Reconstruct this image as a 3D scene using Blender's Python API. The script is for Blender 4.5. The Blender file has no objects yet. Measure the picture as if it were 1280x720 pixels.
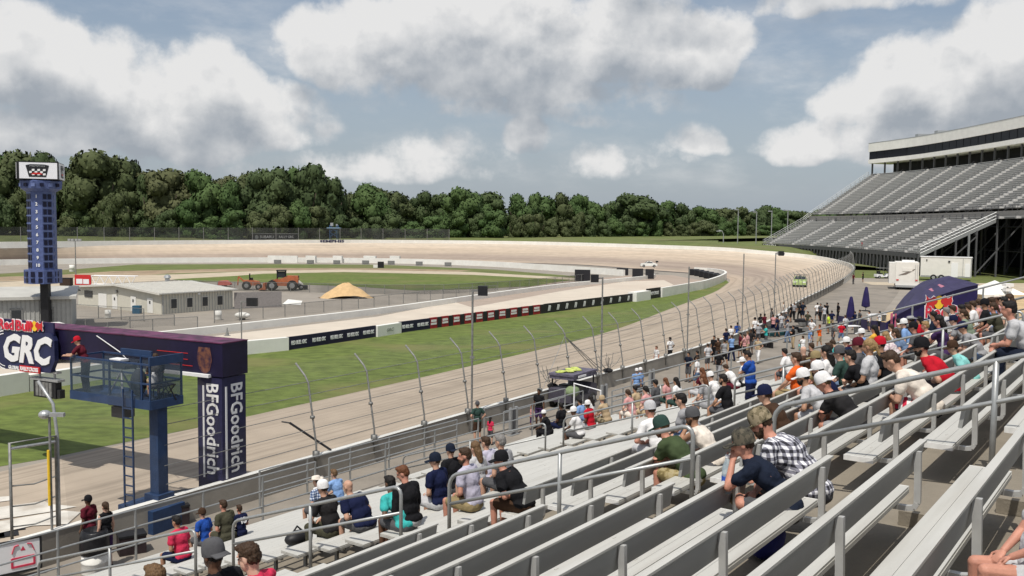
import bpy, math, random
from mathutils import Vector, Matrix, Euler
import numpy as np
random.seed(7); rng = np.random.default_rng(11)
SC = bpy.context.scene
COL = SC.collection
R = math.radians

# ------------------------------------------------------------------ camera
CAM_H, FPX, YH, ROLL = 9.2, 1155.0, 282.0, 0.6
_p = math.atan((360 - YH) / FPX); _r = R(ROLL)
FW = Vector((0, math.cos(_p), -math.sin(_p)))
_u0 = Vector((0, math.sin(_p), math.cos(_p))); _r0 = Vector((1, 0, 0))
RT = _r0 * math.cos(_r) + _u0 * math.sin(_r)
UP = -_r0 * math.sin(_r) + _u0 * math.cos(_r)
cam = bpy.data.objects.new('camera', bpy.data.cameras.new('camera'))
COL.objects.link(cam)
cam.matrix_world = Matrix(((RT.x, UP.x, -FW.x, 0), (RT.y, UP.y, -FW.y, 0), (RT.z, UP.z, -FW.z, CAM_H), (0, 0, 0, 1)))
cam.data.sensor_width = 36; cam.data.lens = 36 * FPX / 1280
cam.data.clip_start = 0.05; cam.data.clip_end = 6000
SC.camera = cam
SC.view_settings.view_transform = 'Standard'; SC.view_settings.look = 'None'
SC.view_settings.exposure = EXPOSURE = 0.0; SC.view_settings.gamma = 1

def at(px, py, z=0.0):
    """point of the photograph -> place on the level z"""
    v = FW + RT * ((px - 640) / FPX) - UP * ((py - 360) / FPX)
    s = (z - CAM_H) / v.z
    return Vector((v.x * s, v.y * s, z))
def atd(px, py, d):
    v = FW + RT * ((px - 640) / FPX) - UP * ((py - 360) / FPX)
    v = v * (d / v.y)
    return Vector((v.x, v.y, CAM_H + v.z))
def proj(P):
    q = Vector(P) - Vector((0, 0, CAM_H)); d = q.dot(FW)
    return 640 + FPX * q.dot(RT) / d, 360 - FPX * q.dot(UP) / d

# ------------------------------------------------------------------ sun and sky
SUN_EL, SUN_AZ = R(63), R(-160)         # azimuth measured from +Y towards +X
sd = Vector((math.sin(SUN_AZ) * math.cos(SUN_EL), math.cos(SUN_AZ) * math.cos(SUN_EL), math.sin(SUN_EL)))
sun = bpy.data.objects.new('sun', bpy.data.lights.new('sun', 'SUN')); COL.objects.link(sun)
sun.data.energy = 3.8; sun.data.angle = R(0.6); sun.data.color = (1.0, 0.955, 0.88)
sun.rotation_euler = sd.to_track_quat('Z', 'Y').to_euler()

def N(nt, t, **kw):
    n = nt.nodes.new(t)
    for k, v in kw.items():
        if k.startswith('i_'):
            key = k[2:]; key = int(key) if key.isdigit() else key
            n.inputs[key].default_value = v
        else: setattr(n, k, v)
    return n
def MATH(nt, op, a, b=None, clamp=False):
    n = nt.nodes.new('ShaderNodeMath'); n.operation = op; n.use_clamp = clamp
    for i, v in enumerate((a, b)):
        if v is None: continue
        if isinstance(v, (int, float)): n.inputs[i].default_value = v
        else: nt.links.new(v, n.inputs[i])
    return n.outputs[0]
def MAPR(nt, v, a, b, c=0.0, d=1.0, smooth=True):
    n = nt.nodes.new('ShaderNodeMapRange'); n.interpolation_type = 'SMOOTHSTEP' if smooth else 'LINEAR'
    nt.links.new(v, n.inputs[0])
    for i, x in enumerate((a, b, c, d)): n.inputs[i + 1].default_value = x
    return n.outputs[0]

world = bpy.data.worlds.new('World'); SC.world = world; world.use_nodes = True
wt = world.node_tree; wt.nodes.clear(); WL = wt.links.new
# cloud density as a function of (azimuth, elevation)
g = bpy.data.node_groups.new('cloud_density', 'ShaderNodeTree')
g.interface.new_socket('P', in_out='INPUT', socket_type='NodeSocketVector')
g.interface.new_socket('D', in_out='OUTPUT', socket_type='NodeSocketFloat')
gi = N(g, 'NodeGroupInput'); go = N(g, 'NodeGroupOutput')
sx = N(g, 'ShaderNodeSeparateXYZ'); g.links.new(gi.outputs[0], sx.inputs[0])
wn = N(g, 'ShaderNodeTexNoise', noise_dimensions='3D'); wn.inputs['Scale'].default_value = 9; wn.inputs['Detail'].default_value = 3
g.links.new(gi.outputs[0], wn.inputs['Vector'])
wsep = N(g, 'ShaderNodeSeparateColor'); g.links.new(wn.outputs['Color'], wsep.inputs[0])
AX = MATH(g, 'ADD', sx.outputs[0], MATH(g, 'MULTIPLY', MATH(g, 'SUBTRACT', wsep.outputs[0], .5), .10))
AY = MATH(g, 'ADD', sx.outputs[1], MATH(g, 'MULTIPLY', MATH(g, 'SUBTRACT', wsep.outputs[1], .5), .05))
BLOBS = [(600, 50, 225, 84, 1.0), (455, 38, 95, 48, .95), (880, 48, 72, 52, 1.15), (770, 45, 150, 66, 1.0), (690, 105, 120, 36, .8), (1050, 2, 125, 20, .75), (900, -60, 330, 40, .7),
         (1190, 100, 160, 70, 1.1), (1260, 50, 90, 68, 1.2), (1090, 118, 85, 40, .95), (1200, 150, 200, 45, .9), (1010, 174, 80, 20, .75), (1420, 70, 180, 90, 1.),
         (30, 75, 120, 62, 1.1), (130, 110, 120, 66, 1.0), (215, 120, 110, 62, 1.05), (262, 100, 70, 50, 1.05), (330, 150, 100, 42, .75), (100, 160, 280, 38, .8), (-150, 110, 150, 80, .9),
         (655, 165, 36, 26, .75), (750, 150, 36, 16, .5), (862, 172, 46, 22, .6), (780, 195, 110, 22, .38), (560, 185, 100, 24, .36), (420, 205, 260, 22, .4), (650, 128, 200, 28, .5)]
acc = None
for bx, by, rx, ry, am in BLOBS:
    az = math.atan((bx - 640) / FPX); el = math.atan((YH - by) / FPX * math.cos(az))
    dx = MATH(g, 'DIVIDE', MATH(g, 'SUBTRACT', AX, az), rx / FPX * math.cos(az) ** 1.6 * 1.15)
    dy = MATH(g, 'DIVIDE', MATH(g, 'SUBTRACT', AY, el - .35 * ry / FPX), ry / FPX * 1.45); dy = MATH(g, 'ADD', dy, MATH(g, 'MULTIPLY', MATH(g, 'MINIMUM', dy, 0.0), .75))
    q = MATH(g, 'ADD', MATH(g, 'MULTIPLY', dx, dx), MATH(g, 'MULTIPLY', dy, dy))
    v = MATH(g, 'MULTIPLY', MATH(g, 'SUBTRACT', 1.0, q, clamp=True), am)
    acc = v if acc is None else MATH(g, 'MAXIMUM', acc, v)
# the rest of the sky carries the same broken cumulus
cn = N(g, 'ShaderNodeTexNoise'); cn.inputs['Scale'].default_value = 2.6; cn.inputs['Detail'].default_value = 2
g.links.new(gi.outputs[0], cn.inputs['Vector'])
far = MATH(g, 'MULTIPLY', MAPR(g, MATH(g, 'ABSOLUTE', AX), .75, .95), MAPR(g, cn.outputs[0], .46, .66, 0, .9))
high = MATH(g, 'MULTIPLY', MAPR(g, AY, .30, .42), MAPR(g, cn.outputs[0], .46, .66, 0, .9))
acc = MATH(g, 'MAXIMUM', acc, MATH(g, 'MAXIMUM', far, high))
n1 = N(g, 'ShaderNodeTexNoise'); n1.inputs['Scale'].default_value = 11; n1.inputs['Detail'].default_value = 7; n1.inputs['Roughness'].default_value = .6
g.links.new(gi.outputs[0], n1.inputs['Vector'])
n2 = N(g, 'ShaderNodeTexNoise'); n2.inputs['Scale'].default_value = 34; n2.inputs['Detail'].default_value = 3
g.links.new(gi.outputs[0], n2.inputs['Vector'])
det = MATH(g, 'ADD', MATH(g, 'MULTIPLY', MATH(g, 'SUBTRACT', n1.outputs[0], .5), 2.3), MATH(g, 'MULTIPLY', MATH(g, 'SUBTRACT', .5, n2.outputs[0]), .45))
g.links.new(MATH(g, 'ADD', acc, MATH(g, 'MULTIPLY', det, MAPR(g, acc, 0, .25, .35, .9))), go.inputs[0])

tc = N(wt, 'ShaderNodeTexCoord'); ds = N(wt, 'ShaderNodeSeparateXYZ'); WL(tc.outputs['Generated'], ds.inputs[0])
azn = MATH(wt, 'ARCTAN2', ds.outputs[0], ds.outputs[1]); eln = MATH(wt, 'ARCSINE', ds.outputs[2])
cv = N(wt, 'ShaderNodeCombineXYZ'); WL(azn, cv.inputs[0]); WL(eln, cv.inputs[1])
def dens(off):
    a = N(wt, 'ShaderNodeVectorMath', operation='ADD'); WL(cv.outputs[0], a.inputs[0]); a.inputs[1].default_value = off
    gn = N(wt, 'ShaderNodeGroup'); gn.node_tree = g; WL(a.outputs[0], gn.inputs[0]); return gn.outputs[0]
d0 = dens((0, 0, 0)); d1 = dens((-.006, .026, 0)); d2 = dens((-.012, .062, 0))
cmask = MAPR(wt, d0, .05, .56)
fn = N(wt, 'ShaderNodeTexNoise'); fn.inputs['Scale'].default_value = 24; fn.inputs['Detail'].default_value = 6; WL(cv.outputs[0], fn.inputs['Vector'])
up = MATH(wt, 'ADD', MATH(wt, 'MULTIPLY', MAPR(wt, d1, .1, 1.0), .30), MATH(wt, 'MULTIPLY', MAPR(wt, d2, .05, .8), .50))
edge = MATH(wt, 'ADD', MATH(wt, 'SUBTRACT', 1.10, up), MATH(wt, 'ADD', MATH(wt, 'MULTIPLY', MATH(wt, 'SUBTRACT', fn.outputs[0], .5), 1.25), MATH(wt, 'MULTIPLY', MATH(wt, 'SUBTRACT', d0, d1), .28)), clamp=True)
ccol = N(wt, 'ShaderNodeMix', data_type='RGBA'); WL(MAPR(wt, edge, .08, 1.28, smooth=False), ccol.inputs[0])
ccol.inputs[6].default_value = (3.5, 3.85, 4.3, 1); ccol.inputs[7].default_value = (9.6, 9.4, 9.15, 1)
sky = N(wt, 'ShaderNodeTexSky', sky_type='NISHITA'); sky.sun_disc = False
sky.sun_elevation = SUN_EL; sky.sun_rotation = SUN_AZ; sky.air_density = 1.0; sky.dust_density = 2.2; sky.ozone_density = 1.2
# thin grey veil low over the horizon
veil = N(wt, 'ShaderNodeMix', data_type='RGBA'); WL(MAPR(wt, eln, -.02, .28, .80, .22, smooth=False), veil.inputs[0])
WL(sky.outputs[0], veil.inputs[6]); veil.inputs[7].default_value = (4.3, 4.9, 5.6, 1)
wv = N(wt, 'ShaderNodeVectorMath', operation='MULTIPLY'); WL(cv.outputs[0], wv.inputs[0]); wv.inputs[1].default_value = (2.2, 6.0, 1)
wno = N(wt, 'ShaderNodeTexNoise'); wno.inputs['Scale'].default_value = 2.4; wno.inputs['Detail'].default_value = 7; wno.inputs['Roughness'].default_value = .62; WL(wv.outputs[0], wno.inputs['Vector'])
wisp = MATH(wt, 'MULTIPLY', MATH(wt, 'MULTIPLY', MAPR(wt, wno.outputs[0], .42, .72, 0, .55), MAPR(wt, eln, .02, .07)), MAPR(wt, eln, .15, .26, 1, .35))
mixc = N(wt, 'ShaderNodeMix', data_type='RGBA'); WL(MATH(wt, 'MULTIPLY', MATH(wt, 'MAXIMUM', cmask, wisp), .94), mixc.inputs[0]); WL(veil.outputs[2], mixc.inputs[6]); WL(ccol.outputs[2], mixc.inputs[7])
bg = N(wt, 'ShaderNodeBackground'); bg.inputs[1].default_value = 0.1; WL(mixc.outputs[2], bg.inputs[0])
wo = N(wt, 'ShaderNodeOutputWorld'); WL(bg.outputs[0], wo.inputs[0])
world.cycles.sampling_method = 'MANUAL'; world.cycles.sample_map_resolution = 512

# ------------------------------------------------------------------ materials
MATS = {}
def M(name, col, rough=.7, var=.12, scale=6.0, bump=0.0, bscale=None, metal=0.0, spec=.3, alpha=1.0, col2=None, stretch=None, emit=0, var2=None, obj=True):
    if name in MATS: return MATS[name]
    m = bpy.data.materials.new(name); m.use_nodes = True; nt = m.node_tree
    b = nt.nodes['Principled BSDF']; b.inputs['Roughness'].default_value = rough; b.inputs['Metallic'].default_value = metal
    b.inputs['Specular IOR Level'].default_value = spec
    t = N(nt, 'ShaderNodeTexCoord'); mp = N(nt, 'ShaderNodeMapping'); nt.links.new(t.outputs['Object'], mp.inputs[0])
    if stretch: mp.inputs['Scale'].default_value = stretch
    no = N(nt, 'ShaderNodeTexNoise'); no.inputs['Scale'].default_value = scale; no.inputs['Detail'].default_value = 6; no.inputs['Roughness'].default_value = .6
    nt.links.new(mp.outputs[0], no.inputs['Vector'])
    mx = N(nt, 'ShaderNodeMix', data_type='RGBA')
    c = Vector(col); 
    lo = [max(0, x * (1 - var)) for x in col]; hi = [min(1, x * (1 + var)) for x in col] if col2 is None else col2
    if col2 is not None: lo = list(col)
    mx.inputs[6].default_value = (*lo, 1); mx.inputs[7].default_value = (*hi, 1)
    nt.links.new(MAPR(nt, no.outputs[0], .3, .7), mx.inputs[0])
    out = mx.outputs[2]
    if var2:
        n2 = N(nt, 'ShaderNodeTexNoise'); n2.inputs['Scale'].default_value = var2[0]; n2.inputs['Detail'].default_value = 4
        nt.links.new(mp.outputs[0], n2.inputs['Vector'])
        m2 = N(nt, 'ShaderNodeMix', data_type='RGBA'); nt.links.new(MAPR(nt, n2.outputs[0], .48, .68, 0, var2[1]), m2.inputs[0])
        nt.links.new(out, m2.inputs[6]); m2.inputs[7].default_value = (*var2[2], 1); out = m2.outputs[2]
    nt.links.new(out, b.inputs['Base Color'])
    if bump:
        bn = N(nt, 'ShaderNodeTexNoise'); bn.inputs['Scale'].default_value = bscale or scale * 4; bn.inputs['Detail'].default_value = 4
        nt.links.new(mp.outputs[0], bn.inputs['Vector'])
        bp = N(nt, 'ShaderNodeBump'); bp.inputs['Strength'].default_value = min(1, bump); bp.inputs['Distance'].default_value = .02 if bump <= 1 else .02 * bump
        nt.links.new(bn.outputs[0], bp.inputs['Height']); nt.links.new(bp.outputs[0], b.inputs['Normal'])
    if alpha < 1: b.inputs['Alpha'].default_value = alpha
    if emit: b.inputs['Emission Color'].default_value = (*col, 1); b.inputs['Emission Strength'].default_value = emit
    MATS[name] = m; return m

# ------------------------------------------------------------------ mesh building
class MB:
    def __init__(s): s.v = []; s.f = []; s.mi = []; s.cur = 0
    def add(s, vs, fs):
        o = len(s.v); s.v += [tuple(x) for x in vs]; s.f += [tuple(i + o for i in f) for f in fs]; s.mi += [s.cur] * len(fs); return s
    def box(s, c, d, rz=0.0, mat=None):
        hx, hy, hz = d[0] / 2, d[1] / 2, d[2] / 2
        vs = [Vector((x, y, z)) for z in (-hz, hz) for x, y in ((-hx, -hy), (hx, -hy), (hx, hy), (-hx, hy))]
        mm = mat or Matrix.Rotation(rz, 3, 'Z')
        return s.add([mm @ v + Vector(c) for v in vs], [(3, 2, 1, 0), (4, 5, 6, 7), (0, 1, 5, 4), (1, 2, 6, 5), (2, 3, 7, 6), (3, 0, 4, 7)])
    def span(s, a, b):  # box from corner to corner
        a, b = Vector(a), Vector(b); return s.box((a + b) / 2, [abs(x) for x in (b - a)])
    def bar(s, p0, p1, w, h=None, up=(0, 0, 1)):
        p0, p1 = Vector(p0), Vector(p1); d = p1 - p0; L = d.length
        if L < 1e-6: return s
        z = d / L; u = Vector(up)
        if abs(z.dot(u)) > .98: u = Vector((1, 0, 0))
        x = u.cross(z).normalized(); y = z.cross(x)
        return s.box((p0 + p1) / 2, (w, h or w, L), mat=Matrix((x, y, z)).transposed())
    def tube(s, pts, r, n=8, r1=None, caps=True):
        pts = [Vector(p) for p in pts]; k = len(pts); rings = []
        ref = None
        for i, p in enumerate(pts):
            d = (pts[min(i + 1, k - 1)] - pts[max(i - 1, 0)]).normalized()
            if ref is None: ref = Vector((0, 0, 1)) if abs(d.z) < .9 else Vector((1, 0, 0))
            x = ref.cross(d).normalized(); y = d.cross(x); ref = y if abs(y.dot(d)) < .5 else ref
            rr = r if r1 is None else r + (r1 - r) * i / (k - 1)
            if isinstance(r, (list, tuple)): rr = r[i]
            rings += [p + x * math.cos(2 * math.pi * j / n) * rr + y * math.sin(2 * math.pi * j / n) * rr for j in range(n)]
        fs = [(i * n + j, i * n + (j + 1) % n, (i + 1) * n + (j + 1) % n, (i + 1) * n + j) for i in range(k - 1) for j in range(n)]
        if caps: fs += [tuple(range(n - 1, -1, -1)), tuple((k - 1) * n + j for j in range(n))]
        return s.add(rings, fs)
    def lathe(s, prof, n=16, c=(0, 0, 0), axis=None):
        vs = []; c = Vector(c); mm = axis or Matrix.Identity(3)
        for r, z in prof: vs += [mm @ Vector((r * math.cos(2 * math.pi * j / n), r * math.sin(2 * math.pi * j / n), z)) + c for j in range(n)]
        k = len(prof)
        fs = [(i * n + j, i * n + (j + 1) % n, (i + 1) * n + (j + 1) % n, (i + 1) * n + j) for i in range(k - 1) for j in range(n)]
        fs += [tuple(range(n - 1, -1, -1)), tuple((k - 1) * n + j for j in range(n))]
        return s.add(vs, fs)
    def ell(s, c, r, rot=None, nu=12, nv=8):
        mm = rot or Matrix.Identity(3); c = Vector(c)
        vs = [mm @ Vector((0, 0, -r[2])) + c]
        for i in range(1, nv):
            a = -math.pi / 2 + math.pi * i / nv
            vs += [mm @ Vector((r[0] * math.cos(a) * math.cos(2 * math.pi * j / nu), r[1] * math.cos(a) * math.sin(2 * math.pi * j / nu), r[2] * math.sin(a))) + c for j in range(nu)]
        vs.append(mm @ Vector((0, 0, r[2])) + c); L = len(vs) - 1
        fs = [(0, 1 + (j + 1) % nu, 1 + j) for j in range(nu)]
        fs += [(1 + i * nu + j, 1 + i * nu + (j + 1) % nu, 1 + (i + 1) * nu + (j + 1) % nu, 1 + (i + 1) * nu + j) for i in range(nv - 2) for j in range(nu)]
        b = 1 + (nv - 2) * nu
        fs += [(b + j, b + (j + 1) % nu, L) for j in range(nu)]
        return s.add(vs, fs)
    def prism(s, poly, z0, z1):
        n = len(poly)
        a = sum(poly[i][0] * poly[(i + 1) % n][1] - poly[(i + 1) % n][0] * poly[i][1] for i in range(n))
        if a < 0: poly = poly[::-1]
        vs = [(p[0], p[1], z0) for p in poly] + [(p[0], p[1], z1) for p in poly]
        return s.add(vs, [tuple(range(n - 1, -1, -1)), tuple(range(n, 2 * n))] + [(i, (i + 1) % n, n + (i + 1) % n, n + i) for i in range(n)])
    def quad(s, a, b, c, d): return s.add([a, b, c, d], [(0, 1, 2, 3)])
    def loft(s, A, B):
        n = len(A); return s.add(list(A) + list(B), [(i, i + 1, n + i + 1, n + i) for i in range(n - 1)])
    def xf(s, mat):
        s.v = [tuple(mat @ Vector(v)) for v in s.v]; return s
    def mesh(s, name, smooth=False):
        me = bpy.data.meshes.new(name); me.from_pydata(s.v, [], s.f)
        if any(s.mi): me.polygons.foreach_set('material_index', s.mi)
        if smooth: me.polygons.foreach_set('use_smooth', [True] * len(s.f))
        me.update(); return me

def put(name, mesh, mats, parent=None, loc=(0, 0, 0), rz=0.0, smooth=False):
    """link one mesh object"""
    if isinstance(mesh, MB): mesh = mesh.mesh(name, smooth)
    o = bpy.data.objects.new(name, mesh); COL.objects.link(o)
    if mats is not None and not mesh.materials:
        for m in (mats if isinstance(mats, (list, tuple)) else [mats]): mesh.materials.append(m)
    o.location = loc; o.rotation_euler = (0, 0, rz)
    if parent is not None: o.parent = parent
    return o
def tag(o, label, cat, group=None):
    o['label'] = label; o['category'] = cat
    if group: o['group'] = group
    return o
def thing(name, label, cat, loc=(0, 0, 0), rz=0.0, group=None):
    o = bpy.data.objects.new(name, None); COL.objects.link(o); o.empty_display_size = .2
    o.location = loc; o.rotation_euler = (0, 0, rz); return tag(o, label, cat, group)
def structure(name, mesh, mats, **kw):
    o = put(name, mesh, mats, **kw); o['kind'] = 'structure'; return o
def copy_tree(o, loc, rz, label=None, group=None):
    def cp(x, par):
        c = x.copy(); COL.objects.link(c)
        if par is not None: c.parent = par
        for ch in [y for y in x.children]: cp(ch, c)
        return c
    c = cp(o, None); c.location = loc; c.rotation_euler = (0, 0, rz)
    if label: c['label'] = label
    if group: c['group'] = group
    return c
TXT = {}
WORK = bpy.data.scenes.new('workshop')      # an empty scene in which modifiers are evaluated quickly; removed at the end
def baked(ob):
    WORK.collection.objects.link(ob)
    with bpy.context.temp_override(scene=WORK, view_layer=WORK.view_layers[0]):
        dg = bpy.context.evaluated_depsgraph_get(); me = bpy.data.meshes.new_from_object(ob.evaluated_get(dg))
    WORK.collection.objects.unlink(ob); return me
def text_mesh(s, size, depth=.01, shear=0.0, bold=0.0, space=1.0, width=None):
    """lettering in the local XZ plane, facing -Y, centred, readable from -Y"""
    key = (s, size, depth, shear, bold, space, width)
    if key in TXT: return TXT[key]
    cu = bpy.data.curves.new('lettering', 'FONT'); cu.body = s; cu.size = size; cu.extrude = depth / 2; cu.shear = shear; cu.offset = bold
    cu.align_x = 'CENTER'; cu.align_y = 'CENTER'; cu.space_character = space; cu.resolution_u = 2
    ob = bpy.data.objects.new('lettering', cu)
    me = baked(ob); bpy.data.objects.remove(ob); bpy.data.curves.remove(cu)
    me.transform(Matrix.Rotation(math.pi / 2, 4, 'X'))
    if width:
        xs = [v.co.x for v in me.vertices]; k = width / max(1e-6, max(xs) - min(xs)); me.transform(Matrix.Diagonal((k, 1, 1, 1)))
    me.materials.clear(); TXT[key] = me; return me
def put_text(name, s, size, mat, parent, M4, **kw):
    me = text_mesh(s, size, **kw).copy(); me.materials.append(mat)
    o = bpy.data.objects.new(name, me); COL.objects.link(o); o.parent = parent; o.matrix_local = M4; return o
def frame(o, xdir, zdir=(0, 0, 1)):
    """4x4 with local x along xdir and local z along zdir (faces local -Y)"""
    x = Vector(xdir).normalized(); z = Vector(zdir).normalized(); y = z.cross(x).normalized(); z = x.cross(y)
    m = Matrix((x, y, z)).transposed().to_4x4(); m.translation = Vector(o); return m
def catmull(P, per=8):
    P = [Vector(p) for p in P]; out = []
    for i in range(len(P) - 1):
        a, b, c, d = P[max(i - 1, 0)], P[i], P[i + 1], P[min(i + 2, len(P) - 1)]
        for k in range(per):
            t = k / per
            out.append(.5 * ((2 * b) + (c - a) * t + (2 * a - 5 * b + 4 * c - d) * t * t + (3 * b - a - 3 * c + d) * t ** 3))
    out.append(P[-1]); return out
def resample(P, step=None, n=None):
    L = [0]
    for i in range(1, len(P)): L.append(L[-1] + (P[i] - P[i - 1]).length)
    n = n or max(2, int(L[-1] / step) + 1)
    out = []; j = 0
    for k in range(n):
        s = L[-1] * k / (n - 1)
        while j < len(P) - 2 and L[j + 1] < s: j += 1
        t = (s - L[j]) / max(1e-9, L[j + 1] - L[j]); out.append(P[j].lerp(P[j + 1], min(1, t)))
    return out
# ================================================================== the setting
m_asph = M('worn_asphalt', (.285, .255, .215), .9, .10, .25, .3, 30, var2=(.05, .5, (.30, .27, .235)))
m_track = M('track_asphalt', (.45, .36, .275), .85, .07, .4, .2, 25, var2=(.09, .6, (.47, .40, .335)), stretch=(1, 1, 1))
m_groove = M('rubbered_groove', (.36, .29, .235), .85, .08, .3, .15, 20, var2=(.06, .5, (.36, .30, .25)))
m_lane = M('pale_track_lane', (.56, .495, .41), .88, .06, .3, .15, 20, var2=(.04, .5, (.50, .42, .34)))
m_near = M('straight_asphalt', (.38, .315, .245), .88, .09, .5, .3, 18, var2=(.12, .55, (.43, .375, .31)))
m_grass = M('mown_grass', (.112, .148, .033), .95, .28, 1.6, .6, 14, var2=(.15, .75, (.175, .168, .062)), stretch=(.55, .9, 1))
m_grassfar = M('far_grass', (.125, .15, .045), .95, .2, .3, .3, 6, var2=(.05, .6, (.16, .15, .07)))
m_dirt = M('bare_dirt', (.30, .225, .15), .95, .2, .4, .4, 8, var2=(.09, .6, (.40, .32, .22)))
m_gravel = M('pale_gravel', (.47, .40, .30), .95, .12, .5, .4, 10)
m_white = M('white_paint', (.78, .77, .72), .6, .06, 1.0, .1, 6, var2=(.5, .35, (.62, .59, .52)))
m_conc = M('wall_concrete', (.30, .278, .24), .9, .12, .8, .3, 20, var2=(.35, .5, (.21, .19, .165)))
m_walk = M('concourse_concrete', (.25, .222, .187), .9, .12, .6, .3, 14, var2=(.22, .55, (.165, .15, .13)))
m_dark = M('dark_rubber', (.02, .02, .022), .8, .2)
m_galv = M('galvanised_steel', (.42, .43, .43), .45, .12, 12, .05, metal=.55)
m_galvd = M('weathered_steel', (.24, .24, .23), .6, .2, 8, .05, metal=.4)
m_black = M('black_plastic', (.018, .018, .02), .5, .2)
m_navy = M('navy_vinyl', (.021, .021, .068), .5, .15, 4, .1)
m_wtxt = M('white_vinyl', (.80, .80, .80), .5, .02)
m_red = M('red_vinyl', (.55, .03, .03), .5, .05)
m_yel = M('yellow_vinyl', (.85, .55, .04), .5, .05)
m_glass = M('dark_glass', (.03, .035, .04), .12, .1, spec=.6)
m_alu = M('bright_aluminium', (.66, .66, .63), .42, .05, 3, .04, metal=.15, stretch=(1, 8, 8))

def sheet(name, poly, z, mat, kind='structure'):
    mb = MB(); mb.add([(p[0], p[1], z) for p in poly], [tuple(range(len(poly)))])
    a = sum(poly[i][0] * poly[(i + 1) % len(poly)][1] - poly[(i + 1) % len(poly)][0] * poly[i][1] for i in range(len(poly)))
    if a < 0: mb.f = [tuple(reversed(f)) for f in mb.f]
    o = put(name, mb, mat); o['kind'] = kind; return o
def pp(*px, z=0.0): return [at(x, y, z) for x, y in px]

# outer wall: near straight, turn, far straight (points are the top of the wall)
WD = (Vector((14.2, 66.1, 0)) - Vector((-7.8, 31.4, 0))).normalized(); WN = Vector((-WD.y, WD.x, 0))
W0 = Vector((-7.8, 31.4, .9))
near_end = Vector((14.2, 66.1, .9))
wall_ctrl = [W0 - WD * 70, W0 - WD * 40, W0 - WD * 15, W0, W0 + WD * 20, near_end, Vector((23.2, 83, .9)), Vector((33.0, 106, .9)), Vector((40.5, 122, .9)), Vector((52, 147, .92)), Vector((63, 172, 1.0)),
             Vector((71, 192, 1.4)), Vector((75.5, 211, 1.9)), at(1012, 318.5, 2.7), at(951, 313, 3.5), at(900, 309, 4.2), at(770, 304.5, 4.7), at(640, 301.3, 4.8), at(480, 299.8, 4.8), at(360, 299.8, 4.8), at(240, 300.3, 4.7), at(120, 301.2, 4.65), at(0, 302.3, 4.6), at(-120, 303.5, 4.5), at(-300, 306, 4.3)]
WALL = resample(catmull(wall_ctrl, 10), step=3.13)
# re-phase so that a post falls on the first observed one
def wall_s(P):
    best = min(range(len(WALL)), key=lambda i: (WALL[i].xy - P.xy).length); return best
i0 = wall_s(W0); off = (W0 + WD * 1.41).xy - WALL[i0].xy
shift = off.dot(WD.xy)
L = [0]
for i in range(1, len(WALL)): L.append(L[-1] + (WALL[i] - WALL[i - 1]).length)
def wall_at(s):
    j = max(0, min(len(L) - 2, next((k for k in range(len(L) - 1) if L[k + 1] >= s), len(L) - 2)))
    t = (s - L[j]) / (L[j + 1] - L[j]); return WALL[j].lerp(WALL[j + 1], max(0, min(1, t)))
s_first = L[i0] + shift
WS = [s_first + 3.13 * k for k in range(-22, int((L[-1] - s_first) / 3.13))]
WP = [wall_at(s) for s in WS]; K0 = 22
def wdir(i): return (WP[min(i + 1, len(WP) - 1)] - WP[max(i - 1, 0)]).to_2d().normalized()
def wnrm(i): d = wdir(i); return Vector((-d.y, d.x, 0))       # towards the track
NW = len(WP)
bank = [max(0.0, p.z - .9) for p in WP]

# ground sheet to the horizon, asphalt of the whole paved place
structure('ground', MB().add([(-2500, -600, -.02), (2500, -600, -.02), (2500, 4000, -.02), (-2500, 4000, -.02)], [(0, 1, 2, 3)]), m_grassfar)
sheet('paved_infield', [(-260, -60), (130, -60), (130, 240), (70, 262), (0, 272), (-60, 262), (-260, 190)], 0.0, m_asph)

# inner edge of the racing surface, walked in the same sense as the wall
in_ctrl = [Vector((-40, -4, 0)), Vector((-26, 21, 0)), at(305, 522), at(600, 455), at(760, 415), at(838, 386), at(893, 365), at(912, 352), at(905, 347), at(868, 342.5), at(820, 339), at(760, 334), at(700, 330.5), at(600, 328), at(480, 326), at(330, 325), at(160, 326.5), at(0, 329), at(-150, 333), at(-300, 338)]
INE = catmull(in_ctrl, 10)
# match inner and outer edge: nearest along the straight, by matching controls round the turn
OUT = catmull(wall_ctrl, 10)
pairs = []; j = 0
for i in range(0, 61, 4):
    j = max(j, min(range(0, 110), key=lambda q: (OUT[q].xy - INE[i].xy).length)); pairs.append((i, j))
pairs += [(70, 100), (80, 110), (90, 124), (100, 131), (110, 141), (120, 152), (130, 168), (140, 180), (150, 193), (160, 207), (170, 220), (180, 231), (190, 240)]
def outer_for(i):
    for (a0, b0), (a1, b1) in zip(pairs, pairs[1:]):
        if a0 <= i <= a1:
            f = b0 + (b1 - b0) * (i - a0) / (a1 - a0); k = min(len(OUT) - 2, int(f)); return OUT[k].lerp(OUT[k + 1], f - k)
    return OUT[-1]
rings = []; NR = 12
for i, p in enumerate(INE):
    o = outer_for(i); b = max(0.0, o.z - .9); row = []
    for k in range(NR + 1):
        t = k / NR; q = p.lerp(Vector((o.x, o.y, 0)), t); row.append(Vector((q.x, q.y, .012 + b * t ** 1.2)))
    rings.append(row)
mb = MB(); lane = []
for a, row in enumerate(rings):
    mb.v += [tuple(v) for v in row]; f = min(1, max(0, (a - 45) / 35)); arc_ = 0 if a == 0 else arc_ + (row[NR // 2] - rings[a - 1][NR // 2]).length; lane += [(k / NR, f, arc_) for k in range(NR + 1)]
n_ = NR + 1
for a in range(len(rings) - 1):
    for k in range(NR): mb.f.append((a * n_ + k + 1, (a + 1) * n_ + k + 1, (a + 1) * n_ + k, a * n_ + k)); mb.mi.append(0)
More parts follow.
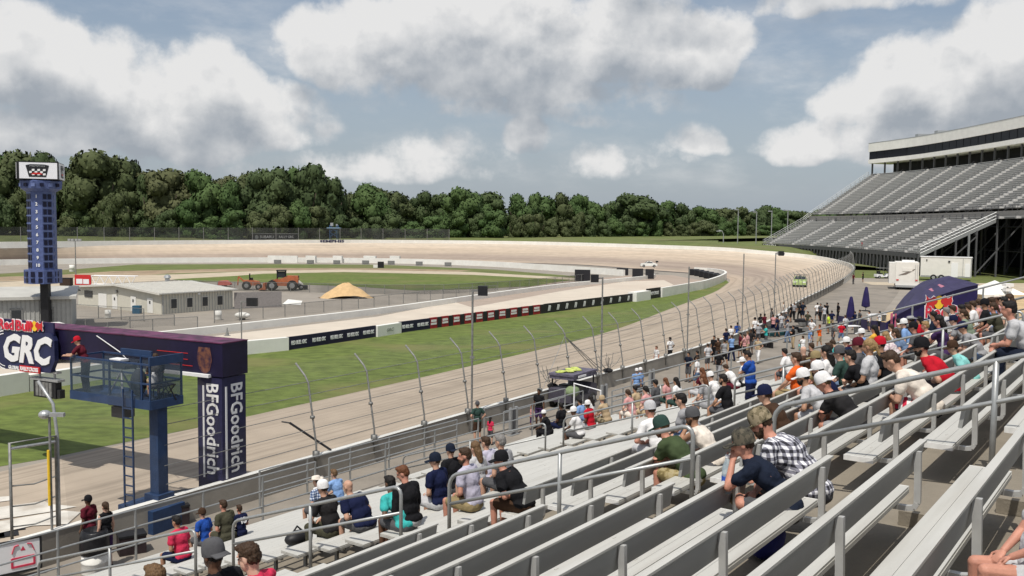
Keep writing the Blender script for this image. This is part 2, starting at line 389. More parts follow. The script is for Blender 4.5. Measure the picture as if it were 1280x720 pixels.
me = mb.mesh('oval_track', True); at_ = me.attributes.new('lane', 'FLOAT_VECTOR', 'POINT'); at_.data.foreach_set('vector', [c for q in lane for c in q])
def track_mat():
    m = bpy.data.materials.new('oval_asphalt'); m.use_nodes = True; nt = m.node_tree; b = nt.nodes['Principled BSDF']; b.inputs['Roughness'].default_value = .88; b.inputs['Specular IOR Level'].default_value = .2
    at2 = N(nt, 'ShaderNodeAttribute', attribute_name='lane'); sp = N(nt, 'ShaderNodeSeparateXYZ'); nt.links.new(at2.outputs['Vector'], sp.inputs[0])
    t = N(nt, 'ShaderNodeTexCoord'); no = N(nt, 'ShaderNodeTexNoise'); no.inputs['Scale'].default_value = .07; no.inputs['Detail'].default_value = 5; nt.links.new(t.outputs['Object'], no.inputs['Vector'])
    n2 = N(nt, 'ShaderNodeTexNoise'); n2.inputs['Scale'].default_value = .55; n2.inputs['Detail'].default_value = 6; nt.links.new(t.outputs['Object'], n2.inputs['Vector'])
    u = MATH(nt, 'ADD', sp.outputs[0], MATH(nt, 'MULTIPLY', MATH(nt, 'SUBTRACT', no.outputs[0], .5), .16))
    r = N(nt, 'ShaderNodeValToRGB'); e = r.color_ramp.elements; e[0].position = 0; e[0].color = (.44, .35, .27, 1); e[1].position = 1; e[1].color = (.56, .48, .385, 1)
    for pos, c in ((.10, (.42, .34, .265)), (.20, (.34, .275, .225)), (.38, (.35, .282, .228)), (.50, (.46, .375, .29)), (.72, (.52, .425, .325))): q = e.new(pos); q.color = (*c, 1)
    nt.links.new(u, r.inputs[0])
    mx = N(nt, 'ShaderNodeMix', data_type='RGBA'); nt.links.new(sp.outputs[1], mx.inputs[0]); mx.inputs[6].default_value = (.39, .325, .255, 1); nt.links.new(r.outputs[0], mx.inputs[7])
    # worn patches and hairline cracks
    st = N(nt, 'ShaderNodeCombineXYZ'); nt.links.new(MATH(nt, 'MULTIPLY', sp.outputs[0], 34), st.inputs[0]); nt.links.new(MATH(nt, 'MULTIPLY', sp.outputs[2], .035), st.inputs[1]); n3 = N(nt, 'ShaderNodeTexNoise'); n3.inputs['Scale'].default_value = 1; n3.inputs['Detail'].default_value = 4; nt.links.new(st.outputs[0], n3.inputs['Vector'])
    seam = MATH(nt, 'LESS_THAN', MATH(nt, 'ABSOLUTE', MATH(nt, 'SUBTRACT', MATH(nt, 'FRACT', MATH(nt, 'MULTIPLY', sp.outputs[0], 3)), .5)), .008)
    m2 = N(nt, 'ShaderNodeMix', data_type='RGBA', blend_type='MULTIPLY'); m2.inputs[0].default_value = 1; nt.links.new(mx.outputs[2], m2.inputs[6]); g_ = MATH(nt, 'MULTIPLY', MATH(nt, 'ADD', .80, MATH(nt, 'MULTIPLY', n2.outputs[0], .4)), MATH(nt, 'SUBTRACT', MAPR(nt, n3.outputs[0], .30, .62, .80, 1.05), MATH(nt, 'MULTIPLY', seam, .13))); cc = N(nt, 'ShaderNodeCombineColor'); [nt.links.new(g_, cc.inputs[q]) for q in range(3)]; nt.links.new(cc.outputs[0], m2.inputs[7])
    nt.links.new(m2.outputs[2], b.inputs['Base Color'])
    bn = N(nt, 'ShaderNodeTexNoise'); bn.inputs['Scale'].default_value = 22; nt.links.new(t.outputs['Object'], bn.inputs['Vector']); bp = N(nt, 'ShaderNodeBump'); bp.inputs['Strength'].default_value = .25; bp.inputs['Distance'].default_value = .02; nt.links.new(bn.outputs[0], bp.inputs['Height']); nt.links.new(bp.outputs[0], b.inputs['Normal'])
    return m
structure('oval_track', me, track_mat())
# expansion seams and the dark inner line
mb = MB()
for a in range(92, len(rings) - 1):
    v = [rings[a][0] + Vector((0, 0, .02)), rings[a + 1][0] + Vector((0, 0, .02)), rings[a + 1][0].lerp(rings[a + 1][1], .35) + Vector((0, 0, .02)), rings[a][0].lerp(rings[a][1], .35) + Vector((0, 0, .02))]
    mb.add(v, [(3, 2, 1, 0)])
structure('track_seam', mb, M('dark_seam', (.09, .085, .08), .9))

# the bank outside the far turn, rising from the wall foot
mb = MB(); A = []; B = []; C = []
for i in range(K0 + 62, NW):
    n = wnrm(i); p = WP[i]; f_ = min(1, max(0, (73 - p.x) / 5))
    A.append(p - n * .16 + Vector((0, 0, -.6))); B.append(p - n * 14 + Vector((0, 0, .35 * f_ + (-p.z + .1) * (1 - f_)))); C.append(p - n * 260 + Vector((0, 0, 1.5 * f_ + (-p.z + .2) * (1 - f_))))
mb.loft(A, B); mb.loft(B, C); mb.f = [tuple(reversed(f)) for f in mb.f]
structure('outer_bank', mb, m_grassfar)

# wall: a continuous concrete wall, its sunlit top coloured white along the near straight, white round the turn
def wall_mesh(i0, i1, w=.22, h=.9, z_off=0.0, scale=1):
    mb = MB(); P = []
    for i in range(i0, i1 + 1):
        n = wnrm(i); p = WP[i]; base = p.z - h
        P.append([p + n * w / 2 + Vector((0, 0, base - p.z - .1)), p + n * w / 2, p - n * w / 2, p - n * w / 2 + Vector((0, 0, base - p.z - .4))])
    for k in range(3): mb.loft([q[k] for q in P], [q[k + 1] for q in P])
    mb.f = [tuple(reversed(f)) for f in mb.f]
    mb.add(P[0], [(0, 1, 2, 3)]); mb.add(P[-1], [(3, 2, 1, 0)]); return mb
TURN = K0 + 44
tw = thing('track_wall', 'long concrete safety wall with sunlit top coloured white running along the outside of the oval', 'wall', (0, 0, 0))
put('wall_body', wall_mesh(0, TURN), m_conc, tw)
mb = MB(); P0 = []; P1 = []
for i in range(0, TURN + 1):
    n = wnrm(i); P0.append(WP[i] + n * .13 + Vector((0, 0, .012))); P1.append(WP[i] - n * .13 + Vector((0, 0, .012)))
mb.loft(P0, P1); mb.f = [tuple(reversed(f)) for f in mb.f]
mb.loft([p + Vector((0, 0, -.16)) for p in P0], P0); 
put('lit_capping', mb, m_white, tw)
put('white_turn_wall', wall_mesh(TURN, NW - 1, w=.3, h=1.3), m_white, tw)
def wall_text(s, px0, px1, zc, size, mat=m_navy):
    ia = min(range(TURN, NW), key=lambda i: abs(proj(WP[i])[0] - px0) + (0 if WP[i].y > 215 else 999)); ib = min(range(TURN, NW), key=lambda i: abs(proj(WP[i])[0] - px1) + (0 if WP[i].y > 215 else 999))
    a, b = WP[ia], WP[ib]; ctr = (a + b) / 2; i = (ia + ib) // 2
    ctr = WP[i] + wnrm(i) * .2 + Vector((0, 0, zc))
    put_text('wall_lettering', s, size, mat, tw, frame(ctr, b - a), depth=.06, bold=.03, width=(b - a).xy.length * .96)
wall_text('// MEMPHIS //', 388, 433, -.42, .9)
wall_text('" MEMPHIS "', 968, 998, -.42, .8)

# ---- catch fence on the wall: posts bent over the track, cables, mesh
cf = thing('catch_fence', 'tall debris fence of posts bent over the track with steel cables on the safety wall', 'fence')
def post_mesh():
    mb = MB(); mb.tube([(0, 0, -.55), (0, .02, .4), (0, .40, 2.62), (0, .55, 2.85), (0, 1.02, 3.27)], .035, 8)
    mb.box((0, .03, .05), (.16, .2, .3)); mb.box((0, .2, 1.4), (.12, .12, .1)); return mb.mesh('post', True)
PM = post_mesh(); PM.materials.append(m_galvd)
def post_pt(i, y, z): 
    n = wnrm(i); return WP[i] - n * .16 + n * y + Vector((0, 0, z))
FP = [i for i in range(0, NW)]
NEARF = K0 + 58
skip = {K0 - 1, K0 - 2, K0 - 3, K0 - 4, K0 - 5, K0 - 6}
for i in range(4, NEARF):
    if i in skip: continue
    p = WP[i] - wnrm(i) * .16; d = wdir(i)
    put('post', PM, None, cf, p, math.atan2(d.y, d.x))
for (y, z) in ((.05, .45), (.12, 1.0), (.22, 1.6), (.32, 2.2), (.41, 2.65)):
    mb = MB()
    for a, b in ((4, K0 - 7), (K0 - 2, NEARF - 1)):
        mb.tube([post_pt(i, y, z) for i in range(a, b + 1)], .013, 5)
    put('cable', mb, m_galvd, cf)
# chain-link: see-through wire cloth
def mesh_mat(name, col, cover, scale=1.0):
    m = bpy.data.materials.new(name); m.use_nodes = True; nt = m.node_tree; b = nt.nodes['Principled BSDF']
    b.inputs['Base Color'].default_value = (*col, 1); b.inputs['Roughness'].default_value = .6
    t = N(nt, 'ShaderNodeTexCoord'); no = N(nt, 'ShaderNodeTexNoise'); no.inputs['Scale'].default_value = .35 * scale; nt.links.new(t.outputs['Object'], no.inputs['Vector'])
    nt.links.new(MAPR(nt, no.outputs[0], .3, .7, cover * .75, cover * 1.25), b.inputs['Alpha']); return m
m_link = mesh_mat('chain_link', (.14, .14, .135), .09)
m_linkd = mesh_mat('dark_chain_link', (.06, .065, .06), .42)
m_linkm = mesh_mat('infield_chain_link', (.13, .13, .125), .22)
mb = MB()
for a, b in ((4, K0 - 7), (K0 - 3, NEARF - 1)):
    prof = ((.03, .1), (.40, 2.62), (1.0, 3.25))
    for k in range(2): mb.loft([post_pt(i, *prof[k]) for i in range(a, b + 1)], [post_pt(i, *prof[k + 1]) for i in range(a, b + 1)])
put('wire_mesh', mb, m_link, cf)
# far side: the same fence, seen as thin lines on the white wall
ff = thing('far_fence', 'dark mesh fence along the top of the white wall below the trees', 'fence')
PF = MB().tube([(0, -.3, -.5), (0, -.3, 3.2)], .08, 5).mesh('post'); PF.materials.append(m_galvd)
far_ids = [i for i in range(K0 + 60, NW) if WP[i].x < -18]
for i in far_ids[::2]: d = wdir(i); put('post', PF, None, ff, WP[i], math.atan2(d.y, d.x))
mb = MB(); mb.loft([WP[i] - wnrm(i) * .35 for i in far_ids], [WP[i] - wnrm(i) * .35 + Vector((0, 0, 3.2)) for i in far_ids])
put('wire_mesh', mb, m_linkd, ff)

# ---- grass and paths of the infield (each sheet a few mm above the one below)
zz = [.004]
def lay(name, px, mat, step=.004):
    zz[0] += step; return sheet(name, [at(x, y, zz[0]) for x, y in px], zz[0], mat)
b_front = [(-60, 505), (100, 478), (306, 443), (365, 437), (470, 421), (500, 416), (640, 397), (790, 377), (830, 371), (880, 361), (905, 352)]
lay('verge_grass', [(-140, 600), (0, 583), (60, 573), (130, 558), (305, 523), (450, 489), (600, 456), (690, 433), (760, 416), (838, 387), (893, 366), (911, 353), (905, 348)] + b_front[::-1] + [(-140, 520)], m_grass)
lay('infield_grass', [(-200, 347), (0, 342), (100, 336), (170, 330.5), (330, 330), (480, 331), (620, 337), (722, 345.5), (735, 349), (700, 357), (560, 361), (500, 362), (380, 352), (300, 351), (200, 348), (100, 353)], m_grassfar)
lay('dirt_strip', [(-200, 352), (0, 346), (70, 344), (140, 339), (330, 335), (480, 335.5), (590, 338), (560, 341), (480, 339), (340, 338), (210, 342), (100, 350), (0, 352)], m_dirt)
lay('gravel_path', [(-200, 362), (0, 353), (110, 346), (230, 342.5), (330, 338.5), (430, 337), (590, 340), (720, 347.5), (718, 350), (590, 343.5), (430, 340), (330, 342), (240, 349), (100, 356), (-200, 376)], m_gravel)
lay('centre_grass', [(215, 349), (330, 343), (430, 340.5), (590, 344), (712, 349.5), (690, 356), (600, 361), (520, 363), (440, 358), (300, 352.5), (240, 352)], m_grass)
lay('rallycross_lane', [(-100, 470), (60, 448), (200, 428), (470, 396), (700, 352), (760, 347.5), (810, 346), (858, 349), (848, 359), (770, 375), (640, 393), (480, 416), (306, 440), (100, 470), (-100, 505)], m_lane)
lay('rubbered_curve', [(560, 375), (700, 352), (790, 344), (840, 344), (880, 351), (852, 360), (820, 364), (842, 356), (830, 350), (780, 352), (700, 364), (590, 384)], m_groove)
# checkered start area painted on the straight
zz[0] = .03
m_worn = M('worn_white_paint', (.62, .59, .53), .8, .12, 1.2, .2, 8, var2=(.8, .75, (.40, .35, .29)))
for q_ in ([(-40, 624), (12, 620), (16, 625), (-38, 632)], [(-45, 640), (55, 626), (62, 630), (96, 633), (60, 640), (-42, 655)], [(-48, 660), (20, 648), (80, 638), (101, 640), (84, 655), (40, 657), (-45, 676)]): lay('start_paint', q_, m_worn)
mb = MB()
for k in range(7):
    for q in range(3):
        if (k + q) % 2:
            p = at(-50 + k * 9, 668 - k * 1.5 + q * 6, .04); mb.add([p, p + Vector((.5, .3, 0)), p + Vector((.2, .8, 0)), p + Vector((-.3, .5, 0))], [(0, 1, 2, 3)])
structure('start_squares', mb, m_dark)
# concourse along the wall on the spectators' side
cz = .006
con = []
for i in range(0, K0 + 46): con.append(WP[i] - wnrm(i) * .11)
mb = MB(); mb.loft([Vector((p.x, p.y, cz)) for p in con], [Vector((p.x, p.y, cz)) - wnrm(i) * 9 for i, p in enumerate(con)]); mb.f = [tuple(reversed(f)) for f in mb.f]
structure('concourse', mb, m_walk)
zz[0] = .02
lay('camping_grass', [(1055, 336), (1075, 331), (1110, 336), (1290, 341), (1420, 352), (1420, 362), (1230, 355), (1160, 352), (1110, 348), (1060, 347)], m_grassfar)
lay('sand_apron', [(1095, 400), (1150, 366), (1178, 357), (1280, 362), (1420, 372), (1420, 405), (1230, 400), (1120, 408)], M('yellow_sand', (.50, .37, .21), .95, .12, .4, .3, 8))
lay('service_road', [(1075, 352), (1160, 354), (1290, 354), (1420, 362), (1420, 372), (1280, 364), (1180, 358), (1090, 356)], m_gravel)
# ================================================================== things of the infield
def line_y(pts, x):
    for (x0, y0), (x1, y1) in zip(pts, pts[1:]):
        if x0 <= x <= x1: return y0 + (y1 - y0) * (x - x0) / (x1 - x0)
    return pts[-1][1]
def wall_strip(P, w, h, z0=0.0):
    mb = MB(); rows = []
    for i, p in enumerate(P):
        d = (P[min(i + 1, len(P) - 1)] - P[max(i - 1, 0)]).to_2d().normalized(); n = Vector((-d.y, d.x, 0)) * w / 2
        b = Vector((p.x, p.y, p.z + z0)); rows.append([b + n, b + n + Vector((0, 0, h)), b - n + Vector((0, 0, h)), b - n])
    for k in range(3): mb.loft([q[k] for q in rows], [q[k + 1] for q in rows])
    mb.add(rows[0], [(0, 1, 2, 3)]); mb.add(rows[-1], [(3, 2, 1, 0)]); return mb
bar_line = b_front
def bseg(x0, x1): return at(x0, line_y(bar_line, x0)), at(x1, line_y(bar_line, x1))
bb = thing('banner_barrier', 'long low barrier of white blocks carrying navy and red sponsor banners beside the green verge', 'barrier')
def panel(x0, x1, mat, h=.92, txt=None, name='banner', tmat=None, w=.16, **kw):
    a, b = bseg(x0, x1); d = b - a; c = (a + b) / 2; rz = math.atan2(d.y, d.x)
    o = put(name, MB().box((0, 0, h / 2), (d.length * .992, w, h)), mat, bb, c, rz)
    if txt:
        put_text('lettering', txt, h * .42, tmat or m_wtxt, o, Matrix.Translation((0, -w / 2 - .012, h * .5)), depth=.02, bold=.012, width=d.length * kw.get('fill', .72), shear=.2)
    return o
m_bred = M('red_banner', (.33, .018, .025), .5, .1); m_bnavy = M('navy_banner', (.014, .013, .04), .5, .1); m_bblk = M('black_banner', (.02, .02, .024), .5, .1)
panel(-60, 33, m_white, 1.1, name='white_block', w=.5); panel(33, 306, m_white, .9, name='white_block', w=.5)
panel(306, 359, m_white, .95, name='white_block', w=.5)
xs = [359, 386, 409, 430, 450, 469]
for a, b in zip(xs, xs[1:]): panel(a, b, m_bnavy, .95, 'RED BULL GRC')
panel(469, 499, m_white, .9, 'GRC', name='white_block', w=.5, tmat=m_galv, fill=.3)
for a, b in zip([499, 518], [518, 537]): panel(a, b, m_bnavy, .95, 'RED BULL GRC')
n = 10; xr = [537 + (680 - 537) * (i / (2 * n)) ** 1.0 for i in range(2 * n + 1)]
for i in range(0, 2 * n, 2):
    o = panel(xr[i], xr[i + 1] + 1.5, m_bred, .98); LW_ = (at(xr[i + 1] + 1.5, line_y(bar_line, xr[i + 1] + 1.5)) - at(xr[i], line_y(bar_line, xr[i]))).length
    put('print', MB().box((0, -.09, .68), (LW_ * .74, .02, .2)).box((0, -.09, .42), (LW_ * .8, .02, .17)), m_wtxt, o)
    panel(xr[i + 1] + 1.5, xr[i + 2], m_bblk, .96)
xk = [680 + 110 * i / 10 for i in range(11)]
for a, b in zip(xk, xk[1:]):
    o = panel(a, b, m_bblk, 1.0); q = MB()
    q.add([(x, -.095, z) for x, z in ((-.28, .22), (-.1, .22), (.12, .8), (-.1, .8))], [(0, 1, 2, 3)]); q.add([(x, -.095, z) for x, z in ((.0, .22), (.16, .22), (.36, .72), (.1, .8))], [(0, 1, 2, 3)]); q.box((.1, -.09, .72), (.4, .02, .14))
    put('print', q, m_wtxt, o)
panel(790, 808, m_white, 1.15, name='white_block', w=1.2); panel(808, 825, m_bblk, 1.35, 'RALLYCROSS', fill=.7)
P = [at(x, line_y(bar_line, x)) for x in range(826, 880, 9)] + [at(880, 361), at(896, 355.5), at(905, 351), at(907, 348.5), at(902, 345.5), at(885, 342.8), at(868, 342.0)]
put('white_end_wall', wall_strip(resample(catmull(P, 6), 3), .4, 1.25), m_white, bb)
for k, (x, y) in enumerate([(868, 344), (874, 345), (880, 346.5), (886, 348), (892, 349.5), (898, 351)]):
    o = put('tyre_stack', MB().lathe([(.9, 0), (1.0, .15), (.9, .3), (1.0, .45), (.9, .6), (1.0, .75), (.9, .9), (1.0, 1.05), (.9, 1.2)], 14), m_black, None, at(x, y), 0, True)
    tag(o, 'stack of black tyres inside the curved white end of the barrier', 'tyre stack', 'tyre stacks inside the curved barrier end')
# low white wall between pit lane and rallycross lane
lw = [(-120, 462), (60, 440), (200, 424.5), (300, 413), (470, 393), (600, 374), (700, 360), (770, 353), (812, 348.5), (818, 346.5)]
o = put('pit_wall', wall_strip(resample(catmull([at(x, y) for x, y in lw], 6), 4), .45, .62), m_white); tag(o, 'low white concrete wall curving between the paddock and the rallycross lane', 'wall')
# inner wall of the oval
iw = [(-300, 340), (-150, 336), (0, 331.5), (160, 329), (330, 328), (480, 329), (600, 332.5), (700, 339), (780, 345)]
iwp = resample(catmull([at(x, y) for x, y in iw], 6), 5)
o = thing('inner_wall', 'white wall along the inside of the far turn with a few raised sections', 'wall')
put('wall_body', wall_strip(iwp, .5, 1.15), m_white, o)
for a, b in ((335, 372), (383, 395), (417, 428), (455, 470), (488, 500)):
    put('raised_block', wall_strip([at(a, 328.3), at(b, 328.6)], .7, 1.65), m_white, o)
for k, x in enumerate((347, 388, 421, 457, 489, 524, 560)):
    y = line_y(iw, x) + 1.6
    o = put('tyre_bundle', MB().box((0, 0, .45), (1.5, .7, .9)).box((0, -.37, .45), (1.1, .06, .5)), m_galvd, None, at(x, y)); tag(o, 'small dark bundle of tyres at the foot of the white inner wall', 'tyre bundle', 'tyre bundles along the inner wall')
o = thing('course_board', 'black course board with white side standing on the far infield grass', 'board', at(476, 335)); put('panel', MB().box((0, 0, .7), (1.3, .3, 1.3)), m_black, o); put('white_side', MB().box((-1.1, 0, .35), (.9, .4, .6)), m_white, o)
for (x, y, w, h, lab) in ((728, 352, 2.6, 1.9, 'wide dark grey tyre barrier standing where the centre grass ends'), (778, 344.5, 2.2, 1.3, 'dark banner board standing against the inner wall end'), (797, 349, 1.9, 1.8, 'black board left of the white hairpin tip'), (812, 349, 1.5, 1.7, 'black board right of the white hairpin tip')):
    p = at(x, y); o = thing('marker_board', lab, 'board', p, -.2)
    put('panel', MB().box((0, 0, h / 2 + .1), (w, .18, h)), m_bblk, o); put('foot', MB().box((-w * .35, 0, .05), (.12, .8, .1)), m_galvd, o); put('foot', MB().box((w * .35, 0, .05), (.12, .8, .1)), m_galvd, o)

# ---- scoring tower
tp = atd(53, 300, 76); tp.z = 0
m_tower = M('tower_blue', (.085, .115, .26), .45, .2, 3); m_towerl = M('tower_light_blue', (.13, .17, .34), .5, .15, 3); m_lamp = M('dark_lamp_panel', (.008, .009, .03), .3, .2)
tw_ = thing('scoring_tower', 'tall blue scoring tower with numbered lamp rows and a white screen box on top', 'tower', tp, 0.10)
put('pole', MB().box((.15, 0, 2.1), (.62, .62, 4.4)), m_black, tw_)
put('base_collar', MB().prism([(1.42 * math.cos(a), 1.42 * math.sin(a)) for a in [math.pi / 8 + math.pi / 4 * k for k in range(8)]], 4.07, 5.2), m_tower, tw_)
put('shaft', MB().prism([(1.08 * math.cos(a), 1.08 * math.sin(a)) for a in [math.pi / 8 + math.pi / 4 * k for k in range(8)]], 5.2, 11.55), m_tower, tw_)
LP = MB().box((0, 0, 0), (.26, .06, .40)).mesh('lamp_panel'); LP.materials.append(m_lamp); RB = MB().box((0, 0, 0), (.80, .05, .07)).mesh('rung'); RB.materials.append(m_towerl)
ap = 1.08 * math.cos(math.pi / 8)
for k in range(10):
    z = 11.25 - .62 * k - .1
    put_text('row_number', str(k + 1), .36, m_wtxt, tw_, Matrix.Translation((0, -ap - .03, z)), depth=.03, bold=.01)
    for s in (-1, 1):
        a = s * math.pi / 4
        for q in (-.19, .19):
            x, y = math.sin(a) * (ap + .02) + q * math.cos(a), -math.cos(a) * (ap + .02) + q * math.sin(a)
            put('lamp_panel', LP, None, tw_, (x, y, z), a)
        put('rung', RB, None, tw_, (math.sin(a) * (ap + .02), -math.cos(a) * (ap + .02), z + .31), a)
        put('side_number', MB().box((0, 0, 0), (.12, .05, .3)), m_towerl, tw_, (s * (ap + .02), -.1, z), math.pi / 2)
for k in range(6):
    a = -math.pi / 2 - 1.2 + .48 * k
    put('collar_panel', MB().box((0, 0, 0), (.36, .05, .42)), m_lamp, tw_, (1.36 * math.cos(a), 1.36 * math.sin(a), 4.85), a + math.pi / 2); put('collar_panel', MB().box((0, 0, 0), (.36, .05, .34)), m_lamp, tw_, (1.36 * math.cos(a), 1.36 * math.sin(a), 4.35), a + math.pi / 2)
put('top_collar', MB().lathe([(1.1, 11.5), (1.62, 11.8), (1.68, 12.4), (1.5, 12.5)], 8), m_tower, tw_)
for k in range(7):
    a = -math.pi / 2 - 1.2 + .4 * k
    put('collar_light', MB().box((0, 0, 0), (.3, .08, .28)), m_towerl if k % 2 else m_lamp, tw_, (1.62 * math.cos(a), 1.62 * math.sin(a), 12.08), a + math.pi / 2)
bx = put('screen_box', MB().box((0, 0, 13.2), (3.05, 3.05, 1.42)), m_black, tw_); bx.rotation_euler = (0, 0, .22)
m_scr = M('lit_screen', (.80, .80, .84), .4, .02)
for k in range(4):
    a = k * math.pi / 2; m4 = Matrix.Rotation(a, 4, 'Z')
    s_ = put('screen', MB().box((0.06 if k == 0 else 0, -1.55, 13.2), (2.75, .06, 1.28)), m_scr, bx); s_.matrix_local = m4
    sh = MB(); sh.cur = 0
    sh.add([(x, -1.60, 13.2 + z) for x, z in ((-.85, .42), (-.5, .5), (.5, .5), (.85, .42), (.62, -.5), (-.62, -.5))], [(5, 4, 3, 2, 1, 0)])
    sh.cur = 1
    for r_ in range(3):
        for c_ in range(6):
            if (r_ + c_) % 2: sh.add([(-.6 + c_ * .2 + u, -1.612, 12.82 + r_ * .17 + w) for u, w in ((0, 0), (.19, 0.02), (.19, .18), (0, .16))], [(0, 1, 2, 3)])
    sh.cur = 2
    sh.add([(-.5 + u, -1.614, 12.9 + w) for u, w in ((0, 0), (.9, 0), (.7, .14), (.2, .14))], [(0, 1, 2, 3)])
    e_ = put('screen_emblem', sh, [m_bblk, m_wtxt, m_red], bx); e_.matrix_local = m4
    put_text('screen_lettering', 'MEMPHIS', .2, m_galv, bx, m4 @ Matrix.Translation((0, -1.62, 13.56)), depth=.01, width=1.1)

# ---- paddock buildings
m_siding = M('cream_siding', (.56, .54, .46), .7, .05, 2, .1, 10); m_sidingg = M('grey_siding', (.40, .40, .375), .7, .05, 2, .1, 10); m_roof = M('metal_roof', (.47, .46, .42), .55, .08, .8, .1, 6)
m_trim = M('roof_trim', (.60, .58, .52), .6, .05); m_door = M('white_door', (.74, .73, .69), .5, .03); m_blue = M('blue_plastic', (.02, .09, .16), .5, .1)
def ribbed(mb, x0, x1, y, z0, z1, step=.3, out=-1):
    n = int(abs(x1 - x0) / step)
    for i in range(n + 1):
        x = x0 + (x1 - x0) * i / n; mb.box((x, y + out * .02, (z0 + z1) / 2), (.06, .05, z1 - z0 - .06))
    return mb
A0 = at(202, 393); A1 = at(93, 381.5); A2 = at(291, 386)
ex = (A2 - A0).normalized(); ey = Vector((-ex.y, ex.x, 0)); LX = (A2 - A0).length; LY = (A1 - A0).dot(ey)
b1 = thing('paddock_building', 'cream paddock building with low gable roof and four dark windows on its right wall', 'building', A0, math.atan2(ex.y, ex.x))
EV, RG = 2.05, 2.5
mb = MB().span((0, 0, 0), (LX, LY, EV)); mb.add([(0, 0, EV), (0, LY, EV), (0, LY / 2, RG), (LX, 0, EV), (LX, LY, EV), (LX, LY / 2, RG)], [(0, 2, 1), (3, 4, 5), (0, 3, 5, 2), (1, 2, 5, 4)])
put('wall', mb, m_siding, b1)
rb = MB(); ribbed(rb, .2, LX - .2, 0, 0, EV, .33); put('siding_rib', rb, m_sidingg, b1)
for s in (0, 1):
    y0 = -.35 if s == 0 else LY + .35; zE = EV - .05
    mb = MB().add([(-.4, y0, zE), (LX + .4, y0, zE), (LX + .4, LY / 2, RG + .06), (-.4, LY / 2, RG + .06), (-.4, y0, zE + .12), (LX + .4, y0, zE + .12), (LX + .4, LY / 2, RG + .18), (-.4, LY / 2, RG + .18)],
                 [(0, 1, 2, 3), (7, 6, 5, 4), (0, 4, 5, 1), (1, 5, 6, 2), (2, 6, 7, 3), (3, 7, 4, 0)])
    rf = put('roof', mb, m_roof, b1)
    if s == 0:
        q = MB()
        for i in range(int(LX / .6)): q.bar((i * .6, -.3, EV + .10), (i * .6, LY / 2, RG + .21), .05, .05)
        put('roof_rib', q, m_trim, rf)
put('gable_trim', MB().bar((-.42, -.35, EV), (-.42, LY / 2, RG + .1), .05, .2).bar((-.42, LY + .35, EV), (-.42, LY / 2, RG + .1), .05, .2), m_trim, b1)
for i in range(4):
    w_ = put('window', MB().box((0, -.03, 0), (.75, .08, 1.05)), m_trim, b1, (LX * (.16 + .215 * i), 0, 1.0)); put('pane', MB().box((0, -.08, 0), (.62, .03, .92)), m_glass, w_)
put('window', MB().box((-.04, LY * .86, 1.35), (.06, LY * .10, .7)), m_glass, b1)
for i, yy in enumerate((.68, .53, .31, .12)):
    d_ = put('door', MB().box((-.04, LY * yy, .78), (.07, .95 if i else 1.6, 1.5)), m_door, b1)
    if i: put('door_light', MB().box((-.09, LY * yy, 1.1), (.03, .22, .3)), m_glass, d_)
put('wall_lamp', MB().box((-.12, LY * .5, 1.9), (.2, .2, .3)), m_galvd, b1); put('wall_lamp', MB().box((LX * .5, -.1, 1.85), (.25, .2, .18)), m_wtxt, b1)
put('downpipe', MB().tube([(.1, -.1, 0), (.1, -.1, EV)], .05, 6), m_galv, b1); put('roof_vent', MB().lathe([(.25, 0), (.25, .5), (.4, .55), (.3, .8), (.1, .9)], 10), m_galv, b1, (LX * .75, LY * .55, RG))
o = put('cooling_unit', MB().box((0, 0, .4), (.75, .6, .8)), m_blue, None, A0 + ey * (LY * .16) - ex * 1.1); tag(o, 'dark blue bin standing outside the cream building door', 'bin')
# grey building on the left edge
B0 = at(90, 413.5); bx_ = Vector((.92, .39, 0)).normalized()
b2 = thing('paddock_shed', 'grey metal sided shed with shallow roof behind the arch at the left edge', 'building', B0, math.atan2(bx_.y, bx_.x))
put('wall', MB().span((-16, 0, 0), (0, 9, 2.75)), m_sidingg, b2)
q = MB(); ribbed(q, -15.8, -.1, 0, 0, 2.75, .33); put('siding_rib', q, M('shed_rib', (.33, .33, .31), .7), b2)
put('roof', MB().add([(-16.4, -.4, 2.7), (.4, -.4, 2.7), (.4, 4.5, 3.25), (-16.4, 4.5, 3.25), (-16.4, 9.4, 2.7), (.4, 9.4, 2.7), (-16.4, -.4, 2.95), (.4, -.4, 2.95), (.4, 4.5, 3.5), (-16.4, 4.5, 3.5), (-16.4, 9.4, 2.95), (.4, 9.4, 2.95)],
    [(0, 1, 7, 6), (6, 7, 8, 9), (9, 8, 11, 10), (1, 2, 8, 7), (2, 5, 11, 8), (5, 4, 10, 11), (0, 6, 9, 3), (3, 9, 10, 4)]), m_roof, b2)
for x in (-4.1, -1.8):
    w_ = put('door', MB().box((x, -.04, 1.0), (.95, .1, 2.0)), m_galvd, b2); put('pane', MB().box((x, -.1, 1.2), (.7, .03, 1.3)), m_glass, w_)
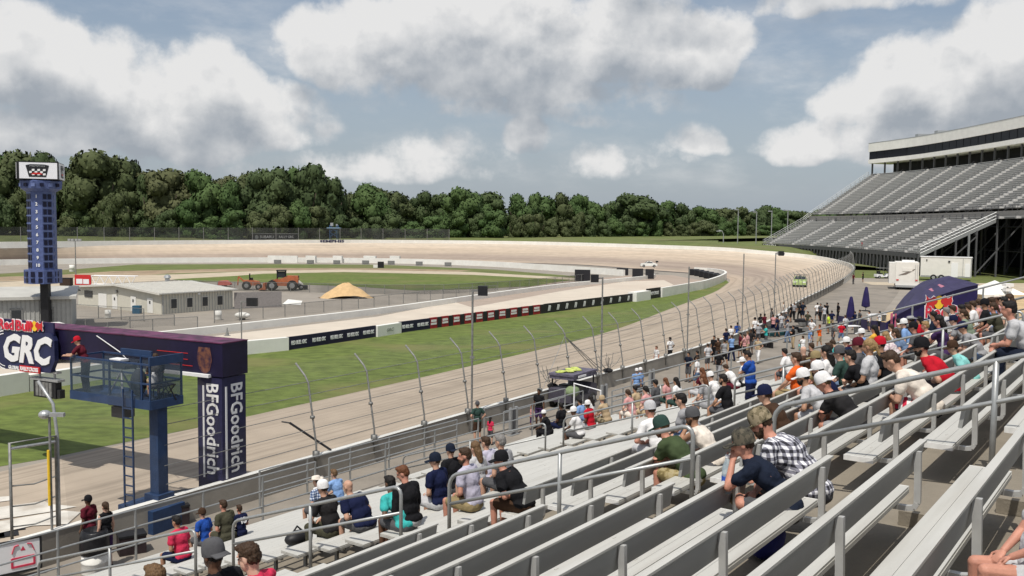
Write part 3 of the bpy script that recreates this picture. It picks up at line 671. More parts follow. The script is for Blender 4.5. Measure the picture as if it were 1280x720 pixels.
# red sign with white truss lying behind the building
S0 = atd(94, 358, 118); S0.z = 1.0
o = thing('gantry_frame', 'red sign on a white lattice gantry lying behind the cream building', 'gantry', S0, -.05)
put('sign_board', MB().box((1.05, 0, .7), (2.1, .2, 1.3)), m_red, o); put('print', MB().box((.62, -.11, .52), (.8, .03, .62)).box((1.5, -.11, .5), (.75, .03, .6)), m_wtxt, o)
q = MB()
for zz_ in (.15, 1.25): q.tube([(2.1, 0, zz_), (7.9, 0, zz_)], .06, 6); q.tube([(2.1, .8, zz_), (7.9, .8, zz_)], .06, 6)
put('lattice_rail', q, m_wtxt, o); q = MB()
for i in range(10): q.tube([(2.1 + .58 * i, 0, .15 if i % 2 else 1.25), (2.1 + .58 * (i + 1), 0, 1.25 if i % 2 else .15)], .05, 5)
put('lattice_web', q, m_wtxt, o); put('leg', MB().box((.3, 0, -.5), (.2, .2, 1.1)), m_galv, o); put('leg', MB().box((7.6, 0, -.5), (.2, .2, 1.1)), m_galv, o)
# earth movers
m_org = M('loader_orange', (.40, .125, .055), .6, .2, 2); m_tyre = M('tyre_rubber', (.022, .021, .02), .9, .2)
def wheel(parent, c, r, w, name='wheel'):
    ax = Matrix.Rotation(math.pi / 2, 3, 'X')
    o = put(name, MB().lathe([(r * .5, -w / 2), (r * .92, -w / 2), (r, -w * .3), (r, w * .3), (r * .92, w / 2), (r * .5, w / 2)], 16, axis=ax), m_tyre, parent, c, 0, True)
    put('rim', MB().lathe([(r * .12, -w * .52), (r * .5, -w * .5), (r * .5, w * .5), (r * .12, w * .52)], 12, axis=ax), m_galv, o); return o
lo = thing('wheel_loader', 'orange wheel loader with dark open cab parked beyond the paddock fence', 'loader', at(352, 363), math.pi + .15)
put('body', MB().prism([(-2.2, .9), (-2.3, 1.7), (-.6, 1.9), (.4, 1.5), (1.0, 1.2), (1.2, .7), (-1.9, .6)], -.75, .75).xf(Matrix.Rotation(math.pi / 2, 4, 'X')), m_org, lo)
put('engine_cover', MB().prism([(-2.25, 1.7), (-2.2, 2.0), (-.8, 2.05), (-.7, 1.75)], -.6, .6).xf(Matrix.Rotation(math.pi / 2, 4, 'X')), m_org, lo)
cb = put('cab', MB().box((0, 0, 2.75), (1.3, 1.3, .12)), m_black, lo); q = MB()
for x in (-.55, .55):
    for y in (-.55, .55): q.bar((x, y, 1.6), (x, y, 2.75), .1)
put('cab_post', q, m_black, cb); put('cab_glass', MB().box((0, 0, 2.2), (1.0, 1.0, .8)), m_glass, cb)
for x in (-1.5, 1.2):
    for y in (-.85, .85): wheel(lo, (x, y, .72), .72, .5)
put('lift_arm', MB().bar((.5, -.55, 1.5), (2.2, -.55, .8), .18, .3).bar((.5, .55, 1.5), (2.2, .55, .8), .18, .3), m_org, lo)
put('bucket', MB().prism([(2.0, .15), (2.1, 1.1), (2.4, 1.0), (2.4, .5), (3.0, .15)], -1.1, 1.1).xf(Matrix.Rotation(math.pi / 2, 4, 'X')), m_org, lo)
l2 = thing('backhoe', 'smaller orange backhoe with folded digging arm left of the wheel loader', 'backhoe', at(316, 362), .2)
put('body', MB().prism([(-1.2, .6), (-1.3, 1.3), (-.2, 1.35), (.9, 1.15), (1.1, .6)], -.6, .6).xf(Matrix.Rotation(math.pi / 2, 4, 'X')), m_org, l2)
put('roll_bar', MB().tube([(-.4, -.5, 1.2), (-.4, -.5, 2.2), (-.4, .5, 2.2), (-.4, .5, 1.2)], .06, 6), m_black, l2); put('digging_arm', MB().bar((-1.1, 0, 1.1), (-1.9, 0, 1.8), .2).bar((-1.9, 0, 1.8), (-2.0, 0, .6), .16), m_org, l2); put('seat', MB().box((-.2, 0, 1.5), (.5, .5, .3)), m_black, l2)
for x, r in ((-.8, .6), (.8, .42)):
    for y in (-.65, .65): wheel(l2, (x, y, r), r, .35)
l3 = thing('skid_loader', 'white and black compact loader at the right end of the earth movers', 'loader', at(371, 362), .3)
put('body', MB().prism([(-.9, .3), (-.9, 1.3), (.2, 1.4), (.8, .9), (.9, .3)], -.5, .5).xf(Matrix.Rotation(math.pi / 2, 4, 'X')), m_white, l3); put('cab', MB().box((-.1, 0, 1.5), (.8, .85, .9)), m_black, l3)
for x in (-.55, .55):
    for y in (-.62, .62): wheel(l3, (x, y, .38), .38, .25)
put('bucket', MB().box((1.2, 0, .35), (.5, 1.3, .5)), m_black, l3)
o = thing('tarped_cart', 'small red tarped cart behind the roof of the cream building', 'cart', at(281, 358)); put('tarp', MB().prism([(-.9, .3), (-.7, .8), (.3, .85), (.9, .4), (.9, .2), (-.9, .2)], -.6, .6).xf(Matrix.Rotation(math.pi / 2, 4, 'X')), M('faded_red', (.5, .12, .10), .7), o)
for y in (-.5, .5): wheel(o, (0, y, .25), .25, .15)
# sand heap
nu, nv = 40, 14; mb = MB(); vs = []; rr = random.Random(3)
from mathutils import noise as mnoise
for j in range(nv + 1):
    t = j / nv
    for i in range(nu):
        a = 2 * math.pi * i / nu; r = t * (3.15 + .35 * math.sin(a * 2 + 1)); x, y = r * math.cos(a), r * math.sin(a) * .8
        z = 2.0 * max(0, 1 - (r / 3.2) ** 1.1) ** .8 * (1 if x < .3 else 1 - .04 * x); z = min(z, 1.75 + .1 * math.sin(3 * a)) + .22 * mnoise.noise(Vector((x, y, 3)) * 1.1) * min(1, z) + .08 * mnoise.noise(Vector((x, y, 9)) * 3.2) * min(1, z)
        vs.append((x, y, max(z, -.01)))
mb.v = vs; mb.f = [(j * nu + i, j * nu + (i + 1) % nu, (j + 1) * nu + (i + 1) % nu, (j + 1) * nu + i) for j in range(nv) for i in range(nu)]; mb.f = [tuple(reversed(f)) for f in mb.f]; mb.mi = [0] * len(mb.f)
o = put('sand_heap', mb, M('orange_sand', (.56, .385, .20), .95, .1, 2, .6, 9), None, at(433, 372), 0, True); tag(o, 'heap of orange sand dumped on the paddock asphalt', 'sand heap')
o = put('privacy_fence', wall_strip([at(293, 386), at(352, 384)], .12, 1.75), M('grey_fabric', (.27, .25, .24), .9, .1)); tag(o, 'grey fabric screen fence right of the cream building', 'fence')
sheet('spilled_sand', pp((353, 380), (376, 381), (378, 376), (360, 374), z=.03), .03, m_white)
# chain link fences of the paddock
def chain(name, label, px, h, postr=.04, step=2.6, mat=None):
    P = resample([at(x, y) for x, y in px], step); o = thing(name, label, 'fence'); pm = MB().tube([(0, 0, 0), (0, 0, h)], postr, 6).mesh('post'); pm.materials.append(m_galvd)
    for p in P: put('post', pm, None, o, p)
    put('top_rail', MB().tube([p + Vector((0, 0, h)) for p in P], .025, 5), m_galvd, o)
    m = MB(); m.loft([p + Vector((0, 0, .05)) for p in P], [p + Vector((0, 0, h)) for p in P]); put('wire_mesh', m, mat or m_linkm, o); return o
chain('chain_fence', 'chain link fence in front of the doors of the cream building', [(95, 396), (140, 399), (180, 402)], 1.2)
chain('chain_fence', 'chain link pen fence between the cream building and the pit wall, nearer row', [(135, 418), (196, 413), (247, 410)], 1.0)
chain('chain_fence', 'chain link pen fence between the cream building and the pit wall, farther row', [(107, 414), (162, 410), (218, 407)], 1.0)
chain('chain_fence', 'chain link fence running in front of the sand heap along the pit wall', [(268, 404), (345, 397), (430, 388), (500, 380), (562, 373), (620, 368)], 1.2)
chain('chain_fence', 'dark chain link fence along the near edge of the centre grass', [(210, 361), (300, 364), (380, 365.5), (480, 368), (560, 367.5), (640, 362), (700, 356), (734, 351.5)], 1.25, mat=m_linkd)
for (x, y, s, lab) in ((135, 398, 1, 'white drum left of the pen fence'), (273, 400, 1.1, 'white drum beside the grey screen fence'), (90, 340, 1.6, 'white drum on the far infield grass')):
    o = thing('drum', lab, 'drum', at(x, y)); put('shell', MB().lathe([(.26, 0), (.28, .1), (.27, .4), (.29, .42), (.27, .5), (.27, .8)], 14), m_white, o, smooth=True); o.scale = (s,) * 3
o = thing('trailer_tongue', 'small white aerodynamic tank parked by the paddock fence', 'tank', at(303, 400)); put('tank', MB().ell((0, 0, .45), (.75, .35, .3)), m_white, o, smooth=True); put('leg', MB().box((0, 0, .1), (.5, .3, .2)), m_black, o)
o = thing('crate_box', 'dark brown crate on the ground beside the tower foot', 'crate', at(83, 357)); put('body', MB().box((0, 0, .55), (1.5, .9, 1.0)), M('brown_crate', (.045, .028, .02), .8), o); put('lid', MB().box((0, 0, 1.08), (1.56, .96, .07)), m_black, o)
o = put('traffic_cone', MB().lathe([(.28, 0), (.28, .05), (.16, .06), (.03, .7)], 10), m_galvd, None, at(284, 420)); tag(o, 'dark cone standing on the rallycross lane', 'cone')
for px, y, h, lab in ((95, 352, 6.2, 'thin lamp post with two floodlights beside the scoring tower'),):
    o = thing('lamp_post', lab, 'lamp post', at(px, y)); put('pole', MB().tube([(0, 0, 0), (0, 0, h)], .1, 8, .07), m_galvd, o); put('cross_arm', MB().box((0, 0, h), (1.9, .12, .12)), m_galvd, o)
    for s in (-.8, -.3, .3, .8): put('floodlight', MB().box((s, -.15, h + .15), (.4, .3, .3)), m_galv, o)
# blue start stand and billboards beyond the far wall
i = min(far_ids, key=lambda k: abs(proj(WP[k])[0] - 430)); n = wnrm(i); p = WP[i] - n * 4
o = thing('start_stand', 'small blue scaffold tower above the far wall', 'tower', p, 0); q = MB()
for x in (-1, 1):
    for y in (-1, 1): q.bar((x, y, -.6), (x, y, 4.0), .18)
for z in (.8, 2.2): q.bar((-1, -1, z), (1, -1, z + 1.2), .14); q.bar((1, -1, z), (-1, -1, z + 1.2), .14)
put('frame', q, M('scaffold_blue', (.03, .09, .20), .6), o); put('deck', MB().box((0, 0, 3.2), (3.6, 2.4, .35)), M('pale_blue', (.2, .3, .4), .6), o); put('equipment', MB().box((-.6, 0, 4.2), (.8, .8, .9)).box((.8, 0, 4.0), (.5, .5, .6)), m_galv, o)
i0_, i1_ = [min(far_ids, key=lambda k: abs(proj(WP[k])[0] - x)) for x in (313, 369)]
a, b = WP[i1_], WP[i0_]
if proj(a)[0] > proj(b)[0]: a, b = b, a
o = thing('billboard', 'long black billboard with white lettering above the far white wall', 'billboard', (a + b) / 2 - wnrm(i0_) * .9, math.atan2((b - a).y, (b - a).x)); LB = (b - a).length
put('board', MB().box((0, 0, .8), (LB, .2, 1.5)), m_bblk, o); put_text('lettering', 'SUBARU', 1.0, m_wtxt, o, Matrix.Translation((-LB * .18, -.13, .75)), depth=.03, width=LB * .3); put_text('lettering', 'RALLY GRC', .9, m_wtxt, o, Matrix.Translation((LB * .24, -.13, .75)), depth=.03, width=LB * .32)
put('emblem', MB().lathe([(.5, -.02), (.5, .02)], 14, axis=Matrix.Rotation(math.pi / 2, 3, 'X')), m_galv, o, (-LB * .40, -.13, .75)); put('frame_top', MB().box((0, 0, 1.62), (LB + .2, .24, .12)), m_galv, o)

# ---- rally cars
def rally_car(name, label, loc, rz, body, s=1.0):
    c = thing(name, label, 'race car', loc, rz)
    prof = [(-2.0, .35), (-2.05, .75), (-1.75, .95), (-1.2, 1.0), (-.7, 1.36), (.35, 1.4), (1.0, .98), (1.75, .85), (2.0, .65), (2.05, .3)]
    n = len(prof); mb = MB(); W = .88; rows = []
    for y, k in ((-W, 1), (-W * .97, 1), (W * .97, 1), (W, 1)): pass
    def wy(z): return W * (1 if z < .9 else 1 - (z - .9) * .45)
    left = [(x, wy(z), z) for x, z in prof]; right = [(x, -wy(z), z) for x, z in prof]
    mb.v = left + right; mb.f = [tuple(range(n)), tuple(range(2 * n - 1, n - 1, -1))] + [(i, n + i, n + i + 1, i + 1) for i in range(n - 1)] + [(n - 1, 2 * n - 1, n, 0)]; mb.mi = [0] * len(mb.f)
    put('body', mb, body, c)
    put('windscreen', MB().quad((.42, -.62, 1.375), (.98, -.72, 1.03), (.98, .72, 1.03), (.42, .62, 1.375)).xf(Matrix.Translation((.02, 0, .02))), m_glass, c); put('side_window', MB().quad((-.7, -.73, 1.3), (-1.0, -.80, 1.04), (.8, -.82, 1.04), (.3, -.71, 1.32)).xf(Matrix.Translation((0, -.03, 0))), m_glass, c); put('side_window', MB().quad((.3, .71, 1.32), (.8, .82, 1.04), (-1.0, .80, 1.04), (-.7, .73, 1.3)).xf(Matrix.Translation((0, .03, 0))), m_glass, c)
    for x in (-1.25, 1.3):
        for y in (-.8, .8): wheel(c, (x, y, .33), .33, .24)
    wg = put('rear_wing', MB().box((-2.0, 0, 1.5), (.5, 1.7, .06)).box((-2.0, .84, 1.4), (.5, .04, .35)).box((-2.0, -.84, 1.4), (.5, .04, .35)), m_black, c); put('wing_strut', MB().bar((-1.8, .4, .9), (-2, .4, 1.5), .06).bar((-1.8, -.4, .9), (-2, -.4, 1.5), .06), m_black, wg)
    put('roof_scoop', MB().box((.0, 0, 1.44), (.5, .35, .1)), m_black, c); put('front_splitter', MB().box((2.0, 0, .22), (.35, 1.75, .06)), m_black, c)
    for s_ in (-.6, .6): put('headlight', MB().box((1.95, s_, .68), (.12, .35, .14)), m_wtxt, c)
    c.scale = (s,) * 3; return c
p = at(811, 333, 1.4); rally_car('rally_car', 'white and black rally car with big rear wing on the banked turn', Vector((p.x, p.y, p.z - .15)), math.pi - .05, m_white, .8)
p = at(1000, 358); rally_car('rally_car', 'lime green race car coming down the straight behind the catch fence', Vector((p.x, p.y, .03)), math.atan2(-1, -.35), M('lime_paint', (.36, .46, .17), .35), 1.15)

# ---- speaker poles on the wall
o = thing('speaker_pole', 'thin pole with a dark flood lamp beyond the arch on the rallycross verge', 'pole', at(302, 432)); put('pole', MB().tube([(0, 0, 0), (0, 0, 3.35)], .05, 8), m_galvd, o); put('speaker', MB().box((.85, -.1, 3.3), (.8, .3, .62)), m_black, o); put('bracket', MB().bar((0, 0, 3.3), (.6, 0, 3.3), .1), m_galvd, o)
for k, (side, hh) in {3: (1, 6.4), 7: (-1, 6.4), 11: (0, 6.6), 15: (0, 7.2), 19: (1, 7.0)}.items():
    i = K0 + k; b = WP[i] - wnrm(i) * .35; b.z = 0
    lab = {3: 'thin pole with a black speaker at the first gate of the wall', 7: 'thin pole with a black speaker facing left, behind the fence cart', 11: 'bare thin pole on the wall near the two white-shirted men', 15: 'bare thin pole behind the standing crowd', 19: 'thin pole with speaker where the green car passes', 23: 'bare thin pole farthest along the straight'}[k]
    o = thing('speaker_pole', lab, 'pole', b); put('pole', MB().tube([(0, 0, 0), (0, 0, hh)], .045, 8), m_galvd, o); put('bracket', MB().box((0, 0, 3.4), (.2, .1, .1)), m_galvd, o)
    if side:
        s_ = put('speaker', MB().box((.45 * side, -.1, hh - .05), (.42, .35, .42)), m_black, o); put('bracket', MB().bar((0, 0, hh - .05), (.3 * side, 0, hh - .05), .07), m_galvd, o)
# ================================================================== start arch, camera lift, far grandstand, paddock vehicles
AB = Vector((-9.45, 29.9, .2)); AX_ = Vector((-.89, .456, 0)).normalized(); AYn = Vector((AX_.y, -AX_.x, 0))   # along the beam (away), AYn: towards +x side
if AYn.y > 0: AYn = -AYn
arz = math.atan2(-AX_.y, -AX_.x)          # local x runs from the far end towards the column
m_arch = M('purple_vinyl', (.012, .009, .033), .42, .25, 1.2, .25, 3); m_archp = M('purple_print', (.10, .02, .06), .45, .6, 2.5, stretch=(1, 1, 6))
ar = thing('start_arch', 'dark purple start arch over the track with tyre maker banners on its column', 'arch', AB, arz)
CW = 1.06
put('column', MB().box((0, 0, 1.9), (CW, CW, 4.28)), m_navy, ar)
put('column_base', MB().box((0, 0, -.1), (CW + .25, CW + .25, .24)), m_black, ar)
put('beam', MB().box((-8.4, 0, 4.62), (18.0, CW + .06, 1.08)), m_arch, ar)
put('beam_seam', MB().box((-8.4, 0, 5.17), (18.02, CW + .1, .03)), m_archp, ar)
q = MB()
for k, (x, z, L_) in enumerate(((-1.6, 4.75, 1.4), (-2.0, 4.55, 2.2), (-3.2, 4.66, .9), (-1.2, 4.35, 1.0))): q.box((x, -CW / 2 - .04, z), (L_, .01, .02))
put('beam_print', q, m_red, ar)
cr = MB(); cr.add([(x, -CW / 2 - .045, z) for x, z in ((-.42, 5.0), (.08, 5.0), (.16, 4.6), (.05, 4.25), (-.18, 4.12), (-.4, 4.3), (-.5, 4.65))], [(0, 1, 2, 3, 4, 5, 6)])
put('beam_emblem', cr, M('crest_print', (.22, .09, .05), .5, .9, 5, col2=(.03, .015, .04)), ar)
q = MB(); q.tube([(-5.2, -CW / 2 - .05, 5.05), (-3.9, -CW / 2 - .12, 4.55), (-3.2, -CW / 2 - .3, 4.2)], .015, 5); put('guy_line', q, m_wtxt, ar)
put('beam_skirt', MB().box((-1.2, -.62, 4.09), (2.6, .12, .10)), m_wtxt, ar)
def vtext(s, size, M4, w):    # lettering that reads downwards
    put_text('banner_lettering', s, size, m_wtxt, ar, M4, depth=.012, bold=.012, width=w)
mz = Matrix.Rotation(math.pi / 2, 4, 'Y')
vtext('BFGoodrich', .72, Matrix.Translation((.10, -CW / 2 - .012, 2.36)) @ mz, 2.95)
vtext('BFGoodrich', .72, Matrix.Translation((CW / 2 + .012, .08, 2.36)) @ Matrix.Rotation(math.pi / 2, 4, 'Z') @ mz, 2.9)
put('banner_stripe', MB().box((-.26, -CW / 2 - .012, 2.25), (.07, .02, 3.0)), m_wtxt, ar); put('banner_stripe', MB().box((CW / 2 + .012, -.36, 2.25), (.02, .07, 3.0)), m_wtxt, ar)
# far leg of the arch, out of frame to the left
put('column', MB().box((-16.8, 0, 2.02), (CW, CW, 4.04)), m_navy, ar)
# hanging round sign
S0 = Vector((-9.52, 0, 0)); yf = -CW / 2 - .2
def place_x(px):  # local x on the beam front for a photo column
    lo, hi = -18.0, 2.0
    for _ in range(50):
        m = (lo + hi) / 2; P = AB + (-AX_) * m + AYn * (CW / 2 + .2); P.z = 4.8
        if proj(P)[0] < px: lo = m
        else: hi = m
    return lo
xR, xL = place_x(71), place_x(-6); xc = (xL + xR) / 2; SWd = xR - xL
sg = thing('race_sign', 'round navy race series sign with white letters hanging on the arch beam', 'sign', AB + (-AX_) * xc + AYn * (CW / 2 + .14), arz)
zt, zb = 5.02, 3.56
mb = MB(); W2 = SWd / 2; pts = []
for k in range(13):
    a = math.pi / 2 + math.pi * k / 12; pts.append((-W2 + .55 + .62 * math.cos(a), (zt + zb) / 2 + (zt - zb) / 2 * math.sin(a)))
pts += [(W2 - .25, zb + .05), (W2, zb + .5), (W2, zt - .25), (W2 - .15, zt)]
mb.prism(pts, 0, .16).xf(Matrix.Rotation(math.pi / 2, 4, 'X')); put('sign_board', mb, M('sign_navy', (.02, .025, .075), .35, .2, 2), sg)
q = MB()
for rr_, wd in ((.78, .05), (.66, .035)):
    arc = [Vector((-W2 + .72 + rr_ * .95 * math.cos(a), -.185, 4.27 + rr_ * .93 * math.sin(a))) for a in [math.pi * .52 + math.pi * .98 * k / 16 for k in range(17)]]
    arc2 = [Vector((-W2 + .72 + (rr_ - wd) * .95 * math.cos(a), -.185, 4.27 + (rr_ - wd) * .93 * math.sin(a))) for a in [math.pi * .52 + math.pi * .98 * k / 16 for k in range(17)]]
    q.loft(arc, arc2)
put('sign_ring', q, m_wtxt, sg)
put_text('sign_lettering', 'GRC', 1.32, m_wtxt, sg, Matrix.Translation((.16, -.19, 4.32)), depth=.03, bold=.055, shear=.22, width=SWd * .78)
put('sign_plate', MB().box((.42, -.2, 3.66), (1.1, .05, .22)), m_red, sg)
put_text('sign_lettering', 'RALLYCROSS', .19, m_wtxt, sg, Matrix.Translation((.42, -.235, 3.66)), depth=.015, bold=.006, width=.98)
put_text('sign_lettering', 'GLOBAL', .17, m_wtxt, sg, Matrix.Translation((-.50, -.19, 3.65)), depth=.015, bold=.006, width=.6)
def red_bull(parent, M4, s, yo=0.0):
    """yellow disc between two red charging bulls"""
    b = MB(); b.cur = 0
    b.add([(.36 * s * math.cos(a), yo - .01, .40 * s * math.sin(a)) for a in [2 * math.pi * k / 20 for k in range(20)]], [tuple(range(20))])
    b.cur = 1
    bull = [(.10, .05), (.22, .28), (.42, .36), (.62, .22), (.80, .26), (.98, .42), (.94, .22), (1.0, .06), (.92, -.06), (1.0, -.30), (.88, -.34), (.74, -.18), (.58, -.20), (.46, -.36), (.34, -.38), (.36, -.16), (.20, -.10)]
    for sgn in (1, -1):
        p = [(sgn * x * s, yo - .02, z * s) for x, z in bull]; b.add(p, [tuple(range(len(p))) if sgn < 0 else tuple(range(len(p)))[::-1]])
    o = put('bull_emblem', b, [m_yel, m_red], parent); o.matrix_local = M4
    w = MB()
    for sgn in (1, -1): w.add([(sgn * (x * 1.07 - .02) * s, yo - .005, (z * 1.14) * s) for x, z in bull], [tuple(range(len(bull)))])
    o2 = put('emblem_outline', w, m_wtxt, parent); o2.matrix_local = M4
m_rbred = M('logo_red', (.62, .03, .06), .5, .05)
[put_text('logo_outline', w_, .52, m_wtxt, sg, Matrix.Translation((-.36 + x_ * SWd, -.18, 5.20)), depth=.01, bold=.045, width=SWd * .27) for w_, x_ in (('Red', -.145), ('Bull', .145))]
[put_text('logo_lettering', w_, .52, m_rbred, sg, Matrix.Translation((-.36 + x_ * SWd, -.21, 5.20)), depth=.02, bold=.012, width=SWd * .25) for w_, x_ in (('Red', -.145), ('Bull', .145))]
red_bull(sg, Matrix.Translation((.72, -.19, 5.24)), .46)
put('logo_board', MB().box((.05, -.08, 5.18), (SWd * .92, .06, .42)), m_navy, sg)
o = thing('start_light_panel', 'black start light panel with grey slats hanging under the round sign', 'light panel', AB + (-AX_) * place_x(55) + AYn * (CW / 2 + .1), arz)
put('housing', MB().box((0, 0, 2.98), (1.2, .25, .62)), m_black, o)
for k in range(5): put('light_slat', MB().box((-.36 + .18 * k, -.14, 2.98), (.14, .05, .5)), m_galvd, o)
put('hanger', MB().box((-.4, 0, 3.45), (.06, .06, .5)).box((.4, 0, 3.45), (.06, .06, .5)), m_galv, o); put('side_lamp', MB().box((.72, 0, 2.85), (.16, .2, .3)), m_black, o)
put('truss', MB().box((0, 0, 3.32), (1.5, .3, .08)).box((0, 0, 3.6), (1.3, .2, .06)), m_galv, o)
o = thing('box_trailer', 'white box trailer with rounded roof fairing behind the round sign', 'trailer', atd(62, 420, 60).xy.to_3d(), .1)
put('body', MB().box((0, 0, 1.3), (3.4, 2.2, 1.5)), M('trailer_grey', (.16, .16, .19), .5, .1), o); put('roof', MB().prism([(-1.75, 2.05), (-1.3, 2.42), (.2, 2.5), (1.2, 2.2), (1.8, 2.25), (1.8, 2.0), (-1.75, 2.0)], -1.12, 1.12).xf(Matrix.Rotation(math.pi / 2, 4, 'X')), m_white, o)
for x in (-.5, .5):
    for y in (-1, 1): wheel(o, (x, y, .38), .38, .25)

# ---- camera lift
LC = Vector((-10.55, 26.75, 0)); lex = Vector((-.882, .471, 0)); ley = Vector((.471, .882, 0))
lrz = math.atan2(lex.y, lex.x)      # local +x away to the left, local -y?? -> local y = rot90(lex)
m_lift = M('lift_blue', (.022, .048, .115), .5, .15, 3, .1); m_liftm = mesh_mat('lift_mesh_panel', (.06, .09, .12), .5, 3)
lf = thing('camera_lift', 'blue steel camera platform on a single post with ladder beside the arch', 'platform', LC, lrz)
yl = -1
def LP_(a, b, z): return (a, yl * b, z)
put('deck', MB().box(LP_(1.75, .58, 3.82), (3.5, 1.16, .10)), m_lift, lf)
put('deck_fascia', MB().box(LP_(1.75, -.02, 3.83), (3.56, .05, .26)).box(LP_(1.75, 1.18, 3.83), (3.56, .05, .26)), m_lift, lf); put('deck_fascia', MB().box(LP_(-.03, .58, 3.83), (.05, 1.2, .26)).box(LP_(3.53, .58, 3.83), (.05, 1.2, .26)), m_lift, lf)
for (a, b) in ((0, 0), (1.75, 0), (3.5, 0), (0, 1.16), (3.5, 1.16), (1.75, 1.16), (.35, 0)): put('rail_post', MB().box(LP_(a, b, 4.45), (.05, .05, 1.2)), m_lift, lf)
for z in (5.02, 4.45):
    put('guard_rail', MB().box(LP_(1.75, 0, z), (3.5, .045, .05)).box(LP_(1.75, 1.16, z), (3.5, .045, .05)), m_lift, lf); put('guard_rail', MB().box(LP_(0, .58, z), (.045, 1.16, .05)).box(LP_(3.5, .58, z), (.045, 1.16, .05)), m_lift, lf)
put('mesh_panel', MB().quad(LP_(.4, -.03, 3.95), LP_(3.5, -.03, 3.95), LP_(3.5, -.03, 5.0), LP_(.4, -.03, 5.0)), m_liftm, lf); put('mesh_panel', MB().quad(LP_(-.03, 0, 3.95), LP_(-.03, 1.16, 3.95), LP_(-.03, 1.16, 5.0), LP_(-.03, 0, 5.0)), m_liftm, lf); put('mesh_panel', MB().quad(LP_(0, 1.18, 3.95), LP_(3.5, 1.18, 3.95), LP_(3.5, 1.18, 5.0), LP_(0, 1.18, 5.0)), m_liftm, lf)
put('wind_shield', MB().box(LP_(-.02, .58, 5.12), (.06, 1.25, .26)).box(LP_(2.0, 1.2, 5.1), (1.4, .06, .2)), m_lift, lf)
put('post', MB().box(LP_(.35, .58, 1.9), (.36, .36, 3.8)), m_lift, lf); put('post_base', MB().box(LP_(.6, .5, .35), (1.5, 1.2, .7)).box(LP_(.35, .58, .8), (.6, .6, .5)), m_lift, lf)
q = MB(); 
for b in (-.12, ): q.box(LP_(.62, b, 1.95), (.045, .045, 4.6)).box(LP_(1.02, b, 1.95), (.045, .045, 4.6))
put('ladder_rail', q, m_lift, lf); RM = MB().box((0, 0, 0), (.40, .035, .035)).mesh('ladder_rung'); RM.materials.append(m_lift)
for k in range(13): put('ladder_rung', RM, None, lf, LP_(.82, -.12, .2 + .29 * k))
put('under_speaker', MB().box(LP_(1.55, .3, 3.45), (.55, .4, .32)).box(LP_(1.75, .3, 3.64), (.8, .1, .1)), m_black, lf)
def lw(a, b, z): return LC + lex * a + ley * b + Vector((0, 0, z))
o = thing('folding_chair', 'black folding chair standing open on the camera platform', 'chair', lw(.18, .75, 3.87), lrz + 1.2); q = MB()
q.bar((-.22, -.2, 0), (.2, -.2, .85), .03).bar((-.22, .2, 0), (.2, .2, .85), .03).bar((.22, -.2, 0), (-.2, -.2, .48), .03).bar((.22, .2, 0), (-.2, .2, .48), .03); put('frame', q, m_black, o); put('seat', MB().box((0, 0, .46), (.42, .42, .03)), m_black, o); put('backrest', MB().box((.18, 0, .72), (.04, .42, .25)), m_black, o)
o = thing('broadcast_camera', 'broadcast camera on a tripod in the middle of the platform', 'camera', lw(1.9, .55, 3.87), lrz)
for k in range(3): put('leg', MB().tube([(0, 0, .75), (.42 * math.cos(2.1 * k + .4), .42 * math.sin(2.1 * k + .4), 0)], .03, 6), m_galv, o)
cb = put('camera_body', MB().box((0, 0, .95), (.55, .2, .25)), m_black, o); put('lens', MB().lathe([(.09, -.2), (.1, .2)], 12, axis=Matrix.Rotation(math.pi / 2, 3, 'Y'), c=(-.4, 0, .95)), m_black, cb); put('rain_cover', MB().box((.1, 0, 1.1), (.5, .3, .06)), m_wtxt, cb)
o = thing('gear_bag', 'dark gear bag hung on the platform railing behind the camera', 'bag', lw(1.2, .6, 3.87)); put('body', MB().ell((0, 0, .45), (.25, .22, .42)), M('dark_fabric', (.03, .035, .045), .8), o, smooth=True); put('strap', MB().tube([(-.1, 0, .8), (0, 0, 1.1), (.1, 0, .8)], .02, 5), m_black, o)
o = thing('water_jug', 'white water jug standing at the corner post of the platform', 'jug', lw(.15, .25, 4.35)); put('body', MB().lathe([(.08, 0), (.1, .05), (.1, .3), (.04, .38), (.04, .42)], 10), m_wtxt, o, smooth=True); put('bracket', MB().box((0, 0, -.05), (.2, .2, .04)), m_black, o)

# ---- far grandstand: front curve from the far (left) end to the near (right) end
FS_ctrl = [at(955, 304.2, 4.5), at(1000, 306.2, 4.5), at(1060, 310.0, 4.5), at(1110, 313.7, 4.5), at(1155, 317.5, 4.5)]
FSL = resample(catmull(FS_ctrl, 8), n=45)
def fperp(f): a = Vector((.93, .37, 0)).lerp(Vector((1.0, -.02, 0)), min(1, f * 1.25)); return a.normalized()
NRL, NRU = 15, 27
RUNL, RISL, RUNU, RISU = .98, .47, .90, .52
WALKW = 2.2
def fz(r):  # cumulative run, height
    if r <= NRL: return RUNL * r, 4.5 + RISL * r
    return RUNL * NRL + WALKW + RUNU * (r - NRL), 4.5 + RISL * NRL + 1.6 + RISU * (r - NRL)
def fpt(f, run, z): i = f * (len(FSL) - 1); a = FSL[min(len(FSL) - 2, int(i))]; b = FSL[min(len(FSL) - 1, int(i) + 1)]; p = a.lerp(b, i - int(i)); q = p + fperp(f) * run; return Vector((q.x, q.y, z))
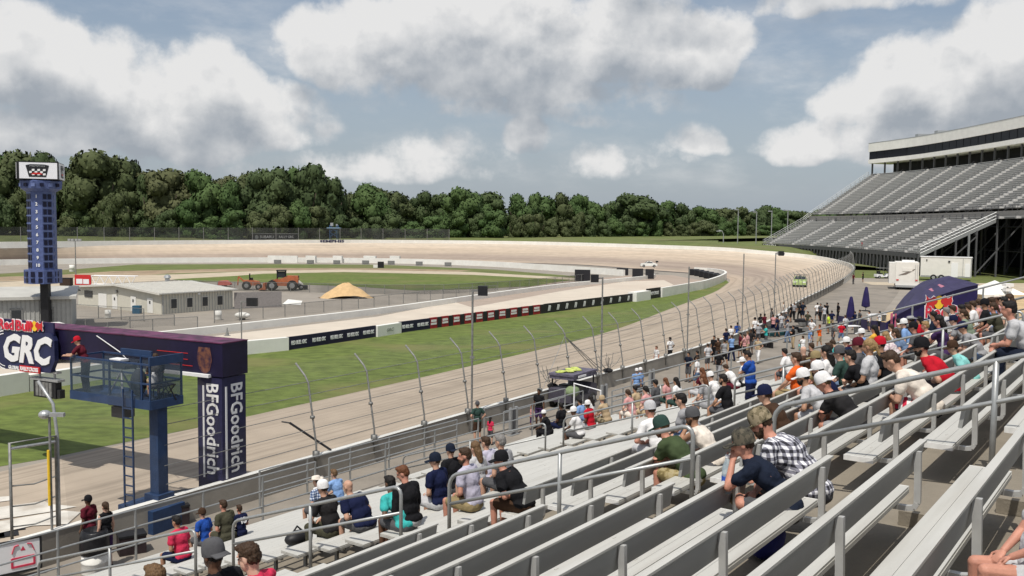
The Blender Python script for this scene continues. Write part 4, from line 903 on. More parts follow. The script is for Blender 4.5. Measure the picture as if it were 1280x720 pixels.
# upper deck runs on further to the right than the lower deck
def fpt2(f, run, z):
    if f <= 1: return fpt(f, run, z)
    d = (fpt(1, run, z) - fpt(.92, run, z)) / .08; return fpt(1, run, z) + d * (f - 1)
m_fs = M('stand_aluminium', (.60, .59, .56), .5, .07, 2, .05, metal=.1); m_fsr = M('stand_riser', (.29, .29, .28), .7, .08); m_fss = M('stand_steel', (.10, .10, .105), .7, .2); m_fsd = M('stand_dark_steel_and_shade', (.03, .03, .032), .8, .2)
fs = thing('far_grandstand', 'big grey aluminium grandstand with two decks and a press box along the top, far right', 'grandstand', (0, 0, 0))
aislesL = [.03 + .122 * k for k in range(8)]; aislesU = [.035 + .098 * k for k in range(19)]
def rows_part(name, r, fs_list, run, z, dep, th, mat, f0, f1, gaps, gw):
    mb = MB(); f = f0; ed = [f0] + [x for g_ in gaps if f0 < g_ < f1 for x in (g_ - gw, g_ + gw)] + [f1]
    for a, b in zip(ed[::2], ed[1::2]):
        if b - a < .01: continue
        k = max(2, int((b - a) / .06) + 1); A = [fpt2(a + (b - a) * t / (k - 1), run, z) for t in range(k)]; B = [fpt2(a + (b - a) * t / (k - 1), run + dep, z) for t in range(k)]
        mb.loft(B, A); mb.loft([p - Vector((0, 0, th)) for p in A][::-1], A[::-1]) if False else mb.loft(A, [p - Vector((0, 0, th)) for p in A])
    return put(name, mb, mat, fs)
FU = 1.75
for r in range(NRL):
    run, z = fz(r); rows_part('bench_row', r, None, run + .22, z + .45, .42, .10, m_fs, 0, 1, aislesL, .013)
for r in range(NRL, NRL + NRU):
    run, z = fz(r); rows_part('bench_row', r, None, run + .22, z + .45, .40, .10, m_fs, 0, FU, aislesU, .011)
# stepped deck below the seats
for r0, r1, f1 in ((0, NRL, 1.0), (NRL, NRL + NRU, FU)):
    mb = MB(); k = 40
    for r in range(r0, r1):
        run, z = fz(r); rn, zn = fz(r + 1)
        if r == NRL - 1: rn = run + RUNL; zn = z + RISL
        A = [fpt2(f1 * t / k, run, z) for t in range(k + 1)]; B = [fpt2(f1 * t / k, run + (RUNL if r < NRL else RUNU), z) for t in range(k + 1)]; C = [p + Vector((0, 0, RISL if r < NRL else RISU)) for p in B]
        mb.loft(B, A); mb.loft(C, B)
    put('deck', mb, m_fsr, fs)
# aisles: light step edges
ST = MB().box((0, 0, 0), (.34, 1.5, .16)).mesh('aisle_step')
for deck, gaps, r0, r1, f1 in (('l', aislesL, 0, NRL, 1.0), ('u', aislesU, NRL, NRL + NRU, FU)):
    for g_ in gaps:
        if not 0.0 <= g_ < f1: continue
        mb = MB()
        for r in range(r0, r1):
            run, z = fz(r); d = fpt2(g_ + .004, run, z) - fpt2(g_ - .004, run, z); rz = math.atan2(d.y, d.x) + math.pi / 2
            mb.box(fpt2(g_, run + .45, z + .22), (.86, .62, .5), rz)
        put('aisle_stair', mb, M('stair_edge', (.52, .51, .49), .6), fs)['kind'] = 'stuff'
        mb = MB()
        for r in range(r0, r1 - 2, 3):
            a = fpt2(g_, fz(r)[0], fz(r)[1]); b = fpt2(g_, fz(r + 2)[0], fz(r + 2)[1]); mb.bar(a + Vector((0, 0, 1.0)), b + Vector((0, 0, 1.0)), .05).bar(a, a + Vector((0, 0, 1)), .05)
        put('aisle_rail', mb, m_fss, fs)['kind'] = 'stuff'
# cross walk between the decks
rL, zL = fz(NRL); rL = RUNL * NRL; zL = 4.5 + RISL * NRL; k = 40
mb = MB(); A = [fpt2(1.75 * t / k, rL, zL) for t in range(k + 1)]; B = [fpt2(1.75 * t / k, rL + WALKW, zL) for t in range(k + 1)]; mb.loft(B, A); mb.loft([p + Vector((0, 0, 1.6)) for p in B], B); put('cross_walk', mb, M('walk_fascia', (.26, .25, .23), .8, .1), fs)
def rail(name, f0, f1, run, z, h, step, mat=m_galv, n=2, r=.05):
    mb = MB(); k = max(2, int((f1 - f0) / step)); P = [fpt2(f0 + (f1 - f0) * t / k, run, z) for t in range(k + 1)]
    for p in P: mb.bar(p, p + Vector((0, 0, h)), r * 1.4)
    for j in range(n): mb.tube([p + Vector((0, 0, h * (j + 1) / n)) for p in P], r, 4)
    return put(name, mb, mat, fs)
rail('cross_walk_rail', 0, 1.75, rL + WALKW, zL + 1.6, 1.1, .03, m_fss); rail('cross_walk_rail', 0, 1.0, rL, zL, 1.1, .03, m_fss); rail('front_rail', 0, 1, -.4, 4.5, 1.2, .02)
mb = MB(); A = [fpt(t / k, -.6, 4.45) for t in range(k + 1)]; B = [fpt(t / k, -.6, 3.6) for t in range(k + 1)]; mb.loft(A, B); put('front_fascia', mb, m_fss, fs)
mb = MB(); A = [fpt(t / k, 1.2, 4.3) for t in range(k + 1)]; B = [fpt(t / k, 1.2, -.5) for t in range(k + 1)]; mb.loft(A, B); put('front_shade_sheet', mb, m_fsd, fs)  # dark sheet stands in for the shade under the open front
for t in range(46):
    p = fpt(t / 45, -.3, 0); put('front_column', MB().bar(p, p + Vector((0, 0, 4.4)), .32), m_fss, fs)
    if t < 45 and t % 2: q_ = fpt((t + 1) / 45, -.3, 0); put('front_brace', MB().bar(p, q_ + Vector((0, 0, 4.0)), .14), m_fss, fs)
# end walls: raking rails and the open steel below
def end_rail(f, r0, r1, name, h=1.2):
    mb = MB(); P = [fpt2(f, *fz(r)) for r in range(r0, r1)]
    for p in P[::2]: mb.bar(p, p + Vector((0, 0, h)), .09)
    for j in (0.02, .5, 1): mb.tube([p + Vector((0, 0, h * j)) for p in P], .06, 4)
    return put(name, mb, m_galv, fs)
end_rail(0, 0, NRL + 1, 'end_rail'); end_rail(0, NRL, NRL + NRU, 'end_rail'); end_rail(1, 0, NRL + 1, 'end_rail', 1.3)
for f in (1.0,):
    mb = MB(); P = [fpt2(f, *fz(r)) for r in range(0, NRL + 1)]; mb.loft([p - Vector((0, 0, .75)) for p in P], [p + Vector((0, 0, .1)) for p in P]); put('raking_beam', mb, m_galv, fs)
mb = MB()
for f in [.06 + .094 * k for k in range(19)]:
    for run in (3, 7, 11, 15, 20, 25, 30, 36, 41):
        if f > 1 and run < 16: continue
        zt_ = 4.5 + (run / RUNL * RISL if run < rL else RISL * NRL + 1.6 + max(0, run - rL - WALKW) / RUNU * RISU) - .6
        p = fpt2(f, run, 0); mb.bar(p, Vector((p.x, p.y, zt_)), .3)
    a = fpt2(f, 3, 4.2); 
    for (r0_, z0_, r1_, z1_) in ((3, .5, 11, 8), (11, .5, 20, 11), (20, .5, 30, 17), (30, .5, 41, 23)):
        if f > 1 and r0_ < 16: continue
        mb.bar(fpt2(f, r0_, z0_), fpt2(f, r1_, z1_), .2)
put('support_frame', mb, m_fss, fs)['kind'] = 'stuff'
mb = MB()
for run in (20, 30, 41):
    zt_ = 4.5 + RISL * NRL + 1.6 + max(0, run - rL - WALKW) / RUNU * RISU - .8
    for z in (5, 10, 15): 
        if z < zt_: mb.tube([fpt2(FU * t / 20, run, z) for t in range(21)], .13, 4)
put('support_girder', mb, m_fss, fs)
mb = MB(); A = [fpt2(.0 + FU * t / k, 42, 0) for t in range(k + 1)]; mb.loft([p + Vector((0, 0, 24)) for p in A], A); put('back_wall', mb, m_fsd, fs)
o = fpt(.99, 9.0, 0); put('corner_post', MB().bar(o, o + Vector((0, 0, 8.4)), .3), m_galv, fs)
# press box on the top row
rt, zt2 = fz(NRL + NRU); m_pb = M('press_box_cream', (.84, .82, .77), .6, .04, .6)
def strip_box(name, f0, f1, ra, rb_, z0, z1, mat, kk=24):
    mb = MB(); rows = []
    for t in range(kk + 1):
        f = f0 + (f1 - f0) * t / kk; rows.append([fpt2(f, ra, z0), fpt2(f, ra, z1), fpt2(f, rb_, z1), fpt2(f, rb_, z0)])
    for j in range(4): mb.loft([q[j] for q in rows], [q[(j + 1) % 4] for q in rows])
    mb.f = [tuple(reversed(f)) for f in mb.f]; mb.add(rows[0], [(0, 1, 2, 3)]); mb.add(rows[-1], [(3, 2, 1, 0)]); return put(name, mb, mat, fs)
PF0 = .0
strip_box('press_box_sill', PF0, FU, rt - 1.2, rt + 8, zt2 + 3.35, zt2 + 4.6, m_pb); strip_box('press_box_window', PF0 + .001, FU, rt - .9, rt + 7.9, zt2 + 4.6, zt2 + 7.1, M('press_box_glass', (.010, .011, .016), .35, .1, spec=.2)); strip_box('press_box_fascia', PF0, FU, rt - 1.3, rt + 8.1, zt2 + 7.1, zt2 + 9.8, m_pb); strip_box('press_box_roof', PF0, FU, rt - 1.35, rt + 8.2, zt2 + 9.8, zt2 + 9.95, m_galv)
for t in range(1, 60):
    f = FU * t / 60; a = fpt2(f, rt - .95, zt2 + 4.6); put('window_mullion', MB().bar(a, a + Vector((0, 0, 2.5)), .07), m_black, fs)
for t in range(0, 36):
    f = PF0 + .004 + FU * t / 36; p = fpt2(f, rt + .2, zt2 - .8); put('press_box_column', MB().bar(p, p + Vector((0, 0, 4.2)), .45), m_fss, fs)
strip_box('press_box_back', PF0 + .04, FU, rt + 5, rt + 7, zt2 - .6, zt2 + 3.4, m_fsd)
for t in (.19, .27): p = fpt2(t, rt + 2, zt2 + 10.3); put('roof_equipment', MB().box(p, (6, 2, .8)), m_galv, fs)
for t in range(14): p = fpt2(.1 + .11 * t, rt + 1, zt2 + 10.1); put('roof_light', MB().box(p, (.6, .6, .4)), m_galvd, fs)
o0 = fpt(.0, -.75, 3.0); o1 = fpt(.18, -.75, 3.0); d_ = (o1 - o0)
bn = put('front_banner', MB().quad(o0, fpt(.09, -.75, 3.0), fpt(.09, -.75, 4.4), o0 + Vector((0, 0, 1.4))), m_bblk, fs)
put_text('banner_lettering', 'HONDA', 1.5, m_wtxt, bn, frame(o0.lerp(fpt(.09, -.75, 3.0), .5) + Vector((-.06, 0, .7)), -(o0 - fpt(.09, -.75, 3))), depth=.02, bold=.03, width=(fpt(.09, 0, 0) - fpt(0, 0, 0)).length * .8)

# ---- paddock vehicles behind the stand
m_rv = M('camper_white', (.74, .72, .67), .5, .04, 1); m_rvg = M('camper_graphic', (.18, .15, .13), .5)
R0 = at(1133, 362); rv = thing('camper', 'white camper seen from behind with a dark swoosh, parked beside the long trailer', 'camper', R0, -.36)
put('body', MB().box((0, 2.6, 2.45), (3.3, 6.5, 3.5)), m_rv, rv); put('lower_body', MB().box((0, 2.6, .62), (3.2, 6.3, .5)), m_rvg, rv); put('bumper', MB().box((0, -.8, .55), (3.2, .25, .3)), m_galv, rv)
put('rear_window', MB().box((0, -.68, 3.1), (1.4, .06, .5)), m_rv, rv); put('graphic', MB().add([(x, -.69, z) for x, z in ((-1.3, 2.2), (-.2, 2.35), (.9, 3.0), (1.2, 3.3), (.6, 3.05), (-.4, 2.6))], [(0, 1, 2, 3, 4, 5)]), m_rvg, rv)
for x in (-1.35, 1.35): put('tail_light', MB().box((x, -.69, 1.5), (.35, .06, .18)), m_red, rv)
put('ladder', MB().box((1.15, -.72, 2.6), (.05, .05, 2.6)).box((1.45, -.72, 2.6), (.05, .05, 2.6)), m_galv, rv); put('roof_unit', MB().box((-.2, 2, 4.35), (1, 1.1, .3)).box((.8, 4, 4.3), (.8, .8, .25)), m_wtxt, rv); put('side_bay', MB().box((-2.05, 2.2, 2.5), (1.0, 4.2, 3.2)), m_rv, rv)
for x in (-1.2, 1.2):
    for y in (.6, 4.6): o = wheel(rv, (x, y, .45), .45, .35); o.rotation_euler = (0, 0, math.pi / 2)
T1, T0 = at(1214, 352), at(1150, 350); d_ = (T1 - T0).normalized(); tl = thing('race_trailer', 'long white enclosed race trailer with twin axles behind the purple tent', 'trailer', (T0 + T1) / 2, math.atan2(d_.y, d_.x)); TL = (T1 - T0).length
put('body', MB().box((0, 1.4, 2.45), (TL, 2.8, 3.6)), m_rv, tl); put('roof', MB().box((0, 1.4, 4.3), (TL + .15, 2.95, .12)), m_wtxt, tl); put('rear_corner', MB().box((TL / 2 - .1, -.03, 2.45), (.15, .08, 3.5)).box((TL * .33, -.03, 2.45), (.08, .06, 3.4)), m_galv, tl)
put('side_door', MB().box((TL * .17, -.04, 2.0), (TL * .13, .06, 2.6)), m_wtxt, tl); put('side_door', MB().box((TL * .42, -.04, 2.0), (TL * .1, .06, 2.4)), m_wtxt, tl); put('door_lamp', MB().box((TL * .06, -.06, 3.5), (.35, .12, .3)), m_black, tl); put('skirt', MB().box((0, .02, .75), (TL * .98, .06, .3)), m_galv, tl); put('marker_lamp', MB().box((-TL * .38, -.06, 3.7), (.2, .1, .3)), m_black, tl)
for x in (-2.0, -.7): wheel(tl, (x, .1, .55), .55, .35); wheel(tl, (x, 2.7, .55), .55, .35)
for (x, y, lab, mt) in ((1103, 348, 'white and black golf cart parked left of the camper', m_wtxt), (1120, 346, 'dark golf cart between the white cart and the camper', m_black)):
    o = thing('golf_cart', lab, 'golf cart', at(x, y), .1); put('body', MB().prism([(-1.4, .3), (-1.4, .8), (-.3, .8), (-.1, .45), (.5, .45), (.8, .95), (1.35, .8), (1.4, .3)], -.6, .6).xf(Matrix.Rotation(math.pi / 2, 4, 'X')), mt, o)
    put('seat', MB().box((-.5, 0, .9), (.5, 1.1, .2)).box((-.8, 0, 1.15), (.12, 1.1, .5)), m_black, o); put('roof', MB().box((-.1, 0, 1.95), (1.9, 1.25, .08)), m_galvd, o); q = MB()
    for a in (-.9, .7):
        for b in (-.55, .55): q.bar((a, b, .8), (a, b, 1.95), .05)
    put('roof_post', q, m_black, o)
    for a in (-.9, .9):
        for b in (-.55, .55): wheel(o, (a, b, .28), .28, .2)
# purple promotion tent with curved roof
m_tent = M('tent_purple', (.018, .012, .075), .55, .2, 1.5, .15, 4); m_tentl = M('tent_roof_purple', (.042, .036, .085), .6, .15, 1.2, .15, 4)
F0 = at(1107, 416); F1 = atd(1222, 400, F0.y + 3.5); F1.z = 0; fx = (F1 - F0).normalized(); TW_ = (F1 - F0).length; fy = Vector((-fx.y, fx.x, 0))
tn = thing('promo_tent', 'dark purple promotion tent with arched roof and a red and yellow bull emblem', 'tent', F0, math.atan2(fx.y, fx.x))
dav = (F0.y + F1.y) / 2
def tz(px, py, d=None): 
    P = atd(px, py, d or dav); return P
arc = []
for (px, py) in ((1107, 403), (1125, 391), (1148, 379), (1170, 370), (1190, 363.5), (1206, 359), (1222, 356)):
    t = (px - 1107) / 115; P = atd(px, py, F0.y + (F1.y - F0.y) * t); arc.append(((P - F0).dot(fx), P.z))
arc = [(max(0, a), b) for a, b in arc]
front = [(arc[0][0], 0.0)] + arc + [(arc[-1][0], 0.0)]
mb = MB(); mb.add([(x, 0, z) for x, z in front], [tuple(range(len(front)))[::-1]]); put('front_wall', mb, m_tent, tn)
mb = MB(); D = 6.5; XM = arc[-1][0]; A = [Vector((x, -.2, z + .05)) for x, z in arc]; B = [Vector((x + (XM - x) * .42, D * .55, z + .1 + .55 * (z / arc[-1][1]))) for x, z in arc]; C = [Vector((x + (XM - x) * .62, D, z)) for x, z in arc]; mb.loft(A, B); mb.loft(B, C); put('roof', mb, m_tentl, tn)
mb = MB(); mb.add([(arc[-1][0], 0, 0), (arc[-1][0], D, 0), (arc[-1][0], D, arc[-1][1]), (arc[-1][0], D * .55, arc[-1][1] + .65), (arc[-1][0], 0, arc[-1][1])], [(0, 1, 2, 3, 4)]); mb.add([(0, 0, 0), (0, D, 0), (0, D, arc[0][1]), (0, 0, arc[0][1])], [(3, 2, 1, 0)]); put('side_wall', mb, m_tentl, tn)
def tl_(px, py): P = atd(px, py, dav); return (P - F0).dot(fx), P.z
x, z = tl_(1175, 378); red_bull(tn, Matrix.Translation((x, -.08, z)), 1.55, 0)
x, z = tl_(1172, 390.5); [(put_text('logo_outline', w_, 1.5, m_wtxt, tn, Matrix.Translation((x + x_, -.05, z)), depth=.02, bold=.10, width=2.7), put_text('logo_lettering', w_, 1.5, m_rbred, tn, Matrix.Translation((x + x_, -.10, z)), depth=.03, bold=.02, width=2.5)) for w_, x_ in (('Red', -.1), ('Bull', 2.8))]
q = MB(); 
for (a, b) in ((.46, .6), (.6, .72)): q.add([A[3].lerp(B[3], a) + Vector((0, 0, .03)), A[4].lerp(B[4], a) + Vector((0, 0, .03)), A[4].lerp(B[4], b) + Vector((0, 0, .03)), A[3].lerp(B[3], b) + Vector((0, 0, .03))], [(0, 1, 2, 3)])
put('roof_print', q, M('roof_pink', (.40, .16, .22), .6), tn)
put('front_print', MB().box((.55, -.06, 1.0), (.25, .03, 1.5)).box((1.0, -.06, 1.1), (.2, .03, 1.2)), M('logo_pink', (.5, .12, .2), .6), tn)
for (px, py0, py1, lab) in ((1063, 370, 402, 'tall closed purple parasol standing left, nearer the crowd'), (1082, 358, 387, 'closed purple parasol farther back on the paved walk')):
    b = at(px, py1 + 2); H_ = (b.y) * (py1 + 2 - py0) / FPX * 1.0; o = thing('closed_parasol', lab, 'parasol', b)
    put('canopy', MB().lathe([(.05, H_ * .14), (H_ * .17, H_ * .2), (H_ * .16, H_ * .34), (H_ * .10, H_ * .75), (H_ * .05, H_ * .97), (.02, H_)], 9), m_tent, o, smooth=False); put('pole', MB().tube([(0, 0, 0), (0, 0, H_ * 1.0)], .05, 8), m_galv, o); put('foot', MB().box((0, 0, .05), (.7, .7, .1)), m_black, o)
# cream marquee and straw hat stall right of the tent
P0_ = at(1228, 392); o = thing('marquee', 'white canvas marquee right of the purple tent', 'tent', P0_, .1); W_ = 5.2
put('roof', MB().add([(0, 0, 2.1), (W_, 0, 2.1), (W_, 4, 2.1), (0, 4, 2.1), (W_ / 2, 2, 3.6)], [(0, 1, 4), (1, 2, 4), (2, 3, 4), (3, 0, 4)]), m_white, o); put('wall', MB().box((W_ / 2, 4, 1.05), (W_, .05, 2.1)).box((W_ * .25, 0, 1.6), (W_ * .5, .05, 1.0)), m_white, o)
for a in (0, W_):
    for b in (0, 4): put('pole', MB().tube([(a, b, 0), (a, b, 2.1)], .05, 6), m_galv, o)
for (px, lab) in ((1258, 'tall white stacked vent box on a post behind the crowd at the right edge'),):
    b = at(px, 392); o = thing('vent_box', lab, 'vent', b); put('post', MB().tube([(0, 0, 0), (0, 0, 3.0)], .1, 8), m_galv, o); put('hood', MB().box((0, 0, 3.2), (.9, .9, .35)).box((0, 0, 2.7), (.7, .7, .4)), m_wtxt, o)
# ================================================================== trees
def leaf_mat(name, c1, c2):
    m = bpy.data.materials.new(name); m.use_nodes = True; nt = m.node_tree; b = nt.nodes['Principled BSDF']; b.inputs['Roughness'].default_value = .75; b.inputs['Specular IOR Level'].default_value = .15
    t = N(nt, 'ShaderNodeTexCoord'); n = N(nt, 'ShaderNodeTexNoise'); n.inputs['Scale'].default_value = .55; n.inputs['Detail'].default_value = 5; nt.links.new(t.outputs['Object'], n.inputs['Vector'])
    oi = N(nt, 'ShaderNodeObjectInfo'); mx = N(nt, 'ShaderNodeMix', data_type='RGBA'); mx.inputs[6].default_value = (*c1, 1); mx.inputs[7].default_value = (*c2, 1)
    f = MATH(nt, 'ADD', MAPR(nt, n.outputs[0], .35, .68), MATH(nt, 'MULTIPLY', MATH(nt, 'SUBTRACT', oi.outputs['Random'], .5), .5), clamp=True)
    nt.links.new(f, mx.inputs[0]); nt.links.new(mx.outputs[2], b.inputs['Base Color'])
    return m
leafs = [leaf_mat('leaf_olive', (.058, .076, .030), (.092, .108, .048)), leaf_mat('leaf_dark', (.050, .074, .030), (.076, .104, .042)), leaf_mat('leaf_green', (.050, .088, .028), (.080, .122, .042)), leaf_mat('leaf_tan', (.070, .080, .034), (.108, .114, .055))]  # a little grey mixed into the leaf colours for distance haze
m_bark = M('bark', (.07, .055, .04), .9, .2)
def crown_mesh(seed, leaf=.62, n=4200, spread=1.0):
    r = np.random.default_rng(seed); vs = []; fs = []; nm = []
    lumps = []
    for k in range(20):       # unit crown: radius 1, height 0.12..2
        a = r.uniform(0, 2 * math.pi); h = r.uniform(.30, 1.72); rad = (.62 * math.sin(min(1, max(0, (h - .1) / 1.95)) * math.pi) ** .6) * r.uniform(.35, 1.0)
        lumps.append((rad * math.cos(a), rad * math.sin(a), h, r.uniform(.26, .42)))
    lumps.append((0, 0, 1.6, .38)); lumps.append((.1, 0, 1.1, .5)); lumps.append((0, .1, .6, .5))
    for (x, y, z, s) in lumps:
        c = int(n * s * s / sum(l[3] ** 2 for l in lumps))
        d = r.normal(size=(c, 3)); d /= np.linalg.norm(d, axis=1)[:, None]; rr = s * r.uniform(.72, 1.06, size=c)
        for i in range(c):
            p = np.array((x, y, z)) + d[i] * rr[i] * np.array((1, 1, .82))
            t1 = np.cross(d[i] + r.normal(size=3) * .55, r.normal(size=3)); t1 /= np.linalg.norm(t1) + 1e-9; t2 = np.cross(d[i] + r.normal(size=3) * .5, t1); t2 /= np.linalg.norm(t2) + 1e-9
            q = r.uniform(.035, .075) * leaf / .62; o = len(vs); t2 = t2 if np.dot(np.cross(t1, t2), d[i]) < 0 else -t2
            vs += [p - t1 * q, p + t2 * q * .7, p + t1 * q, p - t2 * q * .7]; fs.append((o, o + 1, o + 2, o + 3)); dn = d[i] + r.normal(size=3) * .28 + np.array((0, 0, .15)); dn /= np.linalg.norm(dn); nm += [dn] * 4
        # shaded heart of the lump so the crown is not hollow
        o = len(vs); ms = MB().ell((x, y, z), (s * .84, s * .84, s * .70), nu=7, nv=5); vs += [np.array(v) for v in ms.v]; nm += [(np.array(v) - np.array((x, y, z))) / np.linalg.norm(np.array(v) - np.array((x, y, z))) for v in ms.v]; fs += [tuple(i + o for i in f) for f in ms.f]
    me = bpy.data.meshes.new('crown'); me.from_pydata([tuple(v) for v in vs], [], fs); me.update(); me.normals_split_custom_set_from_vertices([tuple(x) for x in nm]); return me
CROWNS = [crown_mesh(s) for s in range(40, 47)]; CR2 = {}
TRK = MB().tube([(0, 0, -.2), (.02, 0, .5), (0, .03, 1.1)], [.075, .055, .03], 7)
for a in (.5, 2.4, 4.3): TRK.tube([(.01, .01, .5), (.25 * math.cos(a), .25 * math.sin(a), .9), (.42 * math.cos(a), .42 * math.sin(a), 1.25)], [.035, .025, .012], 5)
TRK = TRK.mesh('trunk', True); TRK.materials.append(m_bark)
KINDS = {'olive': (0, 'broad olive green tree'), 'dark': (1, 'dark rounded tree'), 'green': (2, 'fresh green bushy tree'), 'tan': (3, 'pale olive tree with yellowish foliage')}
def tree(px, ytop, d, kind, width_px, label, group=None, zb=None, seed=None):
    rr = random.Random(seed if seed is not None else int(px * 7 + ytop))
    b = atd(px, 290, d); zb = 3.0 if zb is None else zb; top = atd(px, ytop, d).z; h = top - zb; w = width_px / 2 * d / FPX
    k = KINDS[kind][0]; ci = rr.randrange(len(CROWNS))
    if (ci, k) not in CR2: c = CROWNS[ci].copy(); c.materials.append(leafs[k]); CR2[(ci, k)] = c
    o = thing('tree', label, 'tree', (b.x, b.y, zb), rr.uniform(0, 6.28), group)
    c = put('crown', CR2[(ci, k)], None, o); c.scale = (w, w, h / 2.0); t = put('trunk', TRK, None, o); t.scale = (h * .45, h * .45, h * .5); return o
prof = [(-60, 186), (0, 186), (40, 184), (62, 190), (80, 203), (100, 193), (130, 187), (150, 189), (165, 197), (182, 209), (215, 206), (240, 212), (268, 213), (292, 217), (308, 209), (350, 204), (390, 204), (415, 214), (430, 236), (445, 229), (470, 228), (490, 232), (520, 236), (560, 237), (590, 232), (640, 236), (680, 238), (720, 236), (750, 249), (790, 241), (850, 250), (900, 253), (950, 251), (1000, 257), (1090, 256), (1180, 252), (1300, 250)]
def dist(px): return 262 if px < 300 else (262 + (px - 300) * .16 if px < 620 else 313 + (px - 620) * .32)
big = [(18, 184, 'olive', 90, 'tall olive tree left of the scoring tower'), (60, 189, 'dark', 60, 'dark tree directly behind the scoring tower'), (132, 186, 'olive', 108, 'tallest broad olive tree, right of the scoring tower'), (100, 196, 'olive', 60, 'olive tree squeezed between the scoring tower and the tallest tree'), (212, 206, 'tan', 96, 'pale yellowish tree right of the tallest olive tree'), (185, 212, 'dark', 50, 'dark tree in the gap beside the yellowish tree'), (255, 212, 'green', 70, 'fresh green tree between the yellowish tree and the dark pair'), (288, 221, 'green', 50, 'small green tree left of the dark pair'), (332, 206, 'dark', 80, 'left tree of the dark rounded pair'), (385, 203, 'dark', 92, 'right tree of the dark rounded pair'), (418, 222, 'dark', 46, 'dark tree on the right shoulder of the dark pair'), (462, 228, 'green', 66, 'bright green tree right behind the small blue scaffold tower'), (-40, 186, 'olive', 90, 'olive tree cut by the left edge'),
       (580, 233, 'green', 70, 'green tree at the middle of the treeline'), (800, 241, 'dark', 92, 'broad dark tree right of the notch in the treeline')]
for px, yt, kd, w, lab in big: tree(px, yt, dist(px) - 6, kd, w, lab)
rr = random.Random(5); px = -100
groups = {'olive': 'olive trees of the treeline', 'dark': 'dark trees of the treeline', 'green': 'green trees of the treeline', 'tan': 'pale trees of the treeline'}
while px < 1330:
    yt = line_y(prof, max(-59, px)) + rr.uniform(1, 7); w = rr.uniform(42, 66) if px < 620 else rr.uniform(30, 50)
    kd = rr.choice(['olive', 'dark', 'dark', 'green', 'tan'] if px < 430 else (['green', 'green', 'olive', 'green', 'dark'] if px < 740 else ['dark', 'dark', 'green', 'olive']))
    tree(px, yt, dist(px) + rr.uniform(8, 22), kd, w * 1.1, {'olive': 'olive tree in the dense treeline beyond the far wall', 'dark': 'dark green tree in the dense treeline beyond the far wall', 'green': 'fresh green tree in the dense treeline beyond the far wall', 'tan': 'pale olive tree in the dense treeline beyond the far wall'}[kd], groups[kd]); px += w * .46
px = -90
while px < 1060:      # lower bushy edge
    w = rr.uniform(26, 44) if px < 620 else rr.uniform(18, 32); yb = line_y(prof, max(-59, px)); yt = yb + (293 - yb) * rr.uniform(.42, .72)
    kd = rr.choice(['dark', 'green', 'olive', 'green'])
    tree(px, yt, dist(px) - rr.uniform(10, 16), kd, w * 1.25, {'dark': 'low dark tree at the foot of the treeline', 'green': 'low green tree at the foot of the treeline', 'olive': 'low olive tree at the foot of the treeline'}[kd], 'low %s trees at the foot of the treeline' % kd); px += w * .72
for (x, y0, y1, lab) in ((922, 262, 300, 'thin light pole before the trees, leftmost of the row of four'), (945, 265, 300, 'thin light pole before the trees, second of the row of four'), (964, 264, 299, 'thin light pole before the trees, third of the row of four'), (984, 263, 298, 'thin light pole before the trees, rightmost of the row of four'), (904, 289, 309, 'short curved lamp post just beyond the white wall')):
    d = 300; b = atd(x, y1, d); t = atd(x, y0, d); o = thing('light_pole', lab, 'lamp post', (b.x, b.y, 3.4)); H_ = t.z - 3.4
    put('pole', MB().tube([(0, 0, 0), (0, 0, H_)] if y1 - y0 > 25 else [(0, 0, 0), (0, 0, H_ * .8), (-.5, 0, H_), (-1.6, 0, H_ * 1.06)], .16, 6), m_galv, o); put('lamp_head', MB().box((-.6 if y1 - y0 > 25 else -1.7, 0, H_), (1.3, .5, .3)), m_galv, o)
tm = MB(); A = [atd(x, 290, dist(max(x, 0)) + 60) for x in range(-200, 1500, 25)]; tm.loft([Vector((p.x, p.y, 2)) for p in A], [Vector((p.x, p.y, 9 + 2 * math.sin(i * 1.7))) for i, p in enumerate(A)]); tm.f = [tuple(reversed(f)) for f in tm.f]
o = put('far_woods', tm, leafs[1]); o['kind'] = 'stuff'

# ================================================================== the near grandstand
ANG = R(35.8); U = Vector((math.sin(ANG), math.cos(ANG), 0)); NN = Vector((-math.cos(ANG), math.sin(ANG), 0)); SRZ = math.atan2(U.y, U.x)
PITCH, RISE, WB0, ZB0 = .76, .254, .89, 7.70
def SP(t, w, z): p = U * t + NN * w; return Vector((p.x, p.y, z))
def wb(k): return WB0 + PITCH * k
def zback(k): return ZB0 - RISE * k
def zseat(k): return zback(k) - .41
def ztread(k): return zback(k) - .84
KF = 25
SEC = [(-3.0, 8.2), (10.05, 20.2), (22.2, 32.2)]
m_tread = M('tread_concrete', (.235, .205, .16), .92, .12, 1.2, .35, 26, var2=(.6, .6, (.17, .15, .12)))
m_seat = M('seat_aluminium', (.50, .492, .455), .5, .05, 1.4, .06, 14, stretch=(.25, 3, 3), var2=(2.2, .5, (.40, .385, .345)))
m_backr = M('backrest_aluminium', (.40, .407, .395), .5, .07, 2.0, .05, 12, stretch=(.2, 3, 3), metal=.15)
m_brk = M('bracket_aluminium', (.50, .50, .485), .42, .06, 6, .04, metal=.3)
gs = thing('near_grandstand', 'stepped grey concrete grandstand running down to the walkway in the foreground', 'grandstand', SP(0, 0, 0), SRZ)
TL0, TL1 = -8.0, 35.6
TR = {}
for k in range(-4, KF + 1):
    # tread of row k lies behind its riser; w from back of this row to the next riser
    w0 = wb(k) - .12; w1 = wb(k) - .12 + PITCH; z = ztread(k)
    put('tread', MB().span((TL0, w0, z - .27), (TL1, w1 + .03, z)), m_tread, gs)
wfoot = wb(KF) - .12 + PITCH
